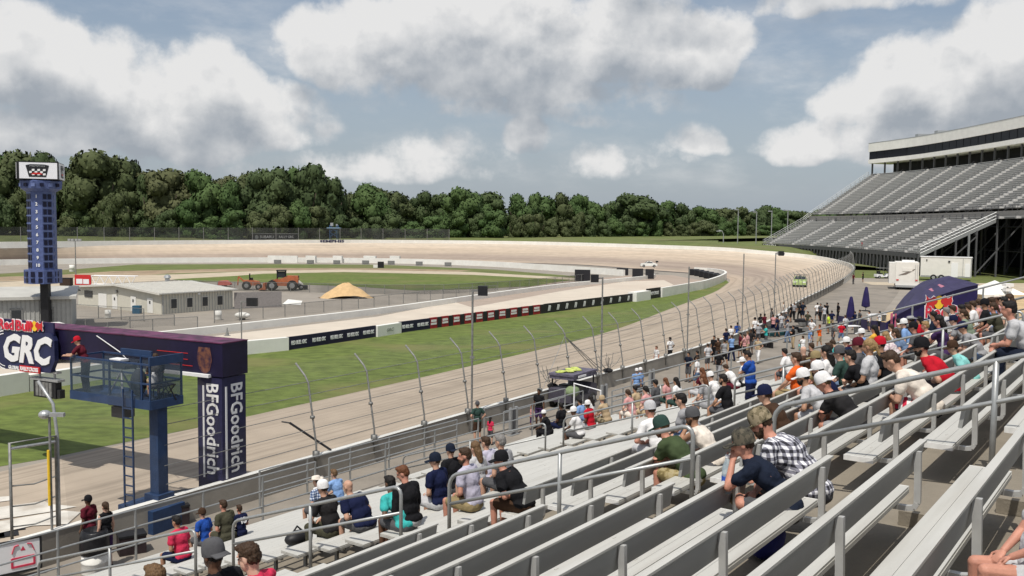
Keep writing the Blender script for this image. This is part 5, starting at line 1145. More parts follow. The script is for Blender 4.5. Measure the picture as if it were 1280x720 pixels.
put('walkway', MB().span((TL0, wfoot + .035, -.05), (TL1 + 1, wfoot + 1.7, .16)), m_walk, gs)
q = MB()
for t in range(-6, 40, 4):
    for k in range(0, KF, 5): q.box((t, wb(k), ztread(k) / 2 - .1), (.3, .3, ztread(k) - .1))
put('support_column', q, m_fss, gs)
q = MB(); q.span((TL1 - .05, 0, 0), (TL1, .1, 1)); q = MB(); q.add([(TL1 - .01, wb(-4), -.01), (TL1 - .01, wfoot, -.01), (TL1 - .01, wfoot, ztread(KF) - .15), (TL1 - .01, wb(-4), ztread(-4) - .15)], [(0, 1, 2, 3)]); put('end_wall', q, m_conc, gs)
STP = MB().box((0, 0, 0), (1.15, .36, .127)).mesh('aisle_step'); STP.materials.append(m_tread)
AIS = [9.2, 21.3, 33.8]
for a in AIS:
    for k in range(-2, KF): put('aisle_step', STP, None, gs, (a - .15, wb(k) - .12 + PITCH + .185, ztread(k) - .127 - .0635 + .003))
# ---- benches
def sect_mesh(L, has):
    sa, sb = (.11, .41) if has else (.02, .43); sm = (sa + sb) / 2
    seat = MB(); sw_ = (sb - sa - .010) / 3
    for q_ in range(3): seat.span((0, sa + q_ * (sw_ + .005), -.03), (L, sa + q_ * (sw_ + .005) + sw_ + .0025, 0))
    seat.span((.002, sa + .004, -.05), (L - .002, sb - .004, -.028))
    for x in np.arange(.5, L, 1.0): seat.box((x, sm, .001), (.05, .016, .006))
    seat.span((0, sa - .004, -.055), (L, sa + .006, -.02)); seat.span((0, sb - .006, -.055), (L, sb + .004, -.012))
    seat = seat.mesh('seat'); seat.materials.append(m_seat)
    back = MB(); back.add([(0, -.005, .41), (L, -.005, .41), (L, .030, .185), (0, .030, .185), (0, .035, .415), (L, .035, .415), (L, .068, .19), (0, .068, .19)], [(0, 1, 2, 3), (7, 6, 5, 4), (0, 4, 5, 1), (3, 2, 6, 7), (0, 3, 7, 4), (1, 5, 6, 2)])
    back.cur = 1; back.span((0, -.02, .402), (L, .036, .420)); back = back.mesh('backrest'); back.materials.append(m_backr); back.materials.append(m_seat); return seat, back  # top lip takes the paler seat colour for the sun it catches
SM = {(i, h): sect_mesh(b - a, h) for i, (a, b) in enumerate(SEC) for h in (True, False)}
def brk():
    m = MB(); pts = [Vector((0, .38, -.085)), Vector((0, .04, -.085)), Vector((0, -.012, -.075)), Vector((0, -.036, -.03)), Vector((0, -.036, .05)), Vector((0, -.026, .39))]
    for a, b in zip(pts, pts[1:]): m.bar(a, b, .050, .042)
    return m.mesh('bracket')
BRK = brk(); BRK.materials.append(m_brk)
LEG = MB().box((0, .25, -.26), (.045, .06, .34)).mesh('bench_leg'); LEG.materials.append(m_galvd)
CAP = MB().box((0, .26, -.026), (.012, .306, .056)).mesh('end_cap'); CAP.materials.append(M('end_cap', (.72, .71, .68), .5))
ARM = MB().box((0, .24, -.085), (.05, .36, .05)).mesh('bracket_arm'); ARM.materials.append(m_brk)
BENCH = {}
for s, (a, b) in enumerate(SEC):
    for k in range(-1, KF + 1):
        if s == 0 and k > 16: continue
        has = k <= 8; L_ = b - a
        o = thing('bench', '', 'bench', SP(a, wb(k), zseat(k)), SRZ, '')
        put('seat', SM[(s, has)][0], None, o)
        if has: put('end_cap', CAP, None, o, (-.004, 0, 0)); put('end_cap', CAP, None, o, (L_ + .004, 0, 0))
        if has: put('backrest', SM[(s, True)][1], None, o)
        n = 6 if s == 0 else 6
        for i in range(n):
            x = .35 + (L_ - .7) * i / (n - 1)
            put('bracket', BRK, None, o, (x, 0, 0)) if has else put('bracket_arm', ARM, None, o, (x, 0, 0))
            if not has: put('bench_leg', LEG, None, o, (x + .02, 0, 0))
        BENCH[(s, k)] = o
# ---- aisle handrails
m_rail = M('handrail_pipe', (.36, .37, .365), .42, .08, 8, .04, metal=.45)
def handrail(t, k0, k1, label, group=None, top=.42, mid=.02):
    """rail falling from row k0 to row k1 with posts, bent ends"""
    def P(k, dz): return SP(t, WB0 + PITCH * k, ZB0 - RISE * k + dz)
    o = thing('handrail', label, 'handrail', P(k0, -.82), 0, group); off = -P(k0, -.82)
    def q(k, dz): return P(k, dz) + off
    r = .13
    k0b, k1b = k0 + r / PITCH, k1 - r / PITCH
    up = [q(k0, -.80), q(k0, top - r), q(k0 + .03, top - r * .5), q(k0 + .09, top - .02), q(k0b, top)]; dn = [q(k1b, top), q(k1 - .09, top - .02), q(k1 - .03, top - r * .5), q(k1, top - r), q(k1, -.80)]
    put('top_rail', MB().tube(up + dn, .027, 10), m_rail, o, smooth=True); put('mid_rail', MB().tube([q(k0, mid), q(k1, mid)], .024, 10), m_rail, o, smooth=True)
    m_ = (k0 + k1) / 2; put('post', MB().tube([q(m_, -.80), q(m_, top)], .028, 10), m_rail, o, smooth=True)
    for kk in (k0, m_, k1): put('foot_plate', MB().box(q(kk, -.76), (.13, .13, .02), SRZ), m_rail, o)
for (t, ks, nm) in ((9.8, [(-2.2, 3.45), (4.7, 9.5), (10.7, 15.8), (17.2, 24.5)], 'nearest'), (21.7, [(-2.5, 1.8), (2.2, 6.2), (7.2, 10.4), (11.3, 17.0), (17.8, 25.0)], 'second'), (33.6, [(-1, 4.6), (5.2, 10.2), (11, 16.5), (17.2, 24.6)], 'farthest')):
    desc = {'nearest': ['pipe handrail beside the man in flag shorts, highest of the nearest aisle', 'pipe handrail in front of the man with the green cap, nearest aisle', 'pipe handrail in front of the man in navy with the bald head, nearest aisle', 'pipe handrail above the man in the red shirt at the bottom, nearest aisle'],
            'second': ['highest pipe handrail of the second aisle at the right edge', 'pipe handrail over the woman in yellow, second aisle', 'pipe handrail behind the men in white caps, second aisle', 'pipe handrail by the row of shirtless arms, second aisle', 'lowest pipe handrail of the second aisle near the child in red'],
            'farthest': ['highest pipe handrail of the far aisle', 'pipe handrail in front of the purple tent, far aisle', 'pipe handrail before the yellow vest, far aisle', 'lowest pipe handrail of the far aisle']}[nm]
    for (a, b), l in zip(ks, desc): handrail(t, a, b, l)
# end guard rail
o = thing('guard_rail', 'tall pipe guard rail down the far end of the near grandstand', 'railing', SP(TL1 - .1, 0, 0), SRZ)
def G(k, dz): return Vector((0, WB0 + PITCH * k, ZB0 - RISE * k + dz))
for j in (1.05, .35, -.3): put('rail', MB().tube([G(-4, j), G(25, j)], .03, 8), m_rail, o)
for k in range(-3, 26, 3): put('post', MB().tube([G(k, -.85), G(k, 1.05)], .03, 8), m_rail, o)
# walkway railing, three rails
def railing(label, t0, t1, w, z, h, n=3, step=2.3, wslope=0.0):
    o = thing('railing', label, 'railing', SP(t0, w, z), SRZ); L_ = t1 - t0; k = max(1, round(L_ / step))
    pm = MB().tube([(0, 0, 0), (0, 0, h)], .035, 8).mesh('post'); pm.materials.append(m_rail)
    for i in range(k + 1): put('post', pm, None, o, (L_ * i / k, wslope * i / k, 0))
    for j in range(n): put('rail', MB().tube([(0, 0, h * (j + 1) / n), (L_, wslope, h * (j + 1) / n)], .026, 8), m_rail, o)
ww = wfoot + 1.6
railing('three rail pipe railing along the front of the walkway, nearest stretch', 9.5, 20.0, ww, .16, 1.42)
railing('three rail pipe railing along the walkway below the hat and bald head', 20.6, 28.5, ww, .16, 1.42)
railing('three rail pipe railing along the walkway by the man in the green shirt', 30.2, 36.4, ww, .16, 1.42)
railing('pipe railing of the ramp beside the safety wall, middle stretch', 19.0, 29.0, ww + 1.5, .0, 1.25, 3, 2.0)
railing('pipe railing of the ramp beside the fence cart', 31.5, 38.0, ww + 2.0, .0, 1.25, 3, 2.0)
railing('low pipe railing across the walkway steps by the far girls', 38.6, 43.0, ww - .3, .0, 1.3, 5, 1.2)
# ================================================================== people
def wrinkle(name, size):
    t = bpy.data.textures.get(name) or bpy.data.textures.new(name, 'CLOUDS'); t.noise_scale = size; t.noise_depth = 2; return t
def remesh(parts, voxel, smooth_it=3, name='body', crease=0.0, csize=.1):
    mb = MB()
    for p in parts:
        if p[0] == 'c':
            _, a, b, r0, r1 = p; a, b = Vector(a), Vector(b); d = b - a; L_ = max(1e-4, d.length); z = d / L_; x = z.orthogonal().normalized(); y = z.cross(x); n = 10
            prof = [(-r0 * .96, r0 * .28), (-r0 * .7, r0 * .71), (-r0 * .25, r0 * .97), (0, r0), (L_, r1), (L_ + r1 * .25, r1 * .97), (L_ + r1 * .7, r1 * .71), (L_ + r1 * .96, r1 * .28)]
            vs = [a + z * h + (x * math.cos(2 * math.pi * j / n) + y * math.sin(2 * math.pi * j / n)) * r for h, r in prof for j in range(n)]; k = len(prof)
            mb.add(vs, [(i * n + j, i * n + (j + 1) % n, (i + 1) * n + (j + 1) % n, (i + 1) * n + j) for i in range(k - 1) for j in range(n)] + [tuple(range(n - 1, -1, -1)), tuple((k - 1) * n + j for j in range(n))])
        else:
            mb.ell(p[1], p[2], p[3] if len(p) > 3 else None, 14, 9)
    me = mb.mesh(name); ob = bpy.data.objects.new('tmp', me)
    m = ob.modifiers.new('r', 'REMESH'); m.mode = 'VOXEL'; m.voxel_size = voxel; m.use_smooth_shade = True
    if smooth_it: s = ob.modifiers.new('s', 'SMOOTH'); s.factor = .5; s.iterations = smooth_it
    if crease: d_ = ob.modifiers.new('d', 'DISPLACE'); d_.texture = wrinkle('fold_%g' % csize, csize); d_.strength = crease; d_.mid_level = .5; d_.texture_coords = 'LOCAL'
    out = baked(ob); out.name = name
    bpy.data.objects.remove(ob); bpy.data.meshes.remove(me)
    out.polygons.foreach_set('use_smooth', [True] * len(out.polygons)); return out
def ik(a, b, l1, l2, pole):
    a, b, pole = Vector(a), Vector(b), Vector(pole); d = b - a; L_ = min(d.length, (l1 + l2) * .995); z = d.normalized(); b2 = a + z * L_
    x = (l1 * l1 - l2 * l2 + L_ * L_) / (2 * L_); h = math.sqrt(max(0, l1 * l1 - x * x)); p = pole - z * pole.dot(z)
    p = p.normalized() if p.length > 1e-4 else Vector((0, 0, -1)); return a + z * x + p * h, b2
LODV = {0: .0095, 1: .017, 2: .030}
FIG = {}
def figure(pose='knees', lod=1, lean=18, bulk=1.0, sleeve=.55, legs='short', hpitch=10, hyaw=0, stand=False, shoe=True, legp='normal', female=False):
    key = (pose, lod, lean, bulk, sleeve, legs, hpitch, hyaw, stand, legp, female)
    if key in FIG: return FIG[key]
    th = R(lean); V = Vector; B = bulk
    def dr(a): return V((math.sin(a), 0, math.cos(a)))
    if stand:
        hz = .90; pel = V((0, 0, hz + .03)); hips = {s: V((0, s * .09, hz)) for s in (1, -1)}
        stance = {'normal': .02, 'wide': .07, 'stride': .03}[legp if legp in ('wide', 'stride') else 'normal']
        knees = {s: V((.03 + (.10 * s if legp == 'stride' else 0), s * (.10 + stance * .5), .49)) for s in (1, -1)}; ank = {s: V((-.02 + (.16 * s if legp == 'stride' else 0), s * (.10 + stance), .085)) for s in (1, -1)}
    else:
        hz = .10; pel = V((0, 0, .11)); hips = {s: V((.0, s * .09, hz)) for s in (1, -1)}
        sp = {'normal': .14, 'wide': .24, 'close': .09, 'cross': .12, 'stretch': .12}[legp]
        knees = {s: V((.42, s * sp, .13)) for s in (1, -1)}; ank = {s: V((.40, s * sp, -.31)) for s in (1, -1)}
        if legp == 'stretch': knees = {s: V((.40, s * sp, .17)) for s in (1, -1)}; ank = {s: V((.74, s * sp, -.10)) for s in (1, -1)}
        if legp == 'cross': knees[1] = V((.40, .25, .20)); ank[1] = V((.47, -.12, .16))
    waist = pel + dr(th * .55) * .19; chest = waist + dr(th) * .20; nb = chest + dr(th * 1.12) * .17; hp = R(hpitch); nt_ = nb + dr(th * .6 + hp * .4) * .085
    hc = nt_ + dr(hp) * .10; HR = Euler((0, hp, R(hyaw)), 'XYZ').to_matrix(); HR = Matrix.Rotation(R(hyaw), 3, 'Z') @ Matrix.Rotation(hp, 3, 'Y')
    TR_ = Matrix.Rotation(th, 3, 'Y')
    sw = (.165 if female else .185) * (.5 + .5 * B); sh = {s: nb - dr(th) * .045 + V((0, s * sw, 0)) for s in (1, -1)}
    ua, fa = .285, .25
    hand = {}
    for s in (1, -1):
        k = knees[s]
        if pose == 'knees': hand[s] = (k + V((-.07, -s * .02, .10)), (-.2, s * .8, -.4))
        elif pose == 'clasp': hand[s] = (V((k.x + .06, s * .035, .22 + .02 * s)), (0, s * .6, -1))
        elif pose == 'lap': hand[s] = (V((.22, s * .07, .24)), (-.5, s * .8, -.5))
        elif pose == 'chin': hand[s] = (hc + HR @ V((.10, s * .03, -.13)), (.3, s * .5, -1)) if s == 1 else (k + V((-.08, .05, .10)), (-.2, -.8, -.4))
        elif pose == 'fold': hand[s] = (chest + V((.20, -s * .10, -.08 + .03 * s)), (.1, s, -.6))
        elif pose == 'phone': hand[s] = (V((chest.x + .30, s * .06, chest.z - .02)), (-.3, s * .7, -.8))
        elif pose == 'side': hand[s] = (sh[s] + V((.04, s * .07, -.52)), (-1, s * .2, 0))
        elif pose == 'hips': hand[s] = (pel + V((.03, s * .19, .10)), (-.6, s, 0))
        elif pose == 'brace': hand[s] = (V((-.02, s * .26, .06)), (-1, s * .3, 0))
        elif pose == 'drink': hand[s] = (hc + HR @ V((.13, .02, -.14)), (.2, s * .5, -1)) if s == 1 else (k + V((-.10, .03, .10)), (-.2, -.8, -.4))
        elif pose == 'reach': hand[s] = (V((chest.x + .46, s * .12, chest.z - .12)), (0, s * .5, -1))
        elif pose == 'point': hand[s] = (sh[s] + V((.48, s * .08, -.03)), (0, 0, -1)) if s == 1 else (sh[s] + V((.05, s * .07, -.52)), (-1, s * .2, 0))
        elif pose == 'armback': hand[s] = (V((.20, .10, .22)), (-.3, .8, -.6)) if s == -1 else (V((-.06, .30, .34)), (-1, .4, -.3))
    vox = LODV[lod]; near = lod == 0
    body = []
    # torso
    body += [('e', pel, (.125 * B, .165 * B, .115)), ('e', waist + V((.015 * B, 0, 0)), (.118 * B, .15 * B, .15), TR_), ('e', chest, (.120 * B, .165 * (.5 + .5 * B), .17), TR_), ('c', sh[1] * .85 + sh[-1] * .15, sh[-1] * .85 + sh[1] * .15, .068, .068), ('c', nb, nt_, .060 * (.6 + .4 * B), .054)]
    # head: skull, jaw, chin, nose, brow, ears
    def H(x, y, z): return hc + HR @ V((x, y, z))
    body += [('e', H(-.012, 0, .035), (.096, .076, .088), HR), ('e', H(.028, 0, -.045), (.066, .058, .072), HR), ('e', H(.062, 0, -.088), (.026, .030, .022), HR), ('c', nt_, H(-.03, 0, -.03), .054, .060)]
    if lod < 2:
        body += [('c', H(.086, 0, .020), H(.106, 0, -.026), .012, .016), ('e', H(.078, 0, .038), (.016, .052, .013), HR), ('e', H(.080, 0, -.062), (.014, .026, .012), HR)]
        body += [('e', H(-.01, s * .078, -.008), (.022, .012, .034), HR) for s in (1, -1)]
    el = {}
    for s in (1, -1):
        e, h = ik(sh[s], hand[s][0], ua, fa, hand[s][1]); el[s] = (e, h)
        body += [('c', sh[s], e, .052 * (.6 + .4 * B), .041 * (.6 + .4 * B)), ('c', e, h, .043 * (.6 + .4 * B), .028)]
        d = (h - e).normalized(); side = d.cross(V((0, 0, 1))); side = side.normalized() if side.length > .1 else V((0, 1, 0)); upv = side.cross(d).normalized()
        if pose in ('fold', 'clasp', 'lap', 'knees', 'chin', 'drink') : curl = V((0, 0, -1)) * .5 + d * .5
        else: curl = d * .8 - upv * .3
        pc = h + d * .045
        if near:
            body.append(('e', pc, (.05, .040, .018), Matrix((d, side, upv)).transposed()))
            for q_, (o_, l_) in enumerate(((-.030, .070), (-.010, .080), (.011, .074), (.031, .058))):
                b0 = h + d * .085 + side * o_; b1 = b0 + (d * .72 - upv * .35).normalized() * l_ * .5; b2 = b1 + (d * .35 - upv * .9).normalized() * l_ * .5; body += [('c', b0, b1, .0105, .0100), ('c', b1, b2, .0100, .0085)]
            t0 = h + d * .03 - side * s * .035; t1 = t0 + (d * .6 - side * s * .7 - upv * .2).normalized() * .04; body += [('c', t0, t1, .013, .011), ('c', t1, t1 + (d * .9 - upv * .3).normalized() * .03, .011, .009)]
        else:
            body.append(('c', h, h + d * .05, .034, .036)); 
            for o_ in (-.024, -.008, .009, .025): body.append(('c', h + d * .07 + side * o_, h + d * .13 + side * o_ * 1.1 - upv * .03, .012, .010))
            body.append(('c', h + d * .02 - side * s * .03, h + d * .07 - side * s * .055, .013, .011))
    for s in (1, -1):
        body += [('c', hips[s], knees[s], .083 * (.5 + .5 * B), .058 * (.7 + .3 * B)), ('c', knees[s], ank[s].lerp(knees[s], .62), .056, .054), ('c', ank[s].lerp(knees[s], .62), ank[s], .054, .036)]
    out = {'body': remesh(body, vox * (.72 if near else 1), 3 if near else 2, 'body')}
    # clothes
    o_ = .013 if lod < 2 else .020
    top = [('e', pel + V((0, 0, .045)), (.130 * B + o_, .170 * B + o_, .10)), ('e', waist + V((.015 * B, 0, 0)), (.118 * B + o_, .15 * B + o_, .16), TR_), ('e', chest, (.120 * B + o_, .165 * (.5 + .5 * B) + o_, .175), TR_), ('c', sh[1] * .86 + sh[-1] * .14, sh[-1] * .86 + sh[1] * .14, .068 + o_, .068 + o_), ('c', nb - dr(th) * .03, nb + dr(th) * .012, .075, .068)]
    if sleeve > 0:
        for s in (1, -1):
            e, h = el[s]
            if sleeve <= 1: q_ = sh[s].lerp(e, sleeve); top.append(('c', sh[s], q_, .058 * (.6 + .4 * B) + o_, .062 * (.6 + .4 * B) + o_ * .7))
            else: top += [('c', sh[s], e, .056 * (.6 + .4 * B) + o_, .05 * (.6 + .4 * B) + o_), ('c', e, e.lerp(h, sleeve - 1), .05 * (.6 + .4 * B) + o_, .036 + o_)]
    out['shirt'] = remesh(top, vox, (9, 5, 2)[lod], 'shirt', (.034, .030, 0)[lod], .085)
    bot = [('e', pel, (.130 * B + o_ * .6, .170 * B + o_ * .6, .12))]
    for s in (1, -1):
        kk = .84 if legs == 'short' else (.45 if legs == 'mini' else 1.0); k1 = hips[s].lerp(knees[s], kk); bot.append(('c', hips[s], k1, .088 * (.5 + .5 * B) + o_, (.074 if legs == 'short' else .066) * (.7 + .3 * B) + o_))
        if legs == 'long': bot += [('c', knees[s], ank[s].lerp(knees[s], .08), .060 + o_, .048 + o_)]
    out['bottoms'] = remesh(bot, vox, (7, 4, 2)[lod], 'trousers', (.026, .022, 0)[lod], .075)
    sb = []
    for s in (1, -1):
        fd = V((1, .12 * s, 0)).normalized(); fz_ = 0
        if legp == 'cross' and s == 1 and not stand: fd = V((.75, -.35, .45)).normalized()
        if legp == 'stretch' and not stand: fd = V((.55, .1 * s, .8)).normalized()
        a = ank[s]; heel = a + V((-.03, 0, -.045)) if fd.z < .2 else a - fd * .03 + V((.05, 0, -.05)); sb += [('c', heel, heel + fd * .17, .038, .036), ('c', heel, a, .040, .040), ('c', heel + fd * .06, heel + fd * .19, .040, .034)]
    out['shoes'] = remesh(sb, max(.012, vox), 1, 'shoes')
    out['head'] = (hc, HR); out['hand'] = el; out['nb'] = nb; out['chest'] = (chest, TR_); out['seatz'] = pel.z
    FIG[key] = out; return out
HAIRM = {}
def hair_mesh(kind, lod):
    if (kind, lod) in HAIRM: return HAIRM[(kind, lod)]
    v = {0: .009, 1: .014, 2: .024}[lod]
    if kind == 'short': p = [('e', (-.022, 0, .048), (.098, .084, .088)), ('e', (-.05, 0, .0), (.066, .078, .075)), ('c', (.05, -.035, .105), (.05, .035, .105), .026, .026)]
    elif kind == 'crop': p = [('e', (-.020, 0, .046), (.096, .081, .085)), ('e', (-.045, 0, .005), (.064, .074, .07))]
    elif kind == 'long': p = [('e', (-.022, 0, .048), (.102, .090, .092)), ('e', (-.065, 0, -.04), (.062, .086, .12)), ('c', (-.085, 0, -.08), (-.10, 0, -.24), .072, .055)]
    elif kind == 'tail': p = [('e', (-.022, 0, .046), (.100, .086, .090)), ('e', (-.05, 0, .0), (.068, .08, .08)), ('c', (-.11, 0, .03), (-.15, 0, -.15), .034, .02)]
    elif kind == 'beard': p = [('e', (.046, 0, -.075), (.060, .062, .056)), ('c', (.0, -.066, -.04), (.05, -.04, -.085), .018, .022), ('c', (.0, .066, -.04), (.05, .04, -.085), .018, .022), ('e', (.092, 0, -.048), (.014, .028, .008))]
    m = remesh(p, v, 1, 'hair', (.026, .022, 0)[lod], .022); HAIRM[(kind, lod)] = m; return m
def cap_mesh(kind):
    if ('cap', kind) in HAIRM: return HAIRM[('cap', kind)]
    m = MB()
    if kind in ('cap', 'capback'):
        s = 1 if kind == 'cap' else -1; prof = [(1.0, -.02), (1.01, .02), (.97, .06), (.84, .095), (.6, .118), (.3, .128), (.04, .131)]
        vs = []; n = 20
        for r, z in prof: vs += [(-.014 + .108 * r * math.cos(2 * math.pi * j / n), .092 * r * math.sin(2 * math.pi * j / n), .022 + z) for j in range(n)]
        k = len(prof); m.add(vs, [(i * n + j, i * n + (j + 1) % n, (i + 1) * n + (j + 1) % n, (i + 1) * n + j) for i in range(k - 1) for j in range(n)] + [tuple((k - 1) * n + j for j in range(n))])
        A = []; B_ = []
        for j in range(9):
            a = -1.15 + 2.3 * j / 8; A.append((s * (.100 * math.cos(a) - (.014 if s > 0 else -.014)), .088 * math.sin(a), .028)); B_.append((s * (.105 + .085 * math.cos(a * 1.05)), .085 * math.sin(a), .012 - .018 * abs(math.sin(a))))
        m.loft(A, B_); m.loft([(x, y, z - .008) for x, y, z in B_], [(x, y, z - .008) for x, y, z in A]); m.loft(B_, [(x, y, z - .008) for x, y, z in B_]); m.ell((-.014, 0, .155), (.01, .01, .006), None, 6, 4)
        if s < 0: pass
    elif kind == 'hat':
        m.lathe([(.19, .035), (.20, .04), (.115, .045), (.105, .09), (.09, .135), (.05, .145), (.01, .14)], 18)
        m.v = [(x, y, z + (.05 * (abs(y) / .19) ** 2 if math.hypot(x, y) > .15 else 0)) for x, y, z in m.v]
    elif kind == 'beanie':
        m.lathe([(.098, .0), (.102, .03), (.095, .08), (.07, .12), (.03, .14)], 16); m.v = [(x - .012, y * .86, z) for x, y, z in m.v]
    me = m.mesh('cap', True); HAIRM[('cap', kind)] = me; return me
SKIN = {'l': (.50, .29, .20), 'p': (.56, .34, .25), 't': (.38, .205, .125), 'b': (.12, .06, .035), 'r': (.50, .235, .165)}
def skin(k): return M('skin_' + k, SKIN[k], .55, .10, 9, .12, 60, spec=.35)
CL = {'black': (.012, .012, .014), 'dblack': (.022, .021, .022), 'navy': (.010, .014, .045), 'dnavy': (.012, .017, .032), 'white': (.74, .73, .72), 'cream': (.70, .63, .55), 'red': (.46, .012, .025), 'crimson': (.56, .035, .085), 'grey': (.30, .30, .31), 'dgrey': (.085, .085, .09), 'lgrey': (.48, .48, .49),
      'blue': (.018, .07, .32), 'lblue': (.20, .33, .58), 'teal': (.05, .42, .40), 'aqua': (.23, .55, .52), 'olive': (.060, .058, .038), 'green': (.055, .078, .036), 'khaki': (.27, .21, .11), 'tan': (.42, .32, .20), 'orange': (.72, .12, .02), 'yellow': (.65, .36, .05), 'lime': (.55, .72, .06), 'maroon': (.10, .012, .022), 'pink': (.55, .28, .27), 'brown': (.055, .03, .018), 'lav': (.45, .43, .52), 'denim': (.13, .19, .30), 'purple': (.06, .03, .10), 'dgreen': (.03, .06, .05), 'sage': (.20, .25, .18)}
HC = {'bk': (.010, .008, .007), 'br': (.045, .024, .012), 'lb': (.13, .075, .035), 'gr': (.20, .19, .18), 'rd': (.12, .045, .018), 'bl': (.28, .18, .08)}
def cloth(c): return M('cloth_' + c, CL[c], .88, .13, 5, .5, 13, spec=.12) if c in CL else SPECIAL[c]
def hairm(c): return M('hair_' + c, HC[c], .6, .35, 30, .4, 60, spec=.3, stretch=(3, 3, 1))
SPECIAL = {}
def plaid(name, ca, cb, cc, sc):
    m = bpy.data.materials.new(name); m.use_nodes = True; nt = m.node_tree; b = nt.nodes['Principled BSDF']; b.inputs['Roughness'].default_value = .9
    t = N(nt, 'ShaderNodeTexCoord'); s = N(nt, 'ShaderNodeSeparateXYZ'); no = N(nt, 'ShaderNodeTexNoise'); no.inputs['Scale'].default_value = 6; nt.links.new(t.outputs['Object'], no.inputs['Vector'])
    va = N(nt, 'ShaderNodeVectorMath', operation='MULTIPLY_ADD'); nt.links.new(no.outputs['Color'], va.inputs[0]); va.inputs[1].default_value = (.05, .05, .05); nt.links.new(t.outputs['Object'], va.inputs[2]); nt.links.new(va.outputs[0], s.inputs[0])
    xy = MATH(nt, 'ADD', MATH(nt, 'MULTIPLY', s.outputs[0], .55), s.outputs[1])
    def band(v): return MATH(nt, 'GREATER_THAN', MATH(nt, 'FRACT', MATH(nt, 'MULTIPLY', v, sc)), .5)
    f = MATH(nt, 'MULTIPLY', MATH(nt, 'ADD', band(xy), band(s.outputs[2])), .5)
    r = N(nt, 'ShaderNodeValToRGB'); r.color_ramp.interpolation = 'CONSTANT'; r.color_ramp.elements[0].color = (*ca, 1); r.color_ramp.elements[1].color = (*cc, 1); r.color_ramp.elements[1].position = .75; e = r.color_ramp.elements.new(.25); e.color = (*cb, 1)
    nt.links.new(f, r.inputs[0]); nt.links.new(r.outputs[0], b.inputs['Base Color'])
    bn = N(nt, 'ShaderNodeTexNoise'); bn.inputs['Scale'].default_value = 11; nt.links.new(t.outputs['Object'], bn.inputs['Vector']); bp = N(nt, 'ShaderNodeBump'); bp.inputs['Strength'].default_value = .6; bp.inputs['Distance'].default_value = .03; nt.links.new(bn.outputs[0], bp.inputs['Height']); nt.links.new(bp.outputs[0], b.inputs['Normal'])
    SPECIAL[name] = m
plaid('plaid_bw', (.72, .72, .74), (.20, .20, .24), (.02, .02, .028), 17.0); plaid('plaid_blue', (.62, .66, .72), (.18, .25, .40), (.03, .05, .12), 16.0)
def camo(name, a, b_, c):
    m = bpy.data.materials.new(name); m.use_nodes = True; nt = m.node_tree; b = nt.nodes['Principled BSDF']; b.inputs['Roughness'].default_value = .9; t = N(nt, 'ShaderNodeTexCoord'); n = N(nt, 'ShaderNodeTexNoise'); n.inputs['Scale'].default_value = 16; n.inputs['Detail'].default_value = 2; nt.links.new(t.outputs['Object'], n.inputs['Vector'])
    r = N(nt, 'ShaderNodeValToRGB'); r.color_ramp.interpolation = 'CONSTANT'; r.color_ramp.elements[0].color = (*a, 1); r.color_ramp.elements[1].color = (*c, 1); r.color_ramp.elements[1].position = .56; e = r.color_ramp.elements.new(.46); e.color = (*b_, 1); nt.links.new(n.outputs[0], r.inputs[0]); nt.links.new(r.outputs[0], b.inputs['Base Color']); SPECIAL[name] = m
camo('camo', (.05, .042, .022), (.16, .13, .075), (.27, .22, .14)); camo('camo_dark', (.025, .022, .016), (.055, .05, .035), (.10, .085, .06)); camo('floral', (.62, .55, .54), (.45, .33, .38), (.66, .62, .60)); camo('camo_shorts', (.17, .13, .05), (.30, .24, .11), (.36, .30, .17))
def flag():
    m = bpy.data.materials.new('flag_cloth'); m.use_nodes = True; nt = m.node_tree; b = nt.nodes['Principled BSDF']; b.inputs['Roughness'].default_value = .9; t = N(nt, 'ShaderNodeTexCoord'); s = N(nt, 'ShaderNodeSeparateXYZ'); nt.links.new(t.outputs['Object'], s.inputs[0])
    st = MATH(nt, 'GREATER_THAN', MATH(nt, 'FRACT', MATH(nt, 'MULTIPLY', s.outputs[0], 11)), .5)
    mx = N(nt, 'ShaderNodeMix', data_type='RGBA'); nt.links.new(st, mx.inputs[0]); mx.inputs[6].default_value = (.50, .015, .05, 1); mx.inputs[7].default_value = (.72, .70, .68, 1)
    v = N(nt, 'ShaderNodeTexVoronoi'); v.inputs['Scale'].default_value = 22; v.inputs['Randomness'].default_value = .15; nt.links.new(t.outputs['Object'], v.inputs['Vector'])
    m2 = N(nt, 'ShaderNodeMix', data_type='RGBA'); nt.links.new(MATH(nt, 'LESS_THAN', v.outputs['Distance'], .28), m2.inputs[0]); m2.inputs[6].default_value = (.012, .014, .035, 1); m2.inputs[7].default_value = (.7, .7, .7, 1)
    m3 = N(nt, 'ShaderNodeMix', data_type='RGBA'); nt.links.new(MATH(nt, 'LESS_THAN', s.outputs[2], .115), m3.inputs[0]); nt.links.new(mx.outputs[2], m3.inputs[6]); nt.links.new(m2.outputs[2], m3.inputs[7]); nt.links.new(m3.outputs[2], b.inputs['Base Color']); SPECIAL['flag'] = m
flag()
m_shoe = M('shoe_dark', (.02, .02, .022), .7, .2); m_shoew = M('shoe_white', (.6, .6, .6), .7, .1); m_shoeb = M('shoe_brown', (.09, .06, .03), .8, .2)
OCC = []; PW = .25
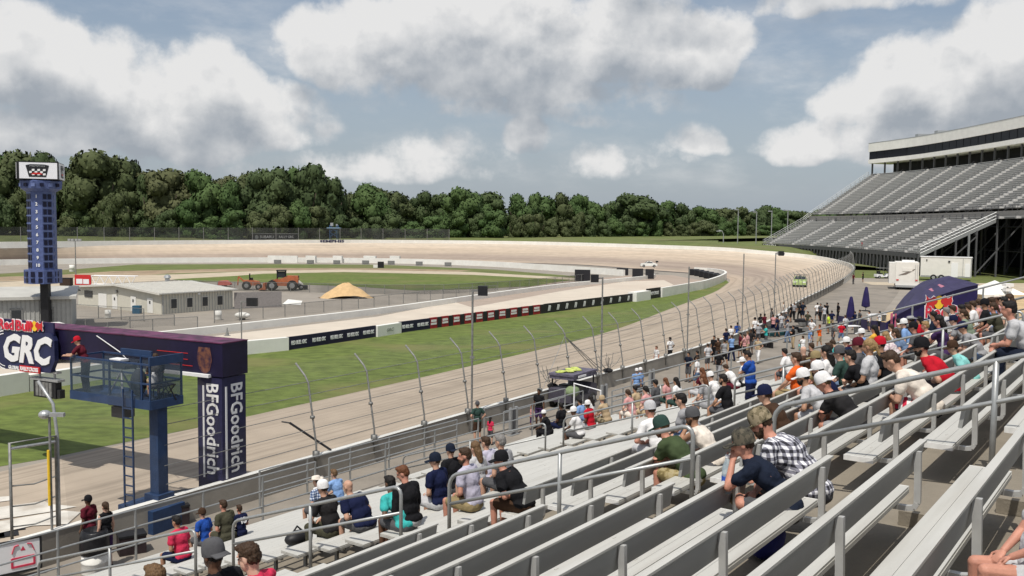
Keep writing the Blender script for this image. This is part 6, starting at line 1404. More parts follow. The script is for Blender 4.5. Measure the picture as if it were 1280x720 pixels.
def person(label, loc, rz, shirt, bottoms, head, sk='l', hair=None, group=None, scale=1.0, beard=None, shoes=None, **fk):
    f = figure(**fk); lod = fk.get('lod', 1)
    o = thing('person', label, 'person', loc, rz, group); o.scale = (scale,) * 3
    def add(n, me, mat, parent=None):
        c = bpy.data.objects.new(n, me); COL.objects.link(c); c.parent = parent or o
        if not me.materials: me.materials.append(mat)
        c.material_slots[0].link = 'OBJECT'; c.material_slots[0].material = mat; return c
    add('body', f['body'], skin(sk))
    if shirt: sh_ = add('shirt', f['shirt'], cloth(shirt))
    bn = 'trousers' if fk.get('legs', 'short') == 'long' else 'shorts'
    add(bn, f['bottoms'], cloth(bottoms)); add('shoes', f['shoes'], shoes or m_shoe)
    hc, HR = f['head']; M4 = HR.to_4x4(); M4.translation = hc
    def onhead(n, me, mat): c = add(n, me, mat); c.matrix_local = M4; return c
    hk, hcol = (hair or ('short', 'br'))
    if head is None or head in ('none',):
        if hk != 'bald': onhead('hair', hair_mesh(hk, lod), hairm(hcol))
    else:
        ck, cc = head
        if hk != 'bald': onhead('hair', hair_mesh('crop' if hk in ('short', 'crop') else hk, lod), hairm(hcol))
        onhead('cap' if ck != 'hat' else 'hat', cap_mesh(ck), cloth(cc))
    if beard: onhead('beard', hair_mesh('beard', lod), hairm(beard))
    if lod == 0:
        e_ = MB().ell((.079, .030, .012), (.010, .013, .007), None, 8, 5).ell((.079, -.030, .012), (.010, .013, .007), None, 8, 5); onhead('eyes', e_.mesh('eyes', True), M('eye_dark', (.02, .015, .012), .3, 0)); 
    return o, f
DBG = []
def seat_person(label, px, py, shirt, bottoms, head=None, k=None, yaw=0, occ=None, drop=0.0, keep=False, scale=1.0, lod=None, dw=0.0, **kw):
    """px, py: the head in the photograph; the row is found from it unless given"""
    fk = {a: kw.pop(a) for a in list(kw) if a in ('pose', 'lean', 'bulk', 'sleeve', 'legs', 'hpitch', 'hyaw', 'legp', 'female')}
    def dims(ln): return (.115 + .19 * math.cos(R(ln * .55)) + .20 * math.cos(R(ln)) + .17 * math.cos(R(ln * 1.12)) + .18) * scale, (.19 * math.sin(R(ln * .55)) + .37 * math.sin(R(ln)) + .06) * scale
    ln = fk.get('lean', 18); hz, hx = dims(ln)
    def head_at(k, t, f=1.0): return SP(t, wb(k) + PW + dw + hx * math.cos(R(yaw)) * f, zseat(k) + hz * f)
    def solve(k):
        lo, hi = 1.0, 34.9
        for _ in range(50):
            m_ = (lo + hi) / 2
            if proj(head_at(k, m_))[0] < px: lo = m_
            else: hi = m_
        return lo, proj(head_at(k, lo))[1]
    base = scale
    def fit(k):
        nonlocal scale, hz, hx, ln
        scale = base; ln = fk.get('lean', 18); hz, hx = dims(ln); t, y = solve(k)
        while py - y > 2 and ln < (46 if keep else 40): ln += 2; hz, hx = dims(ln); t, y = solve(k)
        while y - py > 2 and ln > 4: ln -= 2; hz, hx = dims(ln); t, y = solve(k)
        return t, y
    if k is None:
        best = None
        for kk in range(-1, KF + 1):
            t, y = fit(kk); ok = any(a_ + .2 <= t <= b_ - .2 for a_, b_ in SEC)
            c_ = abs(y - py) + (0 if ok else 9) + abs(ln - fk.get('lean', 18)) * .15 + abs(kk - 11) * .01
            if best is None or c_ < best[0]: best = (c_, kk)
        k = best[1]
    t, y = fit(k); fk['lean'] = ln; dd = (head_at(k, t) - Vector((0, 0, CAM_H))).dot(FW); f = 1.0 if keep else max(.96, min(1.08, 1 - (py - y) * dd / FPX / hz)); scale *= f; hz *= f; hx *= f; t, y = solve(k); drop += max(0, min(.16, (py - y) * dd / FPX)); DBG.append((label[:40], k, round(t, 1), round(y - py, 1), round(scale, 2), ln))
    loc = SP(t, wb(k) + PW + dw, zseat(k) + .0 - drop); d = (loc - Vector((0, 0, CAM_H))).length
    if lod is None: lod = 0 if d < 11.5 else (1 if d < 27 else 2)
    o, f = person(label, loc, SRZ + math.pi / 2 + R(yaw), shirt, bottoms, head, scale=scale, lod=lod, **fk, **kw)
    if occ is not None:
        for s, (a, b) in enumerate(SEC):
            if a - .2 <= t <= b + .2 and (s, k) in BENCH: OCC.append((s, k, occ))
    return o, f, k, t
def stand_person(label, px, py, shirt, bottoms, head=None, z=0.0, face=150, scale=1.0, lod=2, **kw):
    """px, py: the head in the photograph"""
    fk = {a: kw.pop(a) for a in list(kw) if a in ('pose', 'lean', 'bulk', 'sleeve', 'legs', 'hpitch', 'hyaw', 'legp', 'female')}
    fk.setdefault('lean', 2); fk.setdefault('hpitch', 4); fk.setdefault('pose', 'side')
    p = at(px, py, z + 1.66 * scale)
    return person(label, Vector((p.x, p.y, z)), R(face), shirt, bottoms, head, scale=scale, lod=lod, stand=True, **fk, **kw)
S, T = seat_person, stand_person
# ---- nearest spectators
o_plaid, f_plaid, kp, tp_ = S('man in black and white plaid shirt and camouflage cap leaning over the boy', 963, 524, 'plaid_bw', 'dgrey', ('cap', 'camo'), k=2, yaw=6, occ='the man in the plaid shirt and the boy', sk='r', hair=('crop', 'br'), beard='br', pose='clasp', lean=38, hpitch=34, bulk=1.28, legs='short', sleeve=.85, scale=1.06, keep=True)
o_boy, f_boy, kb, tb = S('boy in navy tee and dark camouflage cap with a leg crossed, holding a bottle', 938, 566, 'dnavy', 'dgrey', ('cap', 'camo_dark'), k=kp, yaw=14, sk='r', hair=('crop', 'br'), pose='drink', lean=32, hpitch=16, bulk=.88, scale=.96, keep=True, legp='cross', legs='short', shoes=m_shoeb)
S('man in black tee with folded arms and white cap worn backwards', 1036, 487, 'dblack', 'grey', ('capback', 'white'), k=3, yaw=4, occ='the man in black with folded arms', sk='r', hair=('crop', 'lb'), pose='fold', lean=26, hpitch=30, bulk=1.12, scale=1.05, keep=True)
o_flag, f_flag, kf_, tf_ = S('man in cream tee and stars and stripes shorts bent forward over his knees', 1124, 452, 'cream', 'flag', None, k=2, yaw=10, occ='the man in flag shorts', sk='l', hair=('short', 'br'), pose='clasp', lean=44, hpitch=38, bulk=1.12, shoes=m_shoe, scale=1.12, keep=True)
S('bearded man in bright red tee and black cap', 1155, 432, 'red', 'dgrey', ('cap', 'black'), k=2, yaw=10, occ='the man in bright red with black cap', sk='l', hair=('crop', 'bk'), beard='bk', pose='lap', lean=14, hpitch=12, bulk=1.08, scale=1.06, keep=True)
S('boy in pale aqua tee and brown cap', 1193, 433, 'aqua', 'dgrey', ('cap', 'brown'), k=2, yaw=12, sk='l', hair=('crop', 'br'), pose='lap', lean=20, hpitch=14, scale=.86)
S('man in grey tee and navy cap behind the boy in aqua', 1206, 414, 'grey', 'denim', ('cap', 'navy'), k=3, yaw=14, sk='l', hair=('crop', 'bk'), pose='clasp', lean=26, hpitch=18, bulk=1.1)
S('man in light grey tee and dark jeans leaning on his knees at the right edge', 1262, 386, 'lgrey', 'dnavy', None, k=1, yaw=10, occ='the man in light grey tee at the right edge', sk='r', hair=('short', 'bk'), pose='clasp', lean=34, hpitch=10, bulk=1.1, legs='long', scale=1.14, keep=True)
S('man in olive green tee and green cap with tan camouflage shorts', 831, 534, 'green', 'camo_shorts', ('cap', 'dgreen'), k=5, yaw=0, occ='the man in the green cap', sk='r', hair=('crop', 'lb'), beard='rd', pose='fold', lean=22, hpitch=24, bulk=1.08, scale=1.05, keep=True)
S('man in white tee, light jeans and pale cap resting his feet on the row below', 809, 512, 'white', 'lgrey', ('cap', 'lgrey'), yaw=-18, occ='the man in white tee and light jeans', sk='r', hair=('crop', 'br'), pose='knees', lean=26, hpitch=12, legs='long', legp='stretch', shoes=m_shoew)
S('bearded man in pale tank top and grey cap', 867, 520, 'cream', 'dgrey', ('cap', 'dgrey'), k=5, yaw=0, occ='the man in the tank top', sk='t', hair=('crop', 'br'), beard='br', pose='chin', lean=26, hpitch=14, sleeve=0)
S('man with dark hair in grey tee behind the tank top man', 853, 499, 'grey', 'denim', None, yaw=6, sk='l', hair=('short', 'bk'), pose='clasp', lean=26, hpitch=14)
S('man in navy cap and dark brown jacket behind the plaid shirt man', 957, 492, 'brown', 'dgrey', ('cap', 'navy'), k=4, yaw=0, occ='the man in navy cap and brown jacket', sk='l', hair=('crop', 'br'), pose='lap', lean=18, hpitch=14, sleeve=1.8)
S('bearded man in light grey tee, grey shorts and white cap', 1006, 470, 'lgrey', 'lgrey', ('cap', 'white'), yaw=4, occ='the man in light grey tee and white cap', sk='t', hair=('crop', 'bk'), beard='bk', pose='knees', lean=16, hpitch=16)
S('man in navy tee and white cap beside the one in light grey', 1024, 460, 'navy', 'dgrey', ('cap', 'white'), yaw=6, sk='l', hair=('crop', 'br'), beard='br', pose='lap', lean=14, hpitch=14)
S('man in orange tee and khaki shorts', 993, 448, 'orange', 'khaki', None, yaw=0, occ='the man in orange', sk='l', hair=('short', 'br'), pose='knees', lean=18, hpitch=10)
S('man in white cap and white tee leaning forward', 888, 470, 'white', 'denim', ('cap', 'white'), yaw=-6, sk='l', hair=('crop', 'br'), pose='clasp', lean=26, hpitch=20)
S('bearded man in black tee with print and grey shorts', 903, 474, 'black', 'dgrey', None, yaw=-4, occ='the bearded man in black', sk='t', hair=('short', 'bk'), beard='bk', pose='knees', lean=14, hpitch=14)
person('man in royal blue tee standing among the seated rows', SP(23.4, wb(10) + .55, ztread(11) + .1), SRZ + math.pi / 2, 'blue', 'navy', None, sk='t', hair=('short', 'bk'), lod=1, stand=True, pose='fold', lean=6, hpitch=24, bulk=1.1)
S('man in pale tee bent low behind the one in royal blue', 909, 459, 'white', 'maroon', None, yaw=0, sk='l', hair=('short', 'br'), pose='clasp', lean=40, hpitch=30)
S('woman with reddish hair in red top', 876, 461, 'maroon', 'lgrey', None, yaw=0, sk='l', hair=('long', 'rd'), pose='knees', lean=20, female=True)
S('woman with reddish hair in grey top, knees drawn up', 878, 473, 'grey', 'grey', None, yaw=0, sk='l', hair=('long', 'rd'), pose='knees', lean=22, female=True)
S('person in white top and black trousers under a white cap', 927, 447, 'white', 'black', ('cap', 'white'), yaw=20, sk='t', hair=('crop', 'bk'), pose='lap', lean=16, legs='long')
# ---- groups of the middle
S('girl with brown hair in tan top and cream shorts', 784, 491, 'pink', 'cream', None, yaw=0, sk='p', hair=('tail', 'br'), pose='knees', lean=24, female=True, occ='the girl in tan top')
S('girl with dark hair in tan pink top', 806, 487, 'pink', 'tan', None, yaw=0, sk='p', hair=('tail', 'bk'), pose='knees', lean=22, female=True)
S('person with black hair between the two girls in tan', 793, 486, 'tan', 'dgrey', None, yaw=0, sk='t', hair=('short', 'bk'), pose='knees', lean=20)
S('black haired person in dark grey tee sitting above the ramp', 818, 478, 'dgrey', 'dgrey', None, yaw=0, sk='t', hair=('short', 'bk'), pose='lap', lean=14)
S('woman with long red hair in pink top', 831, 476, 'pink', 'dgreen', None, yaw=0, sk='p', hair=('long', 'rd'), pose='lap', lean=18, female=True, occ='the woman with long red hair')
S('dark haired woman in white top', 844, 476, 'white', 'dgreen', None, yaw=0, sk='t', hair=('long', 'bk'), pose='lap', lean=18, female=True)
S('man in black with white skull cap at the end of the row', 681, 516, 'black', 'black', ('beanie', 'white'), yaw=20, sk='b', hair=('crop', 'bk'), pose='clasp', lean=24, legs='long', occ='the man with white skull cap')
S('man with black hair in black tee', 700, 506, 'black', 'navy', None, yaw=0, sk='b', hair=('short', 'bk'), pose='lap', lean=14, bulk=1.2, legs='long')
S('man in white tee and white cap with tattooed arms', 718, 513, 'white', 'dgrey', ('cap', 'white'), yaw=20, sk='b', hair=('crop', 'bk'), pose='clasp', lean=22, occ='the man in white tee and cap', bulk=1.1)
S('man in light blue shirt behind the red one', 724, 502, 'lblue', 'denim', None, yaw=0, sk='t', hair=('short', 'bk'), pose='lap', lean=14)
S('man in red tee and white cap', 734, 505, 'red', 'grey', ('cap', 'white'), yaw=4, sk='b', hair=('crop', 'bk'), pose='lap', lean=14, occ='the man in red tee and white cap', bulk=1.1)
S('man in tan vest over black shirt with pale cap', 752, 499, 'tan', 'camo', ('cap', 'tan'), yaw=0, sk='l', hair=('crop', 'gr'), pose='clasp', lean=24, occ='the man in tan vest')
S('woman with dark hair behind the one in tan vest', 737, 497, 'white', 'denim', None, yaw=0, sk='l', hair=('long', 'bk'), pose='lap', lean=14, female=True)
# ---- left group
S('person in blue plaid shirt and straw coloured hat', 396, 601, 'plaid_blue', 'dgrey', ('hat', 'cream'), yaw=10, sk='l', hair=('crop', 'br'), pose='lap', lean=16)
S('man in black tee, white cap and olive trousers with a hand on a black bag', 404, 609, 'dblack', 'olive', ('cap', 'white'), yaw=6, sk='l', hair=('crop', 'br'), pose='knees', lean=22, legs='long', bulk=1.15, occ='the man in white cap and olive trousers')
S('man in sky blue shirt behind the bald man', 417, 592, 'lblue', 'dgrey', None, yaw=0, sk='l', hair=('short', 'lb'), pose='clasp', lean=24)
S('big bald man in navy tee and grey shorts', 438, 607, 'navy', 'dgrey', None, yaw=6, sk='l', hair=('bald', 'br'), pose='lap', lean=14, bulk=1.42, hpitch=16, occ='the big bald man')
S('person with black hair in turquoise jersey', 486, 604, 'teal', 'dgrey', None, k=11, yaw=-4, sk='b', hair=('short', 'bk'), pose='lap', lean=8, bulk=1.08, occ='the person in turquoise')
S('man with brown hair in black hooded top looking left', 504, 591, 'black', 'lgrey', None, yaw=0, sk='r', hair=('short', 'rd'), pose='lap', lean=12, hpitch=24, hyaw=30, bulk=1.22, sleeve=1.7, occ='the man in black hooded top')
S('man in navy tee and dark navy cap with grey shorts', 543, 575, 'navy', 'lgrey', ('cap', 'dnavy'), yaw=6, sk='l', hair=('crop', 'br'), pose='lap', lean=12, bulk=1.2, hyaw=20, occ='the man in navy tee and dark cap')
S('person in black tee and black cap turned away', 561, 563, 'black', 'dgrey', ('capback', 'dnavy'), yaw=-8, sk='l', hair=('crop', 'br'), pose='lap', lean=12, bulk=1.05)
S('bearded man with brown hair in white tee and khaki shorts', 581, 569, 'lav', 'khaki', None, yaw=8, sk='r', hair=('short', 'br'), beard='br', pose='lap', lean=16, hyaw=25, occ='the bearded man in white tee')
S('woman with curly light brown hair', 592, 560, 'lgrey', 'dgrey', None, yaw=-4, sk='l', hair=('long', 'lb'), pose='lap', lean=12, female=True)
S('man in lavender grey tee with short brown hair', 606, 553, 'lav', 'dgrey', None, yaw=0, sk='l', hair=('short', 'br'), pose='lap', lean=14, bulk=1.12, occ='the man in lavender tee')
S('man with grey hair in grey tee', 624, 552, 'grey', 'dgrey', None, yaw=0, sk='l', hair=('short', 'gr'), pose='lap', lean=14, bulk=1.1)
S('man in black tee with a print, brown trousers and black cap with gold emblem', 630, 573, 'black', 'brown', ('cap', 'black'), yaw=10, sk='r', hair=('crop', 'br'), pose='lap', lean=18, bulk=1.22, legs='short', hyaw=20, occ='the man in black and gold cap')
S('man with dark hair in raspberry tee and blue shorts on the lowest row', 222, 651, 'crimson', 'navy', None, yaw=14, sk='t', hair=('short', 'bk'), pose='lap', lean=16, bulk=1.12, occ='the man in raspberry tee')
S('boy in royal blue tee with a white ring print on the lowest row', 253, 641, 'blue', 'dgrey', ('cap', 'brown'), yaw=10, sk='l', hair=('crop', 'br'), pose='lap', lean=14, scale=.92)
S('man in dark olive tee on the lowest row', 279, 631, 'olive', 'olive', None, yaw=6, sk='r', hair=('short', 'br'), pose='lap', lean=16, bulk=1.18)
o13, f13, k13, t13 = S('child in dark blue number 13 jersey on the lowest row', 298, 636, 'navy', 'navy', None, yaw=-4, sk='r', hair=('short', 'br'), pose='lap', lean=12, scale=.78)
S('man in black tee and charcoal cap at the bottom edge', 265, 692, 'black', 'dgrey', ('capback', 'dgrey'), yaw=4, sk='b', hair=('crop', 'bk'), pose='lap', lean=12, bulk=1.15, occ='the man in charcoal cap')
S('boy with brown hair in bright red tee at the bottom edge', 322, 692, 'crimson', 'dgrey', None, yaw=20, sk='p', hair=('short', 'br'), pose='clasp', lean=22, hpitch=20, scale=.95, occ='the boy in bright red tee')
S('person with light brown hair only just in the picture at the bottom edge', 194, 722, 'grey', 'dgrey', None, yaw=0, sk='l', hair=('short', 'lb'), pose='lap', lean=12)
# ---- far right crowd in the stand
S('person in turquoise top bent forward behind the white caps', 1043, 428, 'teal', 'dgrey', None, sk='l', hair=('short', 'br'), pose='clasp', lean=44, hpitch=30)
S('person in navy top and white cap among the far seats', 1057, 427, 'navy', 'dgrey', ('cap', 'white'), sk='l', hair=('crop', 'br'), pose='lap', lean=16)
S('person in grey top and maroon cap among the far seats', 1070, 430, 'dgrey', 'denim', ('cap', 'maroon'), sk='l', hair=('crop', 'br'), pose='lap', lean=16)
S('person in pale blue shirt and white cap left of the woman in yellow', 1076, 416, 'lblue', 'denim', ('cap', 'white'), sk='l', hair=('crop', 'br'), pose='lap', lean=18)
S('woman with long black hair in yellow top', 1091, 409, 'yellow', 'black', None, sk='t', hair=('long', 'bk'), pose='clasp', lean=30, female=True, occ='the woman in yellow')
S('woman with fair hair in floral top and bare legs', 1107, 420, 'floral', 'tan', None, sk='p', hair=('long', 'bl'), pose='knees', lean=18, legs='mini', female=True, occ='the woman in floral top')
S('person in pale blue shirt and white cap right of the floral top', 1129, 404, 'lblue', 'denim', ('cap', 'white'), sk='l', hair=('crop', 'br'), pose='lap', lean=20)
S('woman with long black hair in red top', 1148, 400, 'red', 'black', None, sk='t', hair=('long', 'bk'), pose='lap', lean=14, female=True, occ='the woman with black hair in red')
S('person in black jacket and grey hat before the purple tent', 1137, 391, 'black', 'dgrey', ('hat', 'grey'), sk='l', hair=('crop', 'br'), pose='lap', lean=14, sleeve=1.8)
S('person in dark grey hooded top left of the grey hat', 1122, 398, 'dgrey', 'dgrey', None, sk='l', hair=('short', 'bk'), pose='lap', lean=14, sleeve=1.8)
S('woman in sage top and black vest leaning forward', 1203, 392, 'sage', 'black', None, sk='l', hair=('tail', 'br'), pose='clasp', lean=26, female=True, occ='the woman in sage top')
S('person in white tee before the tent emblem', 1214, 381, 'white', 'denim', None, sk='p', hair=('short', 'br'), pose='lap', lean=14)
S('person with bare arms and pink top right of the white tee', 1221, 377, 'pink', 'denim', None, sk='p', hair=('tail', 'br'), pose='lap', lean=14, sleeve=0)
S('person with grey hair at the foot of the red lettering', 1181, 387, 'lgrey', 'dgrey', None, sk='l', hair=('short', 'gr'), pose='lap', lean=12)
S('person in white top next to the grey hair', 1189, 385, 'white', 'dgrey', None, sk='l', hair=('short', 'br'), pose='lap', lean=12)
S('person in dark red top under the right bull', 1200, 378, 'maroon', 'dgrey', None, sk='t', hair=('short', 'bk'), pose='lap', lean=12)
S('person in black cap at the tent corner', 1229, 374, 'black', 'dgrey', ('cap', 'black'), sk='t', hair=('crop', 'bk'), pose='lap', lean=12)
S('person in dark blue tee between lettering and vest', 1165, 392, 'dnavy', 'dgrey', None, sk='t', hair=('short', 'bk'), pose='lap', lean=12)
S('woman with brown hair behind the man in light grey', 1259, 366, 'tan', 'denim', None, sk='p', hair=('long', 'br'), pose='lap', lean=12, female=True)
S('person with black hair left of the man in light grey', 1253, 377, 'cream', 'dgrey', None, sk='l', hair=('short', 'bk'), pose='lap', lean=12)
S('person with black hair cut by the right edge', 1279, 382, 'black', 'dgrey', None, sk='l', hair=('short', 'bk'), pose='lap', lean=12)
S('woman with dark hair in white top below the maroon cap', 1030, 440, 'white', 'dgrey', None, sk='l', hair=('long', 'bk'), pose='lap', lean=12, female=True)
S('person in black tee seen from behind below the maroon cap', 1063, 445, 'black', 'dgrey', None, sk='l', hair=('short', 'bk'), pose='fold', lean=26)
S('bald person before the orange tee', 1003, 438, 'brown', 'dgrey', None, sk='p', hair=('bald', 'br'), pose='lap', lean=12)
S('person with dark hair in brown top behind the orange tee', 1013, 433, 'brown', 'dgrey', None, sk='l', hair=('short', 'br'), pose='lap', lean=12)
T('child with red hair in pale aqua top', 1000, 427, 'aqua', 'dgrey', None, face=150, sk='p', hair=('short', 'rd'), scale=.8)

for px, py, sh, hd, hr, lab in [(1035, 434, 'lav', None, ('short', 'br'), 'person in lavender top beside the white caps'), (1048, 441, 'dgreen', ('cap', 'dgrey'), ('crop', 'br'), 'person in dark green with grey cap below the turquoise top'), (1083, 432, 'lgrey', None, ('tail', 'bl'), 'person with fair ponytail in light grey below the woman in yellow'),
        (1098, 430, 'black', ('cap', 'red'), ('crop', 'bk'), 'person in black with red cap left of the floral top'), (1113, 409, 'white', None, ('short', 'br'), 'person in white behind the floral top'), (1119, 416, 'denim', None, ('long', 'br'), 'woman in denim blue right of the floral top'), (1141, 409, 'dgrey', ('cap', 'black'), ('crop', 'bk'), 'person in dark grey with black cap left of the woman in red'),
        (1157, 407, 'cream', None, ('short', 'bl'), 'fair haired person in cream right of the woman in red'), (1172, 401, 'purple', None, ('long', 'bk'), 'woman in dark purple below the red lettering'), (1192, 400, 'grey', ('cap', 'navy'), ('crop', 'br'), 'person in grey with navy cap left of the sage top'), (1209, 385, 'khaki', None, ('short', 'br'), 'person in khaki behind the sage top'),
        (1237, 372, 'lblue', None, ('short', 'br'), 'person in light blue right of the tent corner'), (1245, 369, 'pink', ('hat', 'cream'), ('crop', 'br'), 'person in pink with straw hat near the marquee'), (1240, 384, 'olive', None, ('tail', 'br'), 'person in olive with ponytail left of the black hair'), (1018, 447, 'khaki', ('cap', 'khaki'), ('crop', 'br'), 'person in khaki cap right of the orange tee'), (980, 440, 'white', None, ('short', 'bk'), 'person in white left of the orange tee')]:
    S(lab, px, py, sh, 'dgrey', hd, sk=random.Random(px).choice(['l', 't', 'p', 'r']), hair=hr, pose=random.Random(px).choice(['lap', 'knees', 'clasp']), lean=14 + px % 9)
# ---- standing on the concourse and walkway
T('tall man in black tee with a chest emblem standing by the fence cart', 674, 490, 'black', 'purple', None, z=.0, face=-120, sk='b', hair=('short', 'bk'), lod=1, bulk=1.1)
T('small girl in pink and purple beside the tall man in black', 665, 509, 'pink', 'purple', None, z=0, face=200, scale=.62, sk='t', hair=('tail', 'rd'), lod=1, female=True)
T('man in dark green tee and brown shorts looking at the track', 597, 506, 'dgreen', 'brown', ('cap', 'dgrey'), z=.0, face=120, sk='l', hair=('crop', 'br'), lod=1, pose='hips')
T('small child in red top beside the man in green', 613, 524, 'crimson', 'dgrey', None, z=.0, face=60, scale=.66, sk='l', hair=('long', 'bk'), lod=1, female=True)
T('shorter guard in white shirt and black trousers', 821, 435, 'white', 'black', None, face=-150, sk='r', hair=('short', 'lb'), legs='long', lod=1, scale=.92)
T('taller guard in white shirt and black trousers', 838, 424, 'white', 'black', None, face=130, sk='b', hair=('short', 'bk'), legs='long', lod=1, pose='hips', bulk=1.15)
T('person in blue and white jersey with white cap, left of the ramp pair', 796, 464, 'lblue', 'dgrey', ('cap', 'white'), face=100, sk='l', hair=('crop', 'br'), lod=1)
T('person in blue and white jersey with white cap, right of the ramp pair', 801, 463, 'lblue', 'dgrey', ('cap', 'white'), face=140, sk='l', hair=('crop', 'br'), lod=1)
T('man in red and black shirt with cap standing behind the waste drum', 111, 626, 'maroon', 'black', ('cap', 'black'), z=0, face=165, sk='b', hair=('crop', 'bk'), lod=1, bulk=1.1, legs='long')
T('woman in black strap top beside the blue lift post', 132, 634, 'black', 'purple', None, z=0, face=150, sk='p', hair=('tail', 'br'), lod=1, female=True, sleeve=0)
crowd = [
 (872, 441, 'black', 'black', None, 'person in black leaning on the wall behind the far girls', 't', 'bk'), (861, 443, 'dnavy', 'dgrey', None, 'person in dark navy beside the wall gear', 't', 'bk'), (872, 449, 'white', 'denim', None, 'person in white tee before the wall gear', 'l', 'br'),
 (893, 422, 'black', 'black', None, 'dark dressed person behind the man in royal blue', 't', 'bk'), (898, 425, 'brown', 'dgrey', None, 'brown dressed person behind the man in royal blue', 'l', 'br'), (915, 421, 'lblue', 'navy', None, 'person in light blue tee with backpack', 'l', 'br'),
 (922, 405, 'blue', 'dgrey', None, 'person in blue tee at the fence gate', 't', 'bk'), (914, 409, 'white', 'dgreen', None, 'person in white tee at the fence gate', 'l', 'br'), (931, 420, 'pink', 'black', None, 'person in pink top in the middle of the concourse', 'p', 'br'), (935, 417, 'pink', 'tan', None, 'person in pink top and tan shorts in the concourse', 'p', 'lb'),
 (926, 418, 'maroon', 'black', None, 'person in maroon top next to the light blue tee', 't', 'bk'), (939, 414, 'dblack', 'dgrey', None, 'dark person right of the pink tops', 'b', 'bk'), (948, 424, 'tan', 'white', None, 'person in white trousers walking on the concourse', 'l', 'br'), (948, 406, 'grey', 'dgrey', ('cap', 'white'), 'person in grey with white cap near the fence', 't', 'bk'),
 (951, 394, 'black', 'dgrey', None, 'person in black at the fence, left of the pair', 'b', 'bk'), (956, 394, 'maroon', 'dgrey', None, 'person in dark red at the fence, right of the pair', 'b', 'bk'), (965, 387, 'dblack', 'navy', None, 'big person in black standing on the low stage', 'b', 'bk'), (967, 395, 'pink', 'navy', None, 'person in pale checked shirt on the low stage', 'l', 'br'),
 (972, 397, 'navy', 'navy', None, 'person in navy on the low stage', 't', 'bk'), (977, 393, 'lgrey', 'grey', None, 'person in light grey right of the low stage', 'l', 'br'), (983, 390, 'dgrey', 'dgrey', ('cap', 'white'), 'person in dark grey with white cap sitting by the fence', 'l', 'br'), (989, 382, 'black', 'black', None, 'person in black standing by the straight fence', 't', 'bk'),
 (993, 380, 'grey', 'black', None, 'person in grey standing by the straight fence', 't', 'bk'), (1000, 380, 'dblack', 'black', None, 'dark figure left of the two farthest at the wall', 't', 'bk'), (1004, 379, 'dnavy', 'dnavy', None, 'dark figure right of the two farthest at the wall', 't', 'bk'), (1015, 401, 'white', 'dgrey', None, 'person in white tee near the orange vest', 't', 'bk'), (1013, 411, 'lblue', 'lgrey', None, 'person in pale blue left of the orange vest', 'l', 'gr'),
 (1022, 380, 'white', 'dgrey', None, 'person in white tee in the group before the open walk', 't', 'bk'), (1026, 381, 'dgrey', 'black', None, 'person in dark grey in the group before the open walk', 't', 'bk'), (1031, 383, 'lgrey', 'dgrey', None, 'person in light grey in the group before the open walk', 't', 'bk'), (1034, 380, 'black', 'black', None, 'person in black in the group before the open walk', 't', 'bk'),
 (1048, 380, 'black', 'black', None, 'lone person in black crossing the open walk', 'b', 'bk'), (1036, 394, 'lime', 'dgrey', None, 'person in lime safety vest', 't', 'bk'), (1025, 408, 'orange', 'tan', None, 'person in orange vest', 't', 'rd'), (1069, 391, 'navy', 'dgrey', None, 'person in navy right of the standing parasol', 't', 'bk'),
 (1075, 389, 'dgrey', 'dgrey', None, 'person in dark grey under the far parasol', 't', 'bk'), (1087, 391, 'white', 'dgrey', None, 'person in white right of the far parasol', 'l', 'bk'), (1100, 391, 'white', 'black', None, 'person in white before the tent edge', 'l', 'bk'), (1067, 343, 'maroon', 'dgrey', None, 'person in dark red far off at the fence end', 't', 'bk'), (1079, 341, 'black', 'black', None, 'person in black far off on the grass', 't', 'bk'), (1057, 312, 'red', 'dgrey', None, None, 't', 'bk'),
 (958, 408, 'teal', 'dgrey', None, 'person in turquoise beside the low stage', 't', 'br'), (985, 402, 'grey', 'denim', ('cap', 'navy'), 'person in grey with navy cap behind the pipe rack', 'l', 'br'), (992, 409, 'black', 'tan', None, 'person in black and tan shorts by the equipment', 't', 'bk'), (1004, 422, 'white', 'navy', None, 'person in white and navy shorts below the pale blue one', 'l', 'br'), (1042, 407, 'dgrey', 'dgrey', None, 'person in dark grey right of the lime vest', 't', 'bk'),
 (1052, 405, 'red', 'denim', None, 'person in red under the nearer parasol', 'l', 'br'), (906, 427, 'grey', 'black', None, 'person in grey behind the light blue backpack', 't', 'bk'), (908, 413, 'navy', 'tan', None, 'person in navy and tan shorts left of the fence gate', 'l', 'br'), (944, 399, 'white', 'black', ('cap', 'black'), 'person in white with black cap at the wall', 't', 'bk'), (1057, 396, 'lgrey', 'navy', None, 'person in light grey behind the nearer parasol', 'l', 'br'),
 (1010, 391, 'olive', 'dgrey', None, 'person in olive between the white tees', 't', 'br'), (980, 379, 'cream', 'denim', None, 'person in cream at the straight fence, far left', 'l', 'bl'), (1040, 390, 'navy', 'tan', None, 'person in navy and tan shorts behind the lime vest', 't', 'bk'), (899, 441, 'black', 'grey', None, 'person in black below the royal blue man', 'b', 'bk'), (885, 432, 'lgrey', 'dgrey', None, 'person in light grey beside the wall gear', 'l', 'br')]
rr = random.Random(21)
for px, py, sh, bo, hd, lab, sk, hr in crowd:
    if lab is None: continue
    T(lab, px, py, sh, bo, hd, face=rr.choice([120, 150, 100, -140, 180]), sk=sk, hair=('short', hr), legs=rr.choice(['short', 'long']), pose=rr.choice(['side', 'hips', 'fold']), legp=rr.choice(['normal', 'stride']), scale=rr.uniform(.96, 1.05))
p = fpt(.62, .3, 4.5); person('two red clad figure seated at the front of the far grandstand'.replace('two ', ''), p, 3.1, 'red', 'dgrey', None, sk='t', hair=('short', 'bk'), lod=2, pose='lap', lean=10, stand=True)
